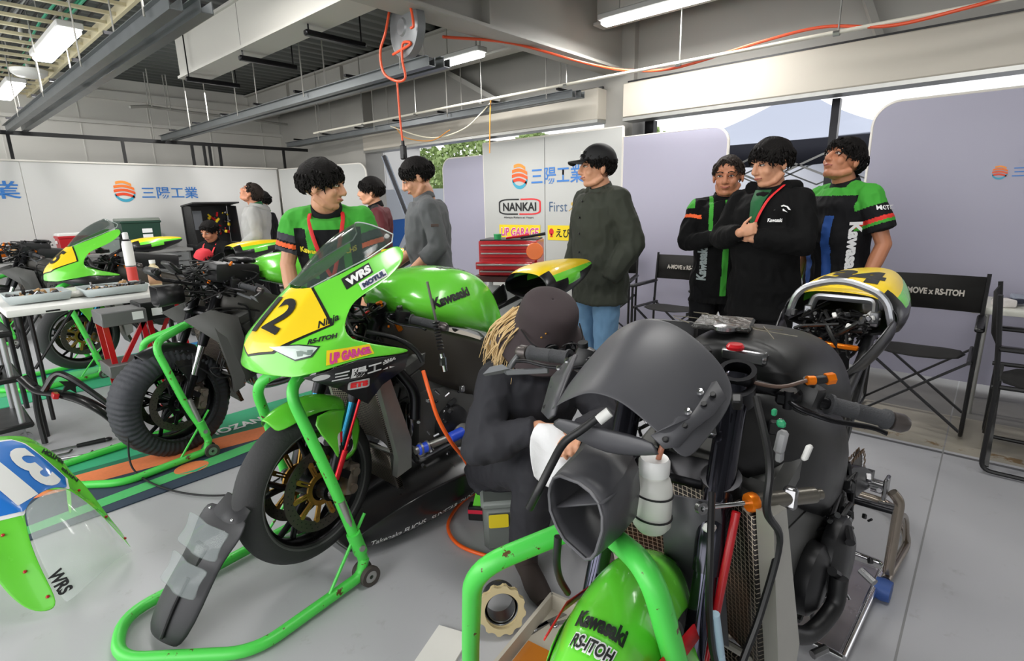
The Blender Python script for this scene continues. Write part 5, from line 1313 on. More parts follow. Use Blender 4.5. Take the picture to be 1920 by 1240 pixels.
    obj('cap', MB().lathe([(.027, 0), (.0275, .004), (.0275, .024), (.024, .03), (0, .03)], (bc[0], bc[1], bc[2] + .112), seg=28), M('cap_white', (240, 240, 238), .35), b)
    obj('tube', MB().tube([(bc[0], bc[1] - .006, bc[2] + .135), (bc[0] + .003, bc[1] - .012, bc[2] + .165), (bc[0] + .02, bc[1] - .012, bc[2] + .19)], .005, 10, smooth=5), M('copper_tube', (186, 120, 92), .3), b)
    for dz in (.03, .075): obj('cable_tie', MB().torus_like([(.0345, -.0015), (.0365, -.0015), (.0365, .0015), (.0345, .0015)], (bc[0], bc[1], bc[2] + dz), (.08, -.05, 1), 28), BLACKP, b)
    # ---- steering damper (silver cylinder with gold fitting)
    dm = thing_part('steering_damper', t)
    a, e = V((.155, -.105, .805)), V((.35, -.235, .80)); dd = (e - a).normalized()
    obj('rod', MB().cyl(a, a + dd * .12, .0045, seg=10), CHROME, dm); obj('rod_end', MB().torus_like([(.005, -.005), (.011, -.005), (.011, .005), (.005, .005)], a, (-.4, -.8, .2), 16), STEEL, dm)
    obj('body', MB().lathe([(.010, 0), (.015, .004), (.015, .125), (.010, .13), (.010, .14)], a + dd * .105, dd, 20), M('damper_grey', (128, 124, 116), .3, .8), dm)
    obj('adjuster', MB().lathe([(.0165, 0), (.018, .005), (.018, .014), (.015, .018)], a + dd * .092, dd, 12), ORANGE, dm); obj('clamp', MB().box(a + dd * .18, (.03, .026, .04), (0, .3, .2), .005), STEEL, dm)
    # ---- hoses, connectors
    mb = MB().tube([(.0, .010, .995), (-.02, .03, .972), (-.04, .05, .95), (-.065, .055, .92), (-.09, .062, .88), (-.095, .08, .84)], .007, 10, smooth=6); obj('ram_air_hose', mb, BLACKP, t)
    obj('vent_hose', MB().tube([(-.05, .055, .775), (-.05, .058, .72), (-.02, .075, .66), (.02, .09, .60)], .007, 10, smooth=5), BLACKP, t); obj('hose_fitting', MB().cyl((.01, -.005, 1.005), (-.003, .008, .99), .009, seg=12), WHITE, t)
    mb = MB().tube([(.30, -.13, .98), (.22, -.19, .90), (.20, -.2, .82), (.25, -.21, .74), (.22, -.2, .60), (.16, -.19, .48), (.2, -.2, .38), (.16, -.17, .34)], .007, 8, smooth=6)
    mb.tube([(.16, -.12, .84), (.10, -.15, .76), (.09, -.16, .66), (.11, -.17, .55), (.17, -.19, .45)], .006, 8, smooth=6); obj('brake_line', mb, BLACKP, t)
    obj('clear_sleeve', MB().cyl((.10, -.166, .655), (.125, -.178, .52), .008, seg=10), M('pale_blue_sleeve', (170, 196, 214), .25), t)
    obj('stroke_sensor', MB().cyl((.225, -.14, .78), (.155, -.14, .55), .008, seg=10).cyl((.155, -.14, .55), (.12, -.14, .47), .006, seg=10), REDM, t, label='red suspension sensor rod')
    obj('white_connector', MB().box((.16, -.12, .77), (.035, .018, .014), (.3, .4, .2), .003), WHITE, t); obj('white_connector', MB().box((.30, -.225, .90), (.016, .010, .03), (.2, .2, 0), .003), WHITE, t)
    obj('grey_connector', MB().box((.27, -.19, .92), (.022, .018, .042), (.1, .1, .2), .005).box((.27, -.19, .892), (.015, .012, .02), bev=.003), M('grey_plug', (150, 150, 152), .4), t)
    obj('green_connector', MB().box((.26, -.19, .958), (.020, .014, .012), (.1, .2, .4), .003).box((.235, -.185, .985), (.009, .008, .012), bev=.002), M('green_plug', (30, 150, 100), .4), t)
    obj('orange_fitting', MB().cyl((.40, -.185, 1.0), (.41, -.195, 1.0), .009, seg=10), ORANGE, t); obj('fitting_sleeve', MB().cyl((.41, -.195, 1.0), (.425, -.21, 1.002), .008, seg=10), BLACKP, t); obj('orange_fitting', MB().cyl((.425, -.21, 1.002), (.436, -.221, 1.004), .0115, seg=6), ORANGE, t); obj('fluid_line', MB().tube([(.40, -.185, 1.0), (.37, -.14, .985), (.33, -.06, 1.0), (.28, .02, 1.02)], .004, 8, smooth=6), M('fluid_line_brown', (90, 70, 60), .3), t)
    looms(t, 81, 9, ((.22, .42), (-.05, .15), (.82, .98)), None); bits(t, 83, 9, ((.2, .45), (-.16, .14), (.88, 1.02)))
    looms(t, 85, 12, ((.5, 1.0), (-.2, -.15), (.32, .6))); bits(t, 86, 14, ((.5, 1.05), (-.25, -.17), (.3, .62)), cols=(('bolt', STEEL), ('bracket', ENGD)))
    obj('water_hose', MB().tube([(.42, -.19, .42), (.50, -.22, .38), (.60, -.24, .40), (.62, -.24, .47)], .020, 12, smooth=6), BLACKP, t)
    obj('clutch_cover', MB().lathe([(.095, 0), (.10, .012), (.095, .03), (.06, .048), (0, .05)], (.72, -.19, .46), (0, -1, .05), 30), ENGD, t)
    # dark upright heat shield beside the duct
    obj('heat_shield', MB().add([V((.16, -.02, .80)), V((.20, -.12, .80)), V((.30, -.12, .42)), V((.27, .0, .42))], [(0, 1, 2, 3)]), MATTE, t, solid=.004)
    # rear paddock hook carriers
    return t
CB_ = near_bike()
paddock_stand('large green front stand in the right foreground, chipped paint', (.72, .50, 0), math.radians(8), dz=-.02, wide=1.25, ztop=(.88, .74), joint=(.08, .81))
# steel rear paddock stand with blue roller
t = thing('paddock_stand', 'bare steel rear stand with blue rollers behind the stripped motorcycle', 'motorcycle stand', (2.12, .36, 0), math.radians(-3.4))
for s in (-1, 1):
    y = .24 * s
    obj('upright', MB().tube(fillet([(.02, y * .9, .39), (.03, y, .36), (.02, y, .08)], .02), .017, 12), M('raw_steel_tube', (150, 140, 128), .25, .9), t)
    obj('base_tube', MB().tube(fillet([(.0, y, .06), (.35, y * 1.05, .05), (.62, y * .6, .05), (.62, 0, .05)], .08), .015, 12), M('raw_steel_tube'), t)
    obj('brace', MB().tube([(.03, y, .30), (.2, y * 1.02, .22), (.32, y * 1.04, .05)], .010, 10, smooth=4), M('raw_steel_tube'), t)
    obj('roller', MB().lathe([(.0, -.025), (.036, -.024), (.04, 0), (.036, .024), (.0, .025)], (-.03, y, .04), (0, 1, 0), 26), M('roller_blue', (52, 84, 150), .5), t)
    obj('hook_plate', MB().box((.02, y * .82, .40), (.06, .012, .08), bev=.004).cyl((.02, y * .82, .40), (.02, y * .55, .40), .012), STEEL, t)
# drip tray / low trolley beside it
t = thing('drip_tray', 'flat chrome-railed drip tray on the floor behind the engine', 'tray', (1.75, .30, 0), math.radians(-3))
obj('rail', MB().tube(fillet([(-.1, -.14, .05), (.48, -.14, .05), (.48, .14, .05), (-.1, .14, .05), (-.1, -.14, .05)], .03), .010, 10), CHROME, t)
obj('plate', MB().box((.19, 0, .03), (.54, .25, .012), bev=.002), M('tray_plate', (150, 146, 152), .25, .7), t)
# ================================================================== people
SKIN = M('skin', (206, 150, 118), .5, noise_s=18, noise_a=.06)
SKIN2 = M('skin_tan', (188, 126, 94), .5, noise_s=18, noise_a=.06)
HAIRB = M('hair_black', (16, 13, 12), .75, bump=.6, bump_s=120, spec=.2)
HAIRG = M('hair_grey_brown', (46, 38, 34), .75, spec=.2, bump=.5, bump_s=160)
LIP = M('lips', (160, 88, 76), .45)
EYEW = M('eye_white', (225, 220, 214), .3); EYED = M('eye_iris', (28, 20, 16), .2)
def ell(c, w, d, n=20, R=None):
    c = V(c); out = []
    for k in range(n):
        a = 2 * PI * k / n; p = V((math.cos(a) * d, math.sin(a) * w, 0)); out.append(c + (R @ p if R else p))
    return out
def hand_mb(mb, w, d, palm, thumb, curl=.35, L=.175, s=1.0):
    """w wrist, d pointing direction, palm = palm normal, thumb = side of the thumb"""
    w, d = V(w), V(d).normalized(); palm = V(palm); palm = (palm - d * palm.dot(d)).normalized(); side = V(thumb); side = (side - d * side.dot(d) - palm * side.dot(palm)).normalized()
    R = Matrix((d, side, palm)).transposed()
    mb.ball(w + d * .045 * s, (.05 * s, .040 * s, .015 * s), 16, 10, rot=R); mb.tube([w - d * .02, w + d * .03 * s], (.024 * s, .026 * s), 10, sq=.65)
    for i, (o, l) in enumerate(((.030, .068), (.010, .076), (-.011, .071), (-.030, .056))):
        p0 = w + d * (.075 * s) + side * o * s; c = curl * (1 + .12 * i)
        p = [p0]
        a = 0
        for q, seg in enumerate((.42, .32, .26)):
            a += c * (1.0 if q else .6)
            p.append(p[-1] + (d * math.cos(a) + palm * math.sin(a) + side * o * .6) * l * seg * s)
        mb.tube([p0 - d * .02 * s] + p, (.0095 * s, .0075 * s), 8)
        mb.ball(p[-1], .0078 * s, 8, 6)
    t0 = w + d * .02 * s + side * .026 * s
    tp = [t0, t0 + (d * .6 + side * .75 + palm * .3) * .034 * s, t0 + (d * .95 + side * .85 + palm * .6) * .058 * s, t0 + (d * 1.3 + side * .85 + palm * .8) * .074 * s]
    if curl > .8: tp = tp[:3]
    mb.tube(tp, (.0125 * s, .0085 * s), 8); mb.ball(tp[-1], .009 * s, 8, 6)
class Rig: pass
def make_rig(H=1.72, lean=0, hip=None, arms=None, legs=None, hy=0, hp=0, hr=0, twist=0, neckf=.02, spine=0):
    k = H / 1.72; r = Rig(); r.k = k
    hipc = V(hip) if hip else V((0, 0, .93 * k))
    L = math.radians(lean)
    T = Matrix.Rotation(L, 3, 'Y') @ Matrix.Rotation(math.radians(twist), 3, 'Z')   # lean forward tips +z to +x
    r.T = T; r.hip = hipc
    up = lambda x, y, z: hipc + T @ V((x * k, y * k, z * k))
    r.up = up
    r.sh = {s: up(-.005, .168 * s, .462) for s in (-1, 1)}
    r.neck0 = up(-.005, 0, .545)
    # head
    hc = up(.015 + neckf, 0, .545) + V((0, 0, .122 * k))
    r.Hm = Matrix.Rotation(math.radians(hy), 3, 'Z') @ Matrix.Rotation(math.radians(-hp), 3, 'Y') @ Matrix.Rotation(math.radians(hr), 3, 'X')
    r.hc = hc
    arms = arms or {}
    r.el = {}; r.wr = {}; r.hd = {}
    for s in (-1, 1):
        e, w, *rest = arms.get(s, ((-.03, .245 * s, .20), (.05, .235 * s, -.04)))
        r.el[s] = up(*e) if not (rest and rest[-1] == 'w') else V(e); r.wr[s] = up(*w) if not (rest and rest[-1] == 'w') else V(w)
        r.hd[s] = [V(q) for q in rest if q != 'w']
    legs = legs or {}
    r.hj = {s: hipc + V((0, .09 * s * k, -.02)) for s in (-1, 1)}
    r.kn = {}; r.an = {}
    for s in (-1, 1):
        kn, an = legs.get(s, ((.02, .10 * s, .49 * k), (-.02, .11 * s, .085)))
        r.kn[s] = V(kn); r.an[s] = V(an)
    return r
def torso_rings(r, off=0.0, z0=-.10, z1=.57, belly=0.0):
    rings = []
    for z, w, d, x in ((-.12, .160, .105, -.01), (-.03, .172, .118, -.01), (.08, .152, .108, 0), (.20, .150, .110 + belly, .005 + belly * .5), (.32, .168, .120 + belly * .5, .0), (.42, .172, .118, -.005), (.47, .155, .100, -.01), (.51, .105, .080, -.01), (.545, .068, .062, .0), (.60, .054, .056, .008)):
        if z < z0 or z > z1: continue
        rings.append(ell(r.up(x, 0, z), (w + off) * r.k, (d + off) * r.k, 22, r.T))
    return rings
def person(name, label, loc, yaw, rig, top, trousers, skin=SKIN, hair='short', hairm=HAIRB, sleeve='long', shoes=None, vox=.0075, face=True, smile=False, curl=.35, paint=None, top_mats=None, collar=True, loose=.018, belly=0.0, hem=-.14, hands=(1, 1), group=None, hand_s=1.0, legr=1.0):
    t = thing(name, label, 'person', (loc[0], loc[1], 0), math.radians(yaw), group)
    k = rig.k; r = rig
    # ---------------- body
    mb = MB(); mb.rings(torso_rings(r, -.012, z1=.55, belly=belly))
    for s in (-1, 1):
        mb.tube([r.up(-.005, .12 * s, .48), r.sh[s]], (.055 * k, .052 * k), 12); mb.ball(r.sh[s], .055 * k, 12, 8)
        mb.tube([r.sh[s], r.sh[s].lerp(r.el[s], .5), r.el[s]], (.052 * k, .046 * k, .040 * k), 12); mb.ball(r.el[s], .041 * k, 10, 8)
        mb.tube([r.el[s], r.el[s].lerp(r.wr[s], .35), r.wr[s]], (.040 * k, .041 * k, .026 * k), 12); mb.ball(r.wr[s], .026 * k, 10, 6)
        mb.tube([r.hj[s], r.kn[s]], (.082 * k, .052 * k), 12); mb.ball(r.kn[s], .053 * k, 10, 8); mb.tube([r.kn[s], r.kn[s].lerp(r.an[s], .35), r.an[s]], (.050 * k, .052 * k, .032 * k), 12)
        if hands[0 if s < 0 else 1]:
            hd = r.hd[s]; d = hd[0] if hd else (r.wr[s] - r.el[s]); palm = hd[1] if len(hd) > 1 else r.T @ V((0, -s, 0)); th = hd[2] if len(hd) > 2 else r.T @ V((1, 0, 0))
            hand_mb(mb, r.wr[s], d, palm, th, curl, s=k * hand_s)
    kb = k; k = kb * 1.09
    h = lambda x, y, z, kk=k: r.hc + r.Hm @ (V((x, y, z)) * kk)
    R = r.Hm
    mb.tube([r.up(-.015, 0, .50), r.neck0.lerp(h(-.02, 0, -.06), .5), h(.0, 0, -.015)], (.062 * k, .055 * k, .050 * k), 16)
    mb.ball(h(-.015, 0, .028), (.094 * k, .076 * k, .088 * k), 20, 14, rot=R)          # cranium
    mb.ball(h(.018, 0, -.035), (.068 * k, .060 * k, .074 * k), 18, 12, rot=R)          # face
    mb.ball(h(.052, 0, -.088), (.026 * k, .030 * k, .022 * k), 12, 8, rot=R)           # chin
    for s in (-1, 1):
        mb.tube([h(-.02, .056 * s, -.05), h(.02, .045 * s, -.082), h(.05, .018 * s, -.092)], (.020 * k, .018 * k), 10)
        mb.ball(h(.052, .036 * s, -.028), (.026 * k, .024 * k, .026 * k), 12, 8, rot=R)   # cheek
        mb.tube([h(.068, .046 * s, .026), h(.080, .018 * s, .030)], (.011 * k, .012 * k), 8)  # brow
        mb.ball(h(-.012, .080 * s, -.012), (.017 * k, .009 * k, .030 * k), 12, 8, rot=R)  # ear
    mb.tube([h(.082, 0, .018), h(.093, 0, -.006), h(.103, 0, -.028)], (.009 * k, .014 * k), 10); mb.ball(h(.100, 0, -.030), (.013 * k, .014 * k, .010 * k), 10, 8, rot=R)
    for s in (-1, 1): mb.ball(h(.090, .013 * s, -.032), .0085 * k, 8, 6)
    mb.ball(h(.080, 0, -.058), (.012 * k, .024 * k, .013 * k), 12, 8, rot=R)
    mb.ball(h(.056, 0, .050), (.024 * k, .048 * k, .030 * k), 12, 8, rot=R)
    body = baked(mb, voxel=vox * .8, smooth=3)
    b = obj('body', body, skin, t, sharp=0, norm=False)
    if face:
        for s in (-1, 1):
            e = obj('eye', MB().ball(h(.0745, .031 * s, .006), (.010 * k, .0155 * k, .0052 * k), 12, 8, rot=R), EYEW, b, sharp=0)
            obj('iris', MB().ball(h(.083, .031 * s, .0055), (.003 * k, .0055 * k, .0050 * k), 10, 6, rot=R), EYED, e, sharp=0)
            obj('eyebrow', MB().tube([h(.080, .014 * s, .024), h(.086, .030 * s, .031), h(.074, .050 * s, .024)], (.0038 * k, .0028 * k), 6, smooth=3), hairm, b, sharp=0)
            obj('eyelid', MB().tube([h(.082, .015 * s, .004), h(.0865, .031 * s, .012), h(.077, .047 * s, .006)], (.0022 * k, .0022 * k), 6, smooth=3), M('lash', (50, 34, 28), .6), b, sharp=0)
        dz = .006 if smile else 0
        obj('mouth', MB().tube([h(.078, .025, -.058 + dz), h(.090, .010, -.0575), h(.0915, 0, -.0585), h(.090, -.010, -.0575), h(.078, -.025, -.058 + dz)], (.0032 * k, .0045 * k, .0045 * k, .0032 * k), 8, smooth=3), LIP, b, sharp=0)
    # ---------------- hair
    if hair:
        rows = []; nz, na = 15, 40; rn = random.Random(sum(map(ord, label)))
        for i in range(nz + 1):
            row = []
            for j in range(na):
                az = 2 * PI * j / na - PI  # 0 = front
                fr = max(0, math.cos(az)); bk = max(0, -math.cos(az)); sd = abs(math.sin(az))
                if hair == 'fringe': lim = 76 * fr + 114 * bk + 97 * sd * sd * (1 - .15 * fr)
                elif hair == 'receding': lim = 58 * fr + 114 * bk + 93 * sd * sd * (1 - .2 * fr)
                else: lim = 66 * fr + 114 * bk + 95 * sd * sd * (1 - .15 * fr)
                lim = min(122, lim + (6 * noise.noise(V((az * 3, lim * .1, len(label))))))
                th = math.radians(lim * i / nz)
                vol = 1.10 if hair != 'receding' else 1.05
                if hair == 'fringe': vol = 1.15
                dirv = V((math.sin(th) * math.cos(az), math.sin(th) * math.sin(az), math.cos(th)))
                f = vol + .05 * noise.noise(V((math.cos(az) * 3, math.sin(az) * 3 + th * 2.5, 1.3 + len(label)))) + .014 * math.sin(az * 17 + th * 3)
                if i == nz: f *= .96
                row.append(h(-.015 + dirv.x * .096 * f, dirv.y * .080 * f, .026 + dirv.z * .090 * f))
            rows.append(row)
        hm_ = MB().grid(rows, closed=True)
        for q in range(340 if hair != 'receding' else 160):
            j = rn.randrange(na); i = rn.choice((nz - 5, nz - 3, nz - 2, nz - 1, nz)); p0 = rows[i][j]; p1 = rows[min(nz, i + 1)][(j + rn.choice((-1, 0, 0, 1))) % na]
            dn = (p1 - rows[i - 1][j]).normalized(); ou = (p0 - h(-.015, 0, .026)).normalized(); L_ = rn.uniform(.018, .036) * k
            lat = dn.cross(ou) * rn.uniform(-.35, .35)
            hm_.tube([p0 + ou * .001, p0 + (dn + lat) * L_ * .55 + ou * .006, p0 + (dn + lat * 1.6) * L_ + ou * rn.uniform(-.004, .004)], (.0055 * k, .0012 * k), 5)
        obj('hair', hm_, hairm, b, sharp=0)
    k = kb
    # ---------------- top garment (shirt / jacket) as one cloth surface
    mb = MB(); rg = torso_rings(r, loose, z0=hem - .02, z1=.54, belly=belly)
    if hem < -.12:
        rg = [ell(r.up(-.005, 0, hem), (.172 + loose) * k, (.122 + loose) * k, 22, r.T)] + [q for q in rg]
    mb.rings(rg)
    for s in (-1, 1):
        sl = loose * .62
        mb.tube([r.up(-.008, .045 * s, .505), r.sh[s]], (.050 * k, (.052 + sl) * k), 14); mb.ball(r.sh[s], (.053 + sl) * k, 14, 9)
        if sleeve == 'long':
            mb.tube([r.sh[s], r.sh[s].lerp(r.el[s], .5), r.el[s]], ((.054 + sl) * k, (.048 + sl) * k, (.042 + sl) * k), 14); mb.ball(r.el[s], (.042 + sl) * k, 12, 8)
            we = r.el[s].lerp(r.wr[s], .96 if hands[0 if s < 0 else 1] else 1.12); mb.tube([r.el[s], r.el[s].lerp(r.wr[s], .4), we], ((.042 + sl) * k, (.042 + sl) * k, (.030 + sl * .7) * k), 14)
        elif sleeve == 'rolled':
            mb.tube([r.sh[s], r.sh[s].lerp(r.el[s], .5), r.el[s]], ((.054 + sl) * k, (.048 + sl) * k, (.044 + sl) * k), 14); mb.ball(r.el[s], (.044 + sl) * k, 12, 8)
            mb.tube([r.el[s], r.el[s].lerp(r.wr[s], .45)], ((.044 + sl) * k, (.046 + sl) * k), 14)
        else:
            mb.tube([r.sh[s], r.sh[s].lerp(r.el[s], .72)], ((.056 + sl) * k, (.058 + sl * 1.2) * k), 14)
    cloth = baked(mb, voxel=vox * (1.0 if paint else 1.3), smooth=4, disp=.011, disp_s=9)
    cl = obj(top['name'], cloth, top['mat'], t, sharp=0, norm=False, label=top.get('label'))
    if paint:
        for m in (top_mats or []): cl.data.materials.append(m)
        inv = r.T.transposed()
        for p in cl.data.polygons:
            q = inv @ (p.center - r.hip) / k      # torso frame
            se = []
            for s in (-1, 1):
                a, e = r.sh[s], r.el[s]; tt = (p.center - a).dot(e - a) / (e - a).length_squared; dd = (p.center - a - (e - a) * tt).length
                se.append((tt, dd))
            p.material_index = paint(q, se[0], se[1])
    if collar:
        cm = top.get('collar', top['mat'])
        for_r = [r.up(-.004 + .078 * math.cos(a), .088 * math.sin(a), .500 + .018 * math.sin(a) ** 2 - .028 * math.cos(a)) for a in [2 * PI * q / 22 for q in range(22)]]
        hi = [r.up(.004 + .064 * math.cos(a), .070 * math.sin(a), .566 - .026 * math.cos(a)) for a in [2 * PI * q / 22 for q in range(22)]]
        obj('collar', MB().grid([for_r, hi], closed=True), cm, cl, solid=.007, sub=1)
    # ---------------- trousers
    mb = MB(); lo = .014
    mb.rings([ell(r.hip + r.T @ V((x * k, 0, z * k)), w * k, d * k, 20, r.T) for z, w, d, x in ((-.10, .165, .115, -.01), (-.03, .185, .130, -.01), (.06, .168, .120, 0))])
    for s in (-1, 1):
        mb.ball(r.hj[s], (.095 * k, .09 * k, .095 * k), 14, 9)
        mb.tube([r.hj[s], r.hj[s].lerp(r.kn[s], .5), r.kn[s]], ((.090 + lo) * k * legr, (.078 + lo) * k * legr, (.060 + lo) * k * legr), 16); mb.ball(r.kn[s], (.060 + lo) * k * legr, 12, 8)
        mb.tube([r.kn[s], r.kn[s].lerp(r.an[s], .4), r.an[s].lerp(r.kn[s], .06)], ((.060 + lo) * k * legr, (.058 + lo) * k * legr, (.044 + lo) * k * legr), 16)
    obj('trousers', baked(mb, voxel=vox * 1.4, smooth=4, disp=.010, disp_s=9), trousers, t, sharp=0, norm=False)
    for s in (-1, 1):
        a = r.an[s]; fd = V((1, .12 * s, 0)).normalized()
        mb = MB(); side = V((-fd.y, fd.x, 0)); c = V((a.x, a.y, 0)); secs = [(-.075, .030, .055), (-.04, .038, .085), (.03, .040, .085), (.09, .046, .058), (.14, .044, .046), (.18, .030, .034)]
        mb.rings([[c + fd * x * k + side * w * math.cos(q) * k + V((0, 0, max(.002, hh * (.5 + .5 * math.sin(q))))) for q in [2 * PI * u / 16 for u in range(16)]] for x, w, hh in secs])
        mb.tube([a + V((0, 0, .05)), c + V((0, 0, .05))], (.044 * k, .045 * k), 12)
        obj('shoe', mb, shoes or M('shoe_black', (26, 26, 28), .5), t)
    t_rig = r
    return t, cl, b, h
def chest_decal(cl, r, text, quad, mat, bold=.03, tgt=None, **k):
    q = [r.up(*p) for p in quad]
    tgt = tgt or bvh_of(cl)
    return decal('lettering', cl, q, mat, text=text, bold=bold, target=tgt, lift=.004, **k)
def lanyard(t, r, mat, wid=.010, drop=.22):
    pts = [r.up(-.04, .07, .53), r.up(.07, .085, .51), r.up(.155, .06, .41), r.up(.185, .012, .42 - drop * .8), r.up(.185, -.012, .42 - drop * .8), r.up(.155, -.06, .41), r.up(.07, -.085, .51), r.up(-.04, -.07, .53)]
    L = obj('lanyard', MB().tube(pts, wid, 8, smooth=5, sq=.25), mat, t)
    obj('pass_card', MB().box(r.up(.19, 0, .42 - drop - .02), (.006, .06, .09), r.T, .002), WHITE, L)
GS = M('shirt_green', (62, 160, 50), .85); BS = M('shirt_black', (20, 20, 23), .85, spec=.25); OS = M('shirt_orange', (240, 100, 46), .75); GYS = M('shirt_charcoal', (54, 54, 62), .8)
BJ = M('jacket_black', (11, 11, 12), .85, spec=.2); TR = M('trousers_black', (16, 16, 18), .85, spec=.2)
# ---- mechanic in green team shirt (centre-left), bending over the motorcycle
r = make_rig(1.70, lean=27, hy=78, hp=-6, arms={-1: ((.10, -.235, .26), (.30, -.20, .08), (.7, .1, -.9), (-.5, .4, -.2), (0, 1, 0)), 1: ((.12, .24, .26), (.33, .16, .10), (.7, -.1, -.9), (-.5, -.4, -.2), (0, -1, 0))})
def paintA(q, R, L):
    for tt, dd in (R, L):
        if tt > .05 and abs(q.y) > .17 and dd < .11:
            if .50 < tt < .60: return 3
            if tt >= .46: return 1 if tt < .62 else 4
            if tt > .30: return 4
            return 2
    if q.z > .45 + abs(q.x) * .2: return 2
    if q.x > 0 and .07 < abs(q.y) < .11 and q.z > .2: return 2
    return 1
t, cl, b, h = person('person', 'man in green, black and orange team shirt leaning over, head turned to the right', (1.66, 2.83), -128, r, dict(name='team_shirt', mat=GYS, collar=BS), TR, hair='fringe', sleeve='short', paint=paintA, top_mats=[BS, GS, OS, GYS], loose=.026, belly=.03, vox=.0055)
lanyard(t, r, M('lanyard_red', (214, 36, 40), .6))
chest_decal(cl, r, 'Kawasaki', [(.3, -.15, .345), (.3, -.03, .345), (.3, -.03, .375), (.3, -.15, .375)], M('sponsor_yellow', (230, 210, 40), .6), bold=.04)
chest_decal(cl, r, 'FUCHS', [(.3, .05, .345), (.3, .14, .345), (.3, .14, .375), (.3, .05, .375)], M('sponsor_yellow'), bold=.04)
# ---- man in grey coverall
GCV = M('coverall_grey', (90, 92, 94), .85, noise_s=40, noise_a=.05)
r = make_rig(1.70, lean=5, hy=-10, hp=-26, arms={1: ((-.02, .25, .21), (.20, .20, .06), (1, -.1, -.35), (0, -.5, -1), (.2, -1, 0)), -1: ((.02, -.24, .22), (.26, -.14, .08))})
t, cl, b, h = person('person', 'man in grey coverall looking down, sleeves rolled up', (2.42, 2.88), 148, r, dict(name='coverall_top', mat=GCV), GCV, hair='short', sleeve='rolled', loose=.026, belly=.02)
obj('arm_patch', MB().box(r.sh[1].lerp(r.el[1], .42) + V((.0, .073, 0)), (.05, .004, .018), bev=.001), M('patch_brown', (90, 74, 70), .7), cl)
# ---- man in dark green jacket with black cap
GJ = M('jacket_dark_green', (46, 50, 40), .8, noise_s=30, noise_a=.08)
JEAN = M('blue_jeans', (104, 142, 176), .85, noise_s=14, noise_a=.14)
r = make_rig(1.73, lean=0, hy=-18, hp=0, arms={1: ((-.06, .27, .20), (.06, .215, .0)), -1: ((-.03, -.265, .20), (.08, -.21, .0))})
t, cl, b, h = person('person', 'man in dark green jacket, blue jeans and black baseball cap', (3.08, 1.96), 160, r, dict(name='jacket', mat=GJ, collar=GJ), JEAN, hair='short', loose=.05, hem=-.20, hands=(0, 0), smile=True)
capm = M('cap_black', (14, 14, 16), .7)
rows = []
for i in range(9):
    th = math.radians(92 * i / 8); rows.append([h(-.015 + math.sin(th) * math.cos(a) * .106, math.sin(th) * math.sin(a) * .090, .040 + math.cos(th) * .096) for a in [2 * PI * q / 28 for q in range(28)]])
c = obj('baseball_cap', MB().grid(rows, closed=True), capm, t, solid=.006, sub=1)
obj('visor', MB().grid([[h(.070 + .02 * math.cos(a), .078 * math.sin(a), .040 + .006 * math.cos(a)) for a in [-1.2 + 2.4 * q / 10 for q in range(11)]], [h(.085 + .085 * math.cos(a), .082 * math.sin(a), .034 - .02 * abs(math.sin(a))) for a in [-1.2 + 2.4 * q / 10 for q in range(11)]]]), capm, c, solid=.005)
obj('badge', MB().box(h(.088, 0, .085), (.008, .03, .018), r.Hm, .002), WHITE, c)
obj('hood', MB().tube([r.up(.03, .085, .53), r.up(-.07, .10, .52), r.up(-.11, 0, .50), r.up(-.07, -.10, .52), r.up(.03, -.085, .53)], .030, 12, smooth=5), GJ, cl)
for z in (.46, .36, .26, .14, .02): obj('snap_button', MB().ball(r.up(.172 if z < .4 else .15, .01, z), .007, 8, 6), BLACKP, cl)
# ---- older man, team jacket, arms crossed
crossed = {1: ((.07, .235, .24), (.215, .02, .27), (-.1, -1, .25), (-1, 0, 0), (0, 0, 1)), -1: ((.08, -.235, .25), (.25, -.03, .30), (.1, 1, .35), (-1, 0, 0), (0, 0, 1))}
r = make_rig(1.65, hy=-14, hp=-6, arms=crossed)
def paintB(q, R, L):
    if q.x > 0 and abs(q.y - .01) < .018 and q.z > -.1: return 1
    if q.x > 0 and .08 < abs(q.y) < .105 and q.z > .33: return 1
    for tt, dd in (R, L):
        if .28 < tt < .38 and dd < .1 and abs(q.y) > .15: return 3
        if tt < .12 and dd < .1 and abs(q.y) > .19 and q.z > .46: return 1
    return 0
t, cl, b, h = person('person', 'older man with grey hair in black and green team jacket, arms crossed', (3.50, 1.30), 205, r, dict(name='team_jacket', mat=BJ, collar=BJ), TR, skin=SKIN2, hair='receding', hairm=HAIRG, paint=paintB, top_mats=[GS, BS, OS], vox=.006, smile=True, loose=.03, hem=-.16, hand_s=.9, curl=.9)
chest_decal(cl, r, 'Kawasaki', [(.3, .06, .36), (.3, .17, .36), (.3, .17, .38), (.3, .06, .38)], M('sponsor_yellow'))
chest_decal(cl, r, 'Kawasaki', [(.3, -.10, .0), (.3, -.10, .22), (.3, -.16, .22), (.3, -.16, .0)], M('sponsor_grey', (150, 160, 160), .6), bold=.05)
chest_decal(cl, r, '///', [(.3, -.02, -.02), (.3, -.09, -.02), (.3, -.12, .16), (.3, -.05, .16)], M('sponsor_cyan', (90, 190, 200), .6), bold=.1)
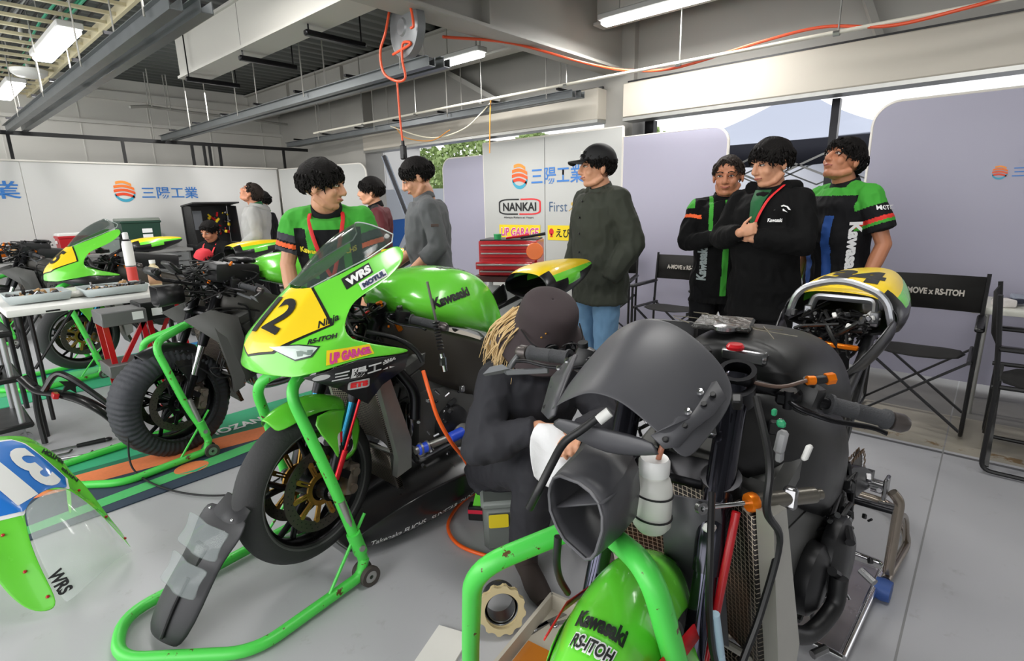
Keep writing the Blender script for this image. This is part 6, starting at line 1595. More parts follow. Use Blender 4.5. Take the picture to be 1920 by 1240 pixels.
# ---- tall man in black hooded jacket, arms crossed
r = make_rig(1.70, hy=-24, hp=-12, arms=crossed)
t, cl, b, h = person('person', 'tall man in plain black hooded jacket with red lanyard, arms crossed', (3.27, .97), 172, r, dict(name='hooded_jacket', mat=BJ, collar=BJ), TR, hair='fringe', loose=.036, hem=-.20, belly=.02, curl=1.0, hand_s=.85)
obj('hood', MB().tube([r.up(.03, .095, .54), r.up(-.07, .11, .54), r.up(-.12, 0, .52), r.up(-.07, -.11, .54), r.up(.03, -.095, .54)], .036, 12, smooth=5), BJ, cl)
obj('lanyard', MB().tube([r.up(.03, .085, .55), r.up(.14, .06, .48), r.up(.185, .035, .40), r.up(.198, .02, .34)], .009, 8, smooth=4, sq=.3), M('lanyard_red'), t)
obj('inner_shirt', MB().grid([[r.up(.085, .045, .525), r.up(.085, -.045, .525)], [r.up(.150, .035, .46), r.up(.150, -.035, .46)], [r.up(.182, .02, .38), r.up(.182, -.02, .38)], [r.up(.190, .003, .30), r.up(.190, -.003, .30)]]), M('shirt_deep_green', (24, 92, 50), .8), cl, solid=.004)
tg = bvh_of(cl)
lg = [r.up(.4, .09, .405), r.up(.4, .17, .405), r.up(.4, .17, .445), r.up(.4, .09, .445)]
decal('lettering', cl, lg, WHITET, shape=[[(0, .3), (.2, .8), (.5, 1), (.8, .8), (1, .3), (.85, .35), (.7, .7), (.5, .8), (.3, .7), (.15, .35)], [(.2, 0), (.5, .5), (.8, 0), (.6, .15), (.5, .2), (.4, .15)]], target=tg, lift=.004)
decal('lettering', cl, [r.up(.4, .07, .355), r.up(.4, .14, .355), r.up(.4, .14, .375), r.up(.4, .07, .375)], WHITET, text='Kawasaki', bold=.03, target=tg, lift=.004)
obj('wristwatch', MB().torus_like([(.040, -.012), (.044, -.012), (.044, .012), (.040, .012)], r.wr[-1].lerp(r.el[-1], .12), (r.wr[-1] - r.el[-1]), 24), BLACKP, t)
# ---- man in short-sleeved team shirt looking up
r = make_rig(1.72, hy=2, hp=22, arms={1: ((-.05, .26, .20), (.05, .25, -.04)), -1: ((-.02, -.25, .2), (.06, -.22, -.03))})
def paintC(q, R, L):
    for tt, dd in (R, L):
        if tt > -.1 and abs(q.y) > .165 and dd < .12:
            if .46 < tt < .54: return 3
            if .54 <= tt < .60: return 2
            if tt < .22: return 2
            return 1
    if q.z > .47: return 2
    if q.x > 0 and .04 < abs(q.y) < .09 and q.z < .36: return 4
    if abs(q.y) > .15 and q.z < .05: return 2
    return 1
t, cl, b, h = person('person', 'man in short-sleeved black and green team shirt gazing upwards', (3.74, .70), 146, r, dict(name='team_shirt', mat=BS, collar=BS), TR, skin=SKIN2, hair='fringe', sleeve='short', paint=paintC, top_mats=[BS, GS, M('shirt_red', (226, 50, 40), .7), M('shirt_blue', (40, 84, 160), .7)], vox=.006, loose=.03, belly=.02)
tg = bvh_of(cl)
decal('lettering', cl, [r.up(.22, .4, .33), r.up(.22, .4, .02), r.up(.13, .4, .02), r.up(.13, .4, .33)], WHITET, text='Kawasaki', bold=.05, target=tg, lift=.004)
decal('lettering', cl, [r.up(.03, .5, .39), r.up(-.08, .5, .39), r.up(-.08, .5, .415), r.up(.03, .5, .415)], WHITET, text='MOTUL', bold=.03, target=tg, lift=.004)
# ---- man in maroon and black jacket
MR = M('jacket_maroon', (84, 20, 28), .75)
r = make_rig(1.64, hy=-8, hp=0, arms={1: ((-.03, .25, .2), (.08, .22, -.03)), -1: ((-.02, -.25, .2), (.1, -.2, -.02))})
def paintD(q, R, L):
    return 1 if (L[0] > -.2 and q.y > .12 and L[1] < .13) or q.x < -.02 else 0
t, cl, b, h = person('person', 'slim man in black and maroon zip jacket standing by the opening', (2.90, 4.22), 150, r, dict(name='zip_jacket', mat=M('jacket_soft_black', (22, 20, 22), .8), collar=BJ), TR, hair='fringe', paint=paintD, top_mats=[MR], loose=.028, vox=.010)
obj('piping', MB().tube([r.up(.06, .13, .50), r.up(.10, .145, .40), r.up(.10, .16, .2), r.up(.09, .17, -.08)], .006, 6, smooth=5), M('piping_pink', (216, 170, 176), .6), cl)
# ---- man in grey hooded sweatshirt looking up
GH = M('hoodie_grey', (156, 156, 154), .85)
r = make_rig(1.68, lean=-4, hy=-6, hp=38, arms={1: ((-.05, .26, .2), (.14, .17, .06)), -1: ((-.03, -.25, .2), (.14, -.15, .06))})
t, cl, b, h = person('person', 'man in light grey hooded sweatshirt with head tipped back', (2.70, 6.30), 145, r, dict(name='hooded_sweatshirt', mat=GH, collar=M('shirt_deep_green')), TR, skin=SKIN2, hair='receding', hairm=HAIRG, loose=.036, hands=(0, 0), vox=.011, hem=-.16)
obj('hood', MB().tube([r.up(.04, .09, .53), r.up(-.07, .11, .52), r.up(-.12, 0, .49), r.up(-.07, -.11, .52), r.up(.04, -.09, .53)], .034, 12, smooth=5), GH, cl)
# ---- person mostly hidden behind him
r = make_rig(1.60, hy=0)
person('person', 'dark-haired person mostly hidden behind the grey hooded sweatshirt', (3.10, 6.90), 150, r, dict(name='team_shirt', mat=BS, collar=GS), TR, hair='fringe', loose=.03, vox=.013)
# ---- man bending by the tool cabinet
sq = {s: ((.30, .13 * s, .50), (.12, .13 * s, .085)) for s in (-1, 1)}
r = make_rig(1.66, lean=14, hip=(0, 0, .52), hp=-20, legs={s: ((.40, .15 * s, .52), (.36, .15 * s, .085)) for s in (-1, 1)}, arms={1: ((.10, .24, .24), (.32, .14, .16)), -1: ((.10, -.24, .24), (.32, -.14, .16))})
t, cl, b, h = person('person', 'seated man in black jacket with red lanyard beside the dark tool cabinet', (2.62, 7.15), -150, r, dict(name='jacket', mat=BJ, collar=BJ), TR, skin=SKIN2, hair='short', loose=.03, vox=.012)
lanyard(t, r, M('lanyard_red'))
# ---- squatting person with red cap
r = make_rig(1.60, lean=24, hip=(0, 0, .27), hp=-20, legs=sq, arms={1: ((.12, .24, .24), (.36, .14, .2)), -1: ((.12, -.24, .24), (.36, -.14, .2))})
t, cl, b, h = person('person', 'squatting person in red cap low behind the motorcycle with the tyre warmer', (2.1, 6.80), -60, r, dict(name='jacket', mat=BJ, collar=BJ), TR, skin=SKIN2, hair='short', loose=.03, vox=.012)
c = obj('baseball_cap', MB().lathe([(.0, .105), (.05, .098), (.085, .065), (.102, .01), (.104, -.005)], h(-.012, 0, .035), r.Hm @ V((0, 0, 1)), 24), M('cap_red', (214, 40, 54), .6), t)
obj('visor', MB().box(h(.13, 0, .04), (.09, .13, .008), r.Hm, .004), M('cap_red'), c)
# ---- crouching mechanic with bucket hat
NVY = M('workwear_charcoal', (40, 40, 46), .8, noise_s=26, noise_a=.08)
yaw = -112; lx, ly = 1.57, 1.40
W = lambda x, y, z: Matrix.Rotation(-math.radians(yaw), 3, 'Z') @ V((x - lx, y - ly, z))
r = make_rig(1.70, lean=26, hip=(0, 0, .36), hp=-30, hy=-6,
             arms={-1: (W(1.20, 1.25, .56), W(1.31, 1.06, .66), Matrix.Rotation(-math.radians(yaw), 3, 'Z') @ V((.35, -.8, .05)), (.2, 0, -1), (0, 1, .2), 'w'), 1: (W(1.62, .98, .60), W(1.36, .92, .66), Matrix.Rotation(-math.radians(yaw), 3, 'Z') @ V((-.9, -.1, .1)), (.2, 0, -1), (0, -1, .2), 'w')},
             legs={-1: (W(1.36, 1.12, .46), W(1.36, 1.17, .10)), 1: (W(1.66, 1.0, .46), W(1.64, 1.06, .10))})
SHB = M('boot_brown', (60, 50, 46), .7)
t, cl, b, h = person('person', 'crouching mechanic in charcoal workwear and dark bucket hat with sunglasses on it', (lx, ly), yaw, r, dict(name='work_jacket', mat=NVY, collar=NVY), NVY, hair=None, loose=.034, vox=.0065, curl=.75, shoes=SHB, legr=1.08)
HATM = M('bucket_hat_cloth', (58, 48, 50), .85, noise_s=60, noise_a=.06)
ax = r.Hm @ V((0.05, 0, 1))
rows = []
for rr, hh, am in ((.0008, .128, 0), (.02, .128, 0), (.06, .126, 0), (.086, .112, 0), (.095, .085, 0), (.098, .045, 0), (.102, .022, 0), (.122, .0, .003), (.144, -.026, .008), (.162, -.054, .012)):
    rows.append([h(-.012 + rr * math.cos(a) * 1.06, rr * math.sin(a), hh + am * math.sin(3 * a + 1)) for a in [2 * PI * q / 44 for q in range(44)]])
c = obj('bucket_hat', MB().grid(rows, closed=True), HATM, t, solid=.004, sub=1)
obj('hat_band', MB().torus_like([(.104, .0), (.106, .0), (.106, .003), (.104, .003)], h(-.012, 0, .03), ax, 44), M('stitching', (40, 34, 36), .8), c)
for y, z in ((.05, .075), (.062, .06)): obj('eyelet', MB().ball(h(.085, -y, z), .004, 8, 6), M('brass', (180, 130, 60), .3, .8), c)
# sunglasses resting on the brim
sg = thing('sunglasses', 'black sunglasses resting on the front brim of the bucket hat', 'sunglasses', (lx, ly, 0), math.radians(yaw))
mb = MB()
for s in (-1, 1): mb.tube([h(.112 + .022 * math.cos(a) * .2, (.034 + .027 * math.cos(a)) * s, .028 + .018 * math.sin(a)) for a in [2 * PI * q / 16 for q in range(16)]], .003, 6, closed=True)
mb.tube([h(.117, .010, .03), h(.120, 0, .034), h(.117, -.010, .03)], .003, 6); obj('frame', mb, BLACKP, sg)
for s in (-1, 1):
    obj('lens', MB().lathe([(.0, 0), (.024, .0), (.0, .002)], h(.115, .034 * s, .028), r.Hm @ V((1, .25 * s, .5)), 18), M('lens_dark', (16, 18, 20), .05, coat=.8), sg); obj('temple', MB().tube([h(.11, .06 * s, .03), h(.08, .09 * s, .035), h(.02, .104 * s, .04)], .0025, 6, smooth=4), BLACKP, sg)
# blonde hair hanging out at the nape side
rn = random.Random(9); mb = MB()
for i in range(260):
    y = -.05 - rn.random() * .04; x = rn.uniform(-.10, -.0)
    p0 = h(x, y, .02 + rn.uniform(-.02, .02)); p1 = p0 + V((rn.uniform(-.05, .0), rn.uniform(-.085, -.04), -.06)); p2 = p1 + V((rn.uniform(-.03, .02), rn.uniform(-.05, .01), -.08 + rn.uniform(-.04, .02)))
    mb.tube([p0, p1, p2], (.0034, .001), 5, smooth=3)
obj('hair', mb, M('hair_blonde', (206, 176, 124), .5), t)
CLO = M('white_cloth', (236, 236, 238), .8, bump=.3, bump_s=40)
mb = MB(); rg = []
pw = [V((1.29, 1.01, .69)), V((1.25, .975, .67)), V((1.235, .95, .62)), V((1.22, .94, .57)), V((1.23, .96, .52))]
for i, p in enumerate(pw):
    wd = (.03, .045, .05, .042, .03)[i]
    rg.append([p + V((math.cos(a) * wd * .8 + .012 * math.sin(3 * a + i), -math.cos(a) * wd + math.sin(a) * .02, math.sin(a) * wd * .5)) for a in [2 * PI * q / 14 for q in range(14)]])
obj('wiping_cloth', MB().rings(rg), CLO, sub=1, label='white wiping cloth held by the crouching mechanic', cat='cloth')
# ================================================================== furniture, tools and loose things
def qfl(nm, parent, quad, mat, **k): return decal(nm, parent, quad, mat, **k)
# floor mat under the warmed motorcycle
t = thing('floor_mat', 'long floor mat in navy, green and orange bands under the motorcycle with the tyre warmer', 'mat', (-.2, 2.98, 0))
obj('base', MB().box((1.35, .42, .004), (2.7, .84, .006)), M('mat_navy', (52, 66, 84), .8, noise_s=60), t)
mt = M('mat_teal', (60, 176, 128), .8, noise_s=60); mo = M('mat_orange', (240, 136, 84), .8, noise_s=60); mg = M('mat_green', (84, 190, 110), .8, noise_s=60); md = M('mat_dark_green', (40, 120, 90), .8, noise_s=60)
for i, (pl, m) in enumerate((([(0, .62), (1, .30), (1, 1), (0, 1)], md), ([(0, .80), (.75, .62), (1, .62), (1, 1), (0, 1)], mt), ([(.05, .58), (.55, .30), (.85, .34), (.4, .62), (.12, .72)], mo), ([(.1, .06), (.45, .14), (.75, .26), (.55, .30), (.3, .22), (.1, .16)], mg))):
    decal('band', t, [(0, 0, .0072), (2.7, 0, .0072), (2.7, .84, .0072), (0, .84, .0072)], m, shape=[pl], lift=.0004 * i)
decal('logo', t, [(.95, .10, .0072), (1.12, .10, .0072), (1.12, .25, .0072), (.95, .25, .0072)], mo, shape=[circle2(.5, .5, .5, .5)], lift=.002)
decal('logo', t, [(.95, .10, .0072), (1.12, .10, .0072), (1.12, .25, .0072), (.95, .25, .0072)], mt, shape=[[(0, .3), (.5, 0), (1, .3), (.5, .2)]], lift=.0025)
decal('lettering', t, [(1.25, .52, .0072), (1.95, .52, .0072), (1.95, .62, .0072), (1.25, .62, .0072)], WHITET, text='HOZAN TOOLS', bold=.03, lift=.003)
t = thing('floor_mat', 'teal and green floor mat under the motorcycle beyond the white table', 'mat', (-.8, 5.3, 0))
obj('base', MB().box((1.5, .5, .004), (3.0, 1.0, .006)), mt, t); decal('band', t, [(0, 0, .0072), (3, 0, .0072), (3, 1, .0072), (0, 1, .0072)], mg, shape=[[(0, .2), (1, .5), (1, .8), (0, .6)]]); decal('band', t, [(0, 0, .0072), (3, 0, .0072), (3, 1, .0072), (0, 1, .0072)], M('mat_blue', (60, 140, 200), .8), shape=[[(0, .66), (1, .9), (1, 1), (0, .9)]], lift=.002)
# ---- removed upper fairing with blue number 31
ax = V((.816, .579, 0)); e = math.radians(56)
A_ = V((-.579 * math.cos(e), .816 * math.cos(e), math.sin(e))); N_ = -(A_.cross(ax))
la, lb, ln = V((-.85, 0, -.527)), V((0, 1, 0)), V((-.527, 0, .85))
Rw = Matrix((A_, ax, N_)).transposed() @ Matrix((la, lb, ln))
org = V((.265, 2.39, .035)) - Rw @ V((.40, 0, 1.262))
t = thing('fairing', 'removed green upper fairing with blue number 31 plate lying nose-up on the floor', 'fairing', (0, 0, 0))
t.matrix_world = Matrix.Translation(org) @ Rw.to_4x4()
F, bv = fairing(t)
def fpat(nm, poly, mat, lift, d=V((-.6, 0, .8))):
    mb = MB().add([V(q) for q in poly], [tuple(range(len(poly)))]); me0 = mb.mesh('d'); bm = bmesh.new(); bm.from_mesh(me0); bmesh.ops.triangulate(bm, faces=bm.faces)
    for _ in range(4):
        es = [x for x in bm.edges if x.calc_length() > .02]
        if es: bmesh.ops.subdivide_edges(bm, edges=es, cuts=1); bmesh.ops.triangulate(bm, faces=bm.faces)
    for v in bm.verts:
        h2 = bv.ray_cast(v.co + d * .08, -d, .3)
        if h2[0] is None: h2 = bv.find_nearest(v.co)
        v.co = h2[0] + d * lift
    bm.to_mesh(me0); bm.free(); return obj(nm, me0, mat, F, sharp=0, norm=False)
PLB = M('plate_blue', (24, 120, 214), .35, coat=.4)
fpat('plate_border', [(-.150, -.115, .945), (.07, -.155, 1.06), (.075, -.09, 1.135), (.055, 0, 1.14), (.075, .09, 1.135), (.07, .155, 1.06), (-.150, .115, .945), (-.17, 0, .92)], WHITET, .002)
fpat('number_plate', [(-.142, -.105, .95), (.06, -.145, 1.06), (.065, -.085, 1.128), (.045, 0, 1.13), (.065, .085, 1.128), (.06, .145, 1.06), (-.142, .105, .95), (-.16, 0, .93)], PLB, .004)
def ftext(tx, quad, mat, lift, bold, d=V((-.6, 0, .8)), shear=0):
    vs, fs = text_mesh(tx, bold, shear); me0 = MB().add(on_quad(vs, quad), fs).mesh('d'); bm = bmesh.new(); bm.from_mesh(me0); bmesh.ops.triangulate(bm, faces=bm.faces)
    for _ in range(3):
        es = [x for x in bm.edges if x.calc_length() > .02]
        if es: bmesh.ops.subdivide_edges(bm, edges=es, cuts=1); bmesh.ops.triangulate(bm, faces=bm.faces)
    for v in bm.verts:
        h2 = bv.ray_cast(v.co + d * .08, -d, .3)
        if h2[0] is None: h2 = bv.find_nearest(v.co)
        v.co = h2[0] + d * lift
    bm.to_mesh(me0); bm.free(); return obj('lettering', me0, mat, F, sharp=0, norm=False)
ftext('3', [(-.11, .095, .98), (-.11, .015, .98), (.045, .015, 1.11), (.045, .095, 1.11)], WHITET, .006, .035)
ftext('1', [(-.11, -.015, .98), (-.11, -.085, .98), (.045, -.085, 1.11), (.045, -.015, 1.11)], WHITET, .006, .05)
ftext('RS-ITOH', [(.04, .235, .955), (-.06, .20, .96), (-.06, .19, .99), (.04, .225, .99)], BLACKT, .004, .06, V((-.3, .9, .3)).normalized(), .3)
ftext('Ninja', [(.11, .21, 1.03), (.03, .205, 1.0), (.03, .2, 1.035), (.11, .2, 1.06)], BLACKT, .004, .04, V((-.3, .9, .3)).normalized(), .3)
cen = [(.045, 1.12), (.115, 1.205), (.20, 1.278), (.29, 1.325), (.335, 1.335)]; side = [(.062, .078, 1.12), (.15, .116, 1.163), (.27, .143, 1.212), (.385, .150, 1.262), (.395, .15, 1.272)]
rows = []
for (cx, cz), (sx, sy, sz) in zip(cen, side):
    rows.append([V((cx + (sx - cx) * abs(-1 + k / 4) ** 1.6, sy * (-1 + k / 4), cz + (sz - cz) * abs(-1 + k / 4) ** 2)) for k in range(9)])
s_ = obj('windscreen', MB().grid(rows), M('clear_screen', (226, 232, 230), .06, alpha=.28), t, solid=.003, sub=2)
decal('sticker', s_, [(.28, -.150, 1.222), (.36, -.156, 1.260), (.35, -.125, 1.288), (.27, -.118, 1.252)], BLACKT, text='WRS', bold=.04, lift=-.004)
for p in ((.12, .15, 1.10), (.25, .17, 1.17), (.35, .17, 1.23), (.12, -.15, 1.10), (.25, -.17, 1.17), (.35, -.17, 1.23)): 
    q, n_, *_r = bv.find_nearest(V(p)); obj('rivet', MB().ball(q + n_ * .003, .006, 8, 6), REDM, F)
# ---- grey front-wheel pouch / chock leaning on the tyre
t = thing('tail_hugger', 'dark grey plastic seat unit with clear pockets leaning on the centre front tyre', 'motorcycle part', (.34, 1.89, 0))
B0, B1 = V((0, 0, .012)), V((.225, -.07, .40)); dd = (B1 - B0).normalized(); sd = V((-.12, .99, 0)).normalized(); nn = sd.cross(dd)
if nn.x > 0: nn = -nn
HG = M('hugger_grey', (50, 50, 53), .5, noise_s=30)
L = (B1 - B0).length; rows = []
for f, w, b_ in ((0, .085, .03), (.08, .115, .04), (.35, .118, .04), (.6, .105, .03), (.75, .115, .02), (.88, .135, .0), (1.0, .12, -.04)):
    c = B0 + dd * L * f; rows.append([c + sd * w * k + nn * (b_ * (1 - abs(k) ** 2.2) + .004) for k in (-1, -.8, -.4, 0, .4, .8, 1)] )
obj('shell', MB().grid(rows), HG, t, solid=.012, sub=1)
obj('ridge', MB().tube([B0 + dd * L * .05 - sd * .045 + nn * .045, B0 + dd * L * .3 - sd * .035 + nn * .05, B0 + dd * L * .5 - sd * .03 + nn * .045], .007, 8, smooth=5), M('hugger_dark', (34, 34, 36), .3), t)
obj('cavity', MB().box(B0 + dd * L * .66 + nn * .03, (.075, .07, .02), Matrix((dd, sd, nn)).transposed(), .006), M('hugger_dark'), t)
CLR = M('clear_vinyl', (170, 180, 180), .1, alpha=.22)
for f, w in ((.50, .112), (.80, .125)):
    c = B0 + dd * L * f
    rows = [[c + dd * u * .055 + sd * w * k + nn * (.045 + .012 * math.sin(k * 5 + u * 3) + .02 * (1 - k * k)) for k in (-1, -.6, -.2, .2, .6, 1)] for u in (-1, -.3, .4, 1)]
    obj('clear_pocket', MB().grid(rows), CLR, t, solid=.002, sub=1)
obj('wing', MB().add([B1 + sd * .10 - dd * .08, B1 - sd * .10 - dd * .09, B1 - sd * .085 + dd * .03 + nn * -.02, B1 + sd * .07 + dd * .05 - nn * .02], [(0, 1, 2, 3)]), HG, t, solid=.01)
for k in (-1, 1): obj('rivet', MB().ball(B1 + sd * .07 * k - dd * .01 + nn * .02, .006, 8, 6), CHROME, t)
# ---- orange air hose on the floor and up to the left handlebar
obj('air_hose', MB().tube([(1.245, 1.58, .775 - .06 + .06), (1.23, 1.53, .70), (1.24, 1.50, .60), (1.30, 1.50, .48), (1.42, 1.56, .34), (1.60, 1.66, .10), (1.74, 1.74, .012), (1.60, 1.74, .012), (1.47, 1.70, .012), (1.36, 1.62, .012), (1.31, 1.48, .012), (1.36, 1.30, .012), (1.45, 1.22, .012)], .008, 10, smooth=8), M('orange_hose_bright', (244, 100, 34), .35), label='bright orange hose hanging from the centre motorcycle and looping on the floor', cat='hose')
# ---- brush with green handle
t = thing('parts_brush', 'cleaning brush with green handle and black and red block by the crouching mechanic', 'brush', (1.52, 1.58, 0), .6)
obj('block', MB().box((0, 0, .035), (.05, .10, .07), bev=.004), BLACKP, t); obj('band', MB().box((0, 0, .045), (.053, .103, .02), bev=.002), M('brush_red', (222, 34, 66), .5), t)
obj('handle', MB().prism([(-.012, -.035, .07), (-.012, .03, .07), (-.012, .0, .20), (-.012, -.02, .19)], (.02, 0, 0)), GREEN, t)
# stool / box the mechanic sits on
t = thing('tool_case', 'grey plastic tool case with yellow label under the crouching mechanic', 'case', (1.56, 1.36, 0), -.75)
obj('body', MB().box((0, 0, .10), (.34, .24, .2), bev=.02), M('case_grey_green', (106, 112, 108), .5), t); obj('lid', MB().box((0, 0, .215), (.36, .26, .035), bev=.012), M('case_lid', (126, 132, 128), .5), t)
decal('label', t, [(-.15, -.131, .12), (-.07, -.131, .12), (-.07, -.131, .18), (-.15, -.131, .18)], M('sticker_yellow', (236, 212, 40), .5), shape=[rrect2(0, 0, 1, 1, .1)])
# ---- clutch ring and drum on the floor, camouflage gaiter
t = thing('clutch_basket', 'cream toothed clutch ring standing round a grey metal drum on the floor', 'engine part', (1.10, 1.06, 0), 0)
axr = V((-.60, -.70, .30)).normalized(); cR = V((0, 0, .085)); x, y, d = frame_of(axr)
for off, cc in ((0, (214, 196, 150)), (.018, (196, 180, 140))):
    ring = []; ri = []
    for k in range(48):
        a = 2 * PI * k / 48; r0 = .080 if (k // 2) % 2 else .073
        ring.append(cR + (x * math.cos(a) + y * math.sin(a)) * r0 + d * off); ri.append(cR + (x * math.cos(a) + y * math.sin(a)) * .057 + d * off)
    mb = MB(); n = 48; vs = ring + ri + [p + d * .010 for p in ring] + [p + d * .010 for p in ri]; fs = []
    for k in range(n):
        j = (k + 1) % n; fs += [(k, j, n + j, n + k), (2 * n + k, 3 * n + k, 3 * n + j, 2 * n + j), (k, 2 * n + k, 2 * n + j, j), (n + k, n + j, 3 * n + j, 3 * n + k)]
    mb.add(vs, fs); obj('friction_ring', mb, M('clutch_cream_%d' % off if not off else 'clutch_cream_b', cc, .6), t)
obj('drum', MB().lathe([(.056, .0), (.058, -.09), (.050, -.09), (.047, -.01), (.047, .0)], cR, d, 30, cap=False), M('drum_metal', (120, 122, 124), .3, .85), t, solid=.002)
obj('red_handle', MB().torus_like([(.014, -.003), (.02, -.003), (.02, .003), (.014, .003)], cR + x * -.02 + V((-.03, .06, .075)), (0, 1, .4), 18), REDM, t)
# oil tray
t = thing('oil_drain_tray', 'shallow metal tray holding amber oil on the floor under the right motorcycle', 'tray', (.97, .74, 0), math.radians(8))
mb = MB()
for a, b in (((-.24, -.2), (.34, -.2)), ((.34, -.2), (.34, .2)), ((.34, .2), (-.24, .2)), ((-.24, .2), (-.24, -.2))): mb.bar((*a, .035), (*b, .035), .012, .07)
obj('rim', mb, M('tray_beige', (190, 184, 170), .4), t); obj('bottom', MB().box((.05, 0, .006), (.57, .39, .012)), M('tray_beige'), t)
obj('oil', MB().box((-.02, 0, .018), (.36, .37, .012)), M('amber_oil', (196, 120, 40), .08, coat=1.0), t)
for i, (x0, y0, a) in enumerate(((1.16, .97, .5), (1.22, .93, .8), (1.06, .98, .3))):
    obj('wrench', MB().bar((x0, y0, .012), (x0 + .16 * math.cos(a), y0 + .16 * math.sin(a) * -.6, .012), .014, .006).ball((x0, y0, .012), (.016, .016, .005)), STEEL, label=['steel wrench beside the clutch ring, nearest the tray rim', 'steel wrench lying under the crouching mechanic', 'short steel wrench below the clutch ring'][i], cat='wrench')
obj('cardboard_sheet', MB().box((.90, 1.14, .006), (.19, .12, .008), (0, 0, .35)), M('white_board', (238, 236, 230), .7), label='white card sheet on the floor at the bottom centre', cat='card')
# ---- hand tools on the floor at left
t = thing('ratchet_wrench', 'black-handled ratchet lying on the floor by the tyre warmer', 'wrench', (.42, 4.02, 0), math.radians(-12))
obj('handle', MB().tube([(.06, 0, .014), (.2, 0, .014)], (.012, .014), 12), BLACKP, t); obj('shaft', MB().cyl((-.06, 0, .012), (.07, 0, .012), .007), STEEL, t); obj('head', MB().ball((.215, 0, .014), (.022, .018, .012)), BLACKP, t)
for i, (x0, y0, a, L_) in enumerate(((.33, 3.96, -.2, .10), (.38, 3.88, -.45, .14), (.47, 3.83, -.1, .13))):
    obj('hex_key', MB().tube(fillet([(x0, y0, .008), (x0 + L_ * math.cos(a), y0 + L_ * math.sin(a), .008), (x0 + L_ * math.cos(a) + .02, y0 + L_ * math.sin(a) + .04, .008)], .01), .006, 8), STEEL, label=['silver hex key on the floor nearest the table leg', 'silver hex key on the floor between the other two', 'silver hex key on the floor nearest the mat'][i], cat='hex key')
# ---- black plastic seat frame lying at left
t = thing('front_cowl_bracket', 'black plastic inner cowl with star-shaped webs propped beside the tyre warmer', 'motorcycle part', (.42, 4.0, 0))
mb = MB().tube([(-.09, .25, .44), (-.04, .18, .36), (.05, .1, .33), (.15, .0, .27), (.24, -.05, .16), (.28, -.07, .05)], (.035, .04), 10, smooth=5, sq=.5)
mb.tube([(-.02, .14, .36), (.05, .12, .45), (.11, .06, .42), (.2, 0, .30), (.27, -.04, .2)], (.02, .016), 8, smooth=5)
obj('arm', mb, CARB, t)
st = []
for k in range(10): a = 2 * PI * k / 10; r0 = .06 if k % 2 == 0 else .026; st.append((.10 + r0 * math.cos(a), .06, .38 + r0 * math.sin(a)))
obj('web', MB().prism(st, (0, .02, 0)), BLACKP, t); obj('red_tag', MB().box((.02, .07, .335), (.03, .06, .035), (0, .3, 0), .004), REDM, t); obj('leg', MB().tube([(-.05, .2, .40), (-.06, .24, .2), (-.06, .22, .01)], .016, 8, smooth=4), BLACKP, t)
# ---- white folding table with trays and bottles
def folding_table(label, loc, L, W, z, rotz=0, top=WHITE, leg=BLACKP):
    t = thing('folding_table', label, 'table', (loc[0], loc[1], 0), rotz)
    obj('table_top', MB().box((L / 2, W / 2, z - .022), (L, W, .044), bev=.012, seg=2), top, t)
    for x_, y_ in ((.06, .08), (.06, W - .08), (L - .06, .08), (L - .06, W - .08)): obj('leg', MB().tube([(x_, y_, z - .04), (x_, y_, .0)], .016, 10).cyl((x_ + .05, y_, z - .04), (x_ + .05, y_, .1), .012, seg=8), leg, t)
    for y_ in (.08, W - .08):
        obj('brace', MB().cyl((.08, y_, .45), (L * .35, y_, z - .05), .009, seg=8), leg, t); obj('brace', MB().cyl((L - .08, y_, .45), (L * .65, y_, z - .05), .009, seg=8), leg, t)
    return t
ft = folding_table('white folding table at left carrying trays, a spray can and bottles', (.33, 4.30), .92, .95, .84)
decal('maker_mark', ft, [(.18, -.001, .805), (.25, -.001, .805), (.25, -.001, .815), (.18, -.001, .815)], BLACKT, shape=[[(0, 0), (1, 0), (1, 1), (0, 1)]])
def parts_tray(label, x, y, a, w, d, seed):
    t = thing('parts_tray', label, 'tray', (x, y, .85), a, 'grey trays on the white folding table')
    mb = MB(); o = [(-w / 2, -d / 2), (w / 2, -d / 2), (w / 2, d / 2), (-w / 2, d / 2)]
    r1 = [V((p[0] * .92, p[1] * .92, .002)) for p in o]; r2 = [V((p[0], p[1], .05)) for p in o]; mb.rings([r1, r2], False); mb.add(r1, [(0, 1, 2, 3)])
    obj('shell', mb, M('tray_grey_blue', (186, 196, 196), .4), t, solid=.005)
    bits(t, seed, 16, ((-w * .4, w * .4), (-d * .35, d * .35), (.015, .05)), cols=(('small_part', STEEL), ('dark_part', BLACKP), ('brown_part', M('cardboard', (176, 140, 96), .8))), size=(.012, .036))
    return t
parts_tray('grey tray of small parts at the left end of the white table', .52, 4.62, 0, .32, .3, 61)
parts_tray('grey tray of small parts in the middle of the white table', .92, 4.56, 0, .36, .3, 62)
t = thing('spray_can', 'tall white spray can with red band standing on the white table', 'spray can', (1.12, 4.86, .84))
obj('can', MB().lathe([(.033, 0), (.034, .01), (.034, .32), (.026, .345), (.014, .35)], seg=24), WHITE, t); obj('cap', MB().lathe([(.017, .35), (.019, .357), (.019, .40), (.012, .405), (0, .405)], seg=20), WHITET, t); obj('red_band', MB().lathe([(.0345, .03), (.0345, .15)], seg=24, cap=False), M('can_red', (206, 70, 62), .4), t); obj('band', MB().lathe([(.0346, .152), (.0346, .158)], seg=24, cap=False), BLACKT, t); obj('neck_ring', MB().lathe([(.027, .342), (.030, .346), (.020, .354)], seg=24, cap=False), BLACKT, t)
t = thing('plastic_bottle', 'small cream bottle with paper label at the right end of the white table', 'bottle', (1.20, 4.62, .84))
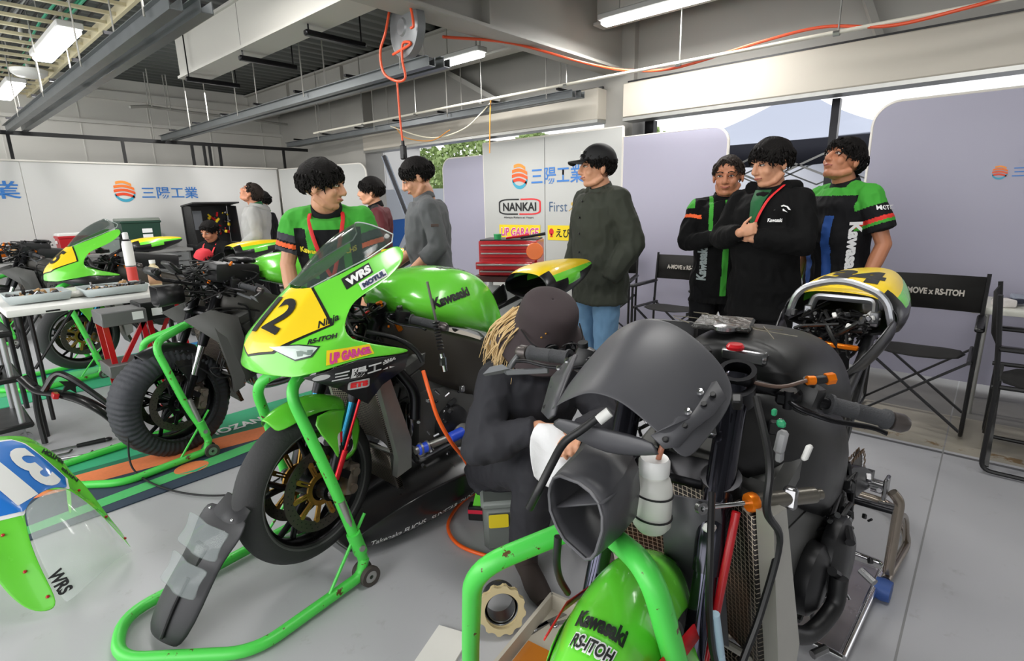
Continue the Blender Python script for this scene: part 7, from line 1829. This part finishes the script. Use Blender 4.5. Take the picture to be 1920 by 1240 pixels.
obj('bottle', MB().lathe([(.034, 0), (.04, .01), (.041, .13), (.032, .155), (.018, .168), (.018, .18)], seg=22), M('bottle_cream', (216, 200, 160), .3), t); obj('cap', MB().lathe([(.02, .18), (.02, .205), (0, .205)], seg=18), WHITE, t); obj('label', MB().lathe([(.0415, .03), (.0417, .11)], seg=22, cap=False), M('label_brown', (170, 130, 96), .5), t)
t = thing('screwdriver', 'long black-handled screwdriver resting across the grey tray', 'screwdriver', (.98, 4.5, .905), 0)
obj('shaft', MB().cyl((-.16, .02, .01), (.02, .0, 0), .004), STEEL, t); obj('handle', MB().tube([(.02, 0, 0), (.12, -.01, -.004)], (.010, .013), 10), BLACKP, t)
# clear bag / cloth heap on table
obj('plastic_bag', MB().ball((.72, 4.60, .862), (.07, .06, .022), 20, 12), M('crumpled_bag', (226, 222, 214), .3, bump=1.0, bump_s=25), label='crumpled clear bag between the two trays', cat='bag')
# ---- red-legged wheel rack with grey shelves
t = thing('wheel_stand', 'red steel trestle with grey shelf boxes between the table and the tyre warmer', 'stand', (.90, 4.08, 0))
for x_, y_ in ((-.14, -.02), (.06, -.02), (-.14, .16), (.14, .16)): obj('leg', MB().bar((x_ - .02, y_, .78), (x_ + .02, y_, .0), .018, .03), REDM, t)
for a, b in (((-.12, -.02, .42), (.06, -.02, .72)), ((.10, .16, .40), (.28, .10, .80)), ((.28, .10, .80), (.30, .05, .45))): obj('brace', MB().bar(a, b, .018, .025), REDM, t)
GSH = M('shelf_grey', (106, 106, 106), .5)
obj('shelf', MB().box((-.06, .04, .75), (.24, .24, .09), bev=.006), GSH, t); obj('shelf', MB().box((-.06, .04, .42), (.26, .24, .08), bev=.006), GSH, t)
obj('box', MB().box((.14, .08, .76), (.2, .22, .12), bev=.006), BLACKP, t)
for x0 in (-.02, .1): decal('label', t, [(x0, -.082 if x0 < 0 else -.034, .73), (x0 + .06, -.082 if x0 < 0 else -.034, .73), (x0 + .06, -.082 if x0 < 0 else -.034, .78), (x0, -.082 if x0 < 0 else -.034, .78)], WHITET, shape=[[(0, 0), (1, 0), (1, 1), (0, 1)]])
# ---- silver-post cart at the left edge
t = thing('tool_cart', 'rolling cart with silver posts and black shelves at the left edge', 'cart', (.14, 4.40, 0))
for x_, y_ in ((-.18, -.05), (.15, -.05), (-.18, .35), (.15, .35)): obj('post', MB().cyl((x_, y_, .1), (x_, y_, .72), .016, seg=14), M('satin_silver', (196, 198, 200), .3, .7), t)
for z_ in (.12, .42, .70): obj('shelf', MB().box((-.01, .15, z_), (.42, .48, .035), bev=.01), BLACKP, t)
for x_, y_ in ((-.18, -.05), (.15, -.05), (-.18, .35), (.15, .35)): obj('caster', MB().torus_like([(.018, -.010), (.035, -.012), (.035, .012), (.018, .010)], (x_, y_, .036), (0, 1, 0), 20).bar((x_, y_, .04), (x_, y_, .11), .03, .012), M('caster_grey', (150, 150, 152), .4, .5), t)
obj('cleaning_ball', MB().ball((.10, 4.47, .752), .038), M('ball_orange', (240, 90, 44), .5), label='small orange ball-shaped bottle on top of the silver-post cart', cat='bottle')
for i, (x_, y_) in enumerate(((.22, 4.33), (.10, 4.33), (.24, 4.45))):
    obj('clamp', MB().tube([(x_, y_, .44), (x_ + .03, y_, .49), (x_ - .01, y_, .47)], .007, 8, smooth=4).box((x_, y_ + .02, .445), (.05, .02, .015), bev=.004), BLACKP, label='small black clamp on the middle shelf of the cart, ' + ('nearest the table leg', 'at the left front corner', 'behind the other two')[i], cat='clamp', group='black clamps on the cart')
# ---- red tool chest with drawers on a cart
t = thing('tool_chest', 'red steel tool chest with silver drawer pulls and one drawer open', 'tool chest', (3.62, 3.22, .78), math.radians(-62))
RC = M('chest_red', (176, 18, 28), .3, coat=.5)
obj('case', MB().box((0, 0, .15), (.52, .34, .30), bev=.006), RC, t)
for i, z_ in enumerate((.255, .185)):
    d_ = obj('drawer', MB().box((0, -.175, z_), (.49, .015, .055), bev=.003), RC, t); obj('handle', MB().box((0, -.188, z_ + .008), (.47, .012, .014), bev=.003), ALU, d_)
d_ = obj('drawer', MB().box((-.0, -.24, .10), (.49, .16, .06), bev=.003), RC, t); obj('handle', MB().box((0, -.325, .11), (.47, .012, .016), bev=.003), ALU, d_)
d_ = obj('drawer', MB().box((0, -.2, .035), (.49, .06, .055), bev=.003), RC, t); obj('handle', MB().box((0, -.235, .042), (.47, .012, .014), bev=.003), ALU, d_)
obj('top_mat', MB().box((0, 0, .305), (.50, .32, .01)), BLACKP, t)
obj('green_cup', MB().lathe([(.03, 0), (.036, .045), (.0, .045)], (3.49, 3.27, 1.09), seg=20), M('cup_green', (60, 170, 100), .4), label='small green cup standing on the red tool chest', cat='cup')
obj('funnel', MB().lathe([(.068, .0), (.072, -.008), (.050, -.03), (.012, -.10), (.010, -.15)], (3.50, 2.86, 1.0), (-.8, -.55, .15), 28), M('funnel_orange', (246, 120, 44), .4), label='orange funnel hooked on the side of the red tool chest', cat='funnel')
for i, (a, b, m, lab) in enumerate((((3.52, 3.2, 1.1), (3.66, 3.05, 1.12), REDM, 'red-handled tool on the red tool chest'), ((3.60, 3.1, 1.1), (3.76, 2.95, 1.13), BLACKP, 'black-handled tool on the red tool chest'))):
    obj('hand_tool', MB().tube([a, b], (.010, .014), 8), m, label=lab, cat='tool')
t = thing('tool_trolley', 'grey trolley carrying the red tool chest', 'trolley', (3.62, 3.22, 0), math.radians(-62))
obj('top', MB().box((0, -.02, .755), (.60, .44, .05), bev=.006), M('trolley_brown', (70, 40, 36), .6), t)
for x_, y_ in ((-.25, -.18), (.25, -.18), (-.25, .16), (.25, .16)): obj('leg', MB().box((x_, y_, .37), (.03, .03, .73)), M('trolley_grey', (170, 172, 170), .5), t)
obj('panel', MB().box((0, .1, .35), (.52, .02, .6)), M('trolley_grey'), t)
# ---- bench along the left wall with boxes
t = thing('work_bench', 'long grey bench along the left wall carrying storage boxes', 'bench', (.2, 8.72, 0))
obj('bench_top', MB().box((1.3, .22, .84), (2.6, .5, .04), bev=.005), M('bench_grey', (150, 150, 148), .5), t)
obj('lower_shelf', MB().box((1.3, .22, .45), (2.5, .44, .03)), M('bench_grey'), t)
for x_ in (.05, .9, 1.75, 2.55): obj('leg', MB().box((x_, .03, .42), (.04, .04, .84)).box((x_, .42, .42), (.04, .04, .84)), M('bench_grey'), t)
for i in range(3): 
    d_ = obj('drawer', MB().box((2.33, -.01, .75 - i * .13), (.42, .04, .12), bev=.004), M('drawer_grey', (122, 124, 124), .45), t); obj('handle', MB().box((2.33, -.035, .76 - i * .13), (.2, .012, .015)), BLACKP, d_)
def crate(name, label, loc, size, mat, lidm, rz=0, lid=True):
    t = thing(name, label, 'box', loc, rz)
    w, d, h = size
    r1 = [V((x_ * w * .46, y_ * d * .46, .0)) for x_, y_ in ((-1, -1), (1, -1), (1, 1), (-1, 1))]; r2 = [V((x_ * w * .5, y_ * d * .5, h)) for x_, y_ in ((-1, -1), (1, -1), (1, 1), (-1, 1))]
    obj('body', MB().rings([r1, r2]), mat, t)
    obj('rim', MB().box((0, 0, h - .01), (w * 1.05, d * 1.05, .03), bev=.006), mat, t)
    for s in (-1, 1): obj('handle', MB().box((s * w * .52, 0, h * .7), (.02, d * .3, .04), bev=.006), lidm, t)
    if lid: obj('lid', MB().box((0, 0, h + .02), (w * 1.02, d * 1.02, .045), bev=.012), lidm, t)
    return t
g_ = crate('storage_box', 'large dark green lidded storage box on the bench', (2.22, 8.92, .86), (.46, .36, .40), M('box_dark_green', (26, 60, 48), .45), M('lid_grey_green', (124, 132, 124), .5))
decal('label', g_, [(.0, -.18, .16), (.12, -.18, .16), (.12, -.18, .30), (.0, -.18, .30)], WHITET, shape=[[(0, 0), (1, 0), (1, .45), (0, .45)], [(0, .6), (1, .6), (1, 1), (0, 1)]])
crate('storage_box', 'red cooler box with white lid on the bench left of the clear box', (1.47, 8.92, .86), (.30, .28, .24), M('box_red', (186, 30, 40), .4), WHITE)
crate('storage_box', 'translucent grey storage box between the red and green boxes', (1.83, 8.92, .86), (.24, .28, .2), M('box_translucent', (140, 150, 146), .25), M('lid_clear', (190, 196, 194), .3))
rn = random.Random(12)
for i in range(9):
    x_ = .12 + i * .13; m = [BLACKP, REDM, ALU, M('blue_tool', (60, 130, 200), .4), BLACKP, ORANGE, M('cardboard', (176, 140, 96), .8), BLACKP, ALU][i]
    obj('workshop_item', MB().box((x_, 8.9 + rn.uniform(-.08, .08), .92 + rn.uniform(0, .03)), (.10, .14, .1 + rn.uniform(-.03, .06)), (rn.uniform(-.2, .2), 0, rn.uniform(-.5, .5)), .012).cyl((x_, 8.9, .95), (x_ + .05, 8.86, 1.06), .012), m, label=['black', 'red', 'silver', 'blue', 'second black', 'orange', 'brown', 'third black', 'second silver'][i] + ' workshop item in the row left of the red cooler box', cat='workshop item', group='workshop items on the bench')
# dark open tool cabinet with papers
t = thing('tool_cabinet', 'open black tool cabinet with pinned papers against the left panels', 'cabinet', (2.84, 8.62, 0))
CBK = M('cabinet_black', (24, 24, 26), .45)
obj('base', MB().box((.30, .2, .45), (.62, .44, .90), bev=.008), CBK, t)
for i in range(5): d_ = obj('drawer', MB().box((.30, -.028, .82 - i * .16), (.56, .02, .14), bev=.003), CBK, t); obj('handle', MB().box((.30, -.045, .85 - i * .16), (.4, .012, .012)), M('handle_grey', (110, 110, 112), .35, .6), d_)
obj('back_panel', MB().box((.30, .38, 1.18), (.62, .03, .56)), CBK, t); obj('lid', MB().box((.30, .14, 1.47), (.64, .5, .02), (-.08, 0, 0)), CBK, t)
for s in (0, .62): obj('side_panel', MB().prism([(s, .38, .9), (s, .38, 1.46), (s, .05, 1.44), (s, -.0, .9)], (.012, 0, 0)), CBK, t)
decal('paper', t, [(.06, .36, 1.1), (.24, .36, 1.1), (.24, .36, 1.38), (.06, .36, 1.38)], M('paper_blue_grey', (180, 186, 194), .7), shape=[[(0, 0), (1, 0), (1, 1), (0, 1)]])
bits(t, 91, 9, ((.28, .6), (.2, .34), (1.0, 1.35)), cols=(('small_tool', STEEL), ('red_tool', REDM), ('yellow_tool', YELLOW)), size=(.02, .05))
# ---- director's chairs
def director_chair(label, loc, rz, text=True):
    t = thing('folding_chair', label, 'chair', loc, rz, "folding director's chairs")
    K = M('chair_black_frame', (16, 16, 17), .4); KC = M('chair_black_canvas', (18, 17, 15), .85)
    # faces -x ; width along y
    obj('seat', MB().grid([[(-.22, -.25, .47), (-.22, 0, .45), (-.22, .25, .47)], [(.20, -.25, .46), (.20, 0, .44), (.20, .25, .46)]]), KC, t, solid=.008, sub=1)
    obj('backrest', MB().grid([[(.23, -.27, .68), (.25, 0, .68), (.23, .27, .68)], [(.25, -.27, .90), (.27, 0, .90), (.25, .27, .90)]]), KC, t, solid=.008)
    for s in (-1, 1):
        y_ = .27 * s
        obj('back_post', MB().tube([(.20, y_, .44), (.22, y_, .66), (.25, y_, .92)], .011, 8), K, t)
        obj('armrest', MB().box((-.01, y_, .66), (.46, .045, .025), bev=.008), K, t)
        obj('side_rail', MB().tube(fillet([(-.22, y_, .66), (-.22, y_, .02), (.20, y_, .02), (.20, y_, .5)], .05), .011, 8), K, t)
        obj('seat_rail', MB().cyl((-.24, y_ * .93, .47), (.22, y_ * .93, .46), .012, seg=8), K, t)
    for x_ in (-.2, .18): obj('cross_leg', MB().bar((x_, -.25, .46), (x_, .26, .04), .02, .012), K, t); obj('cross_leg', MB().bar((x_ + .016, .25, .46), (x_ + .016, -.26, .04), .02, .012), K, t)
    if text:
        decal('lettering', t, [(.228, .16, .775), (.228, -.17, .775), (.230, -.17, .815), (.230, .16, .815)], M('chair_print', (196, 190, 180), .6), text='A-MOVE x RS-ITOH', bold=.04, lift=.014)
    return t
director_chair("black director's chair between the man in the cap and the older man", (4.45, 2.07, 0), 0)
director_chair("black director's chair behind the raised tail of the right motorcycle", (4.08, .26, 0), 0)
director_chair("empty black director's chair at the far right edge, seen from its side", (3.72, -.31, .0), math.radians(90), False)
director_chair("black director's chair partly hidden behind the man in the black cap", (4.55, 2.82, 0), math.radians(20), False)
# small alu folding table right
t = folding_table('pale folding table with thin aluminium legs at the far right', (4.36, -.95), .5, 1.0, .71, 0, M('table_pale_top', (206, 206, 196), .3), ALU)
t = thing('work_gloves', 'striped dark work gloves lying on the pale table at right', 'gloves', (4.55, -.12, .71), .4)
obj('glove', MB().box((0, 0, .025), (.16, .09, .03), (0, .1, .2), .012, seg=2), M('glove_navy', (40, 44, 60), .8, bump=.5), t); obj('glove', MB().box((.03, -.07, .04), (.15, .08, .03), (.1, 0, -.3), .012, seg=2), M('glove_stripe', (150, 156, 170), .8), t)
obj('paper_towel', MB().box((4.45, -.10, .735), (.1, .09, .05), (0, 0, .5), .015, seg=2), M('tissue', (224, 218, 214), .8, bump=.6), label='folded white paper towels on the pale table beside the gloves', cat='paper')
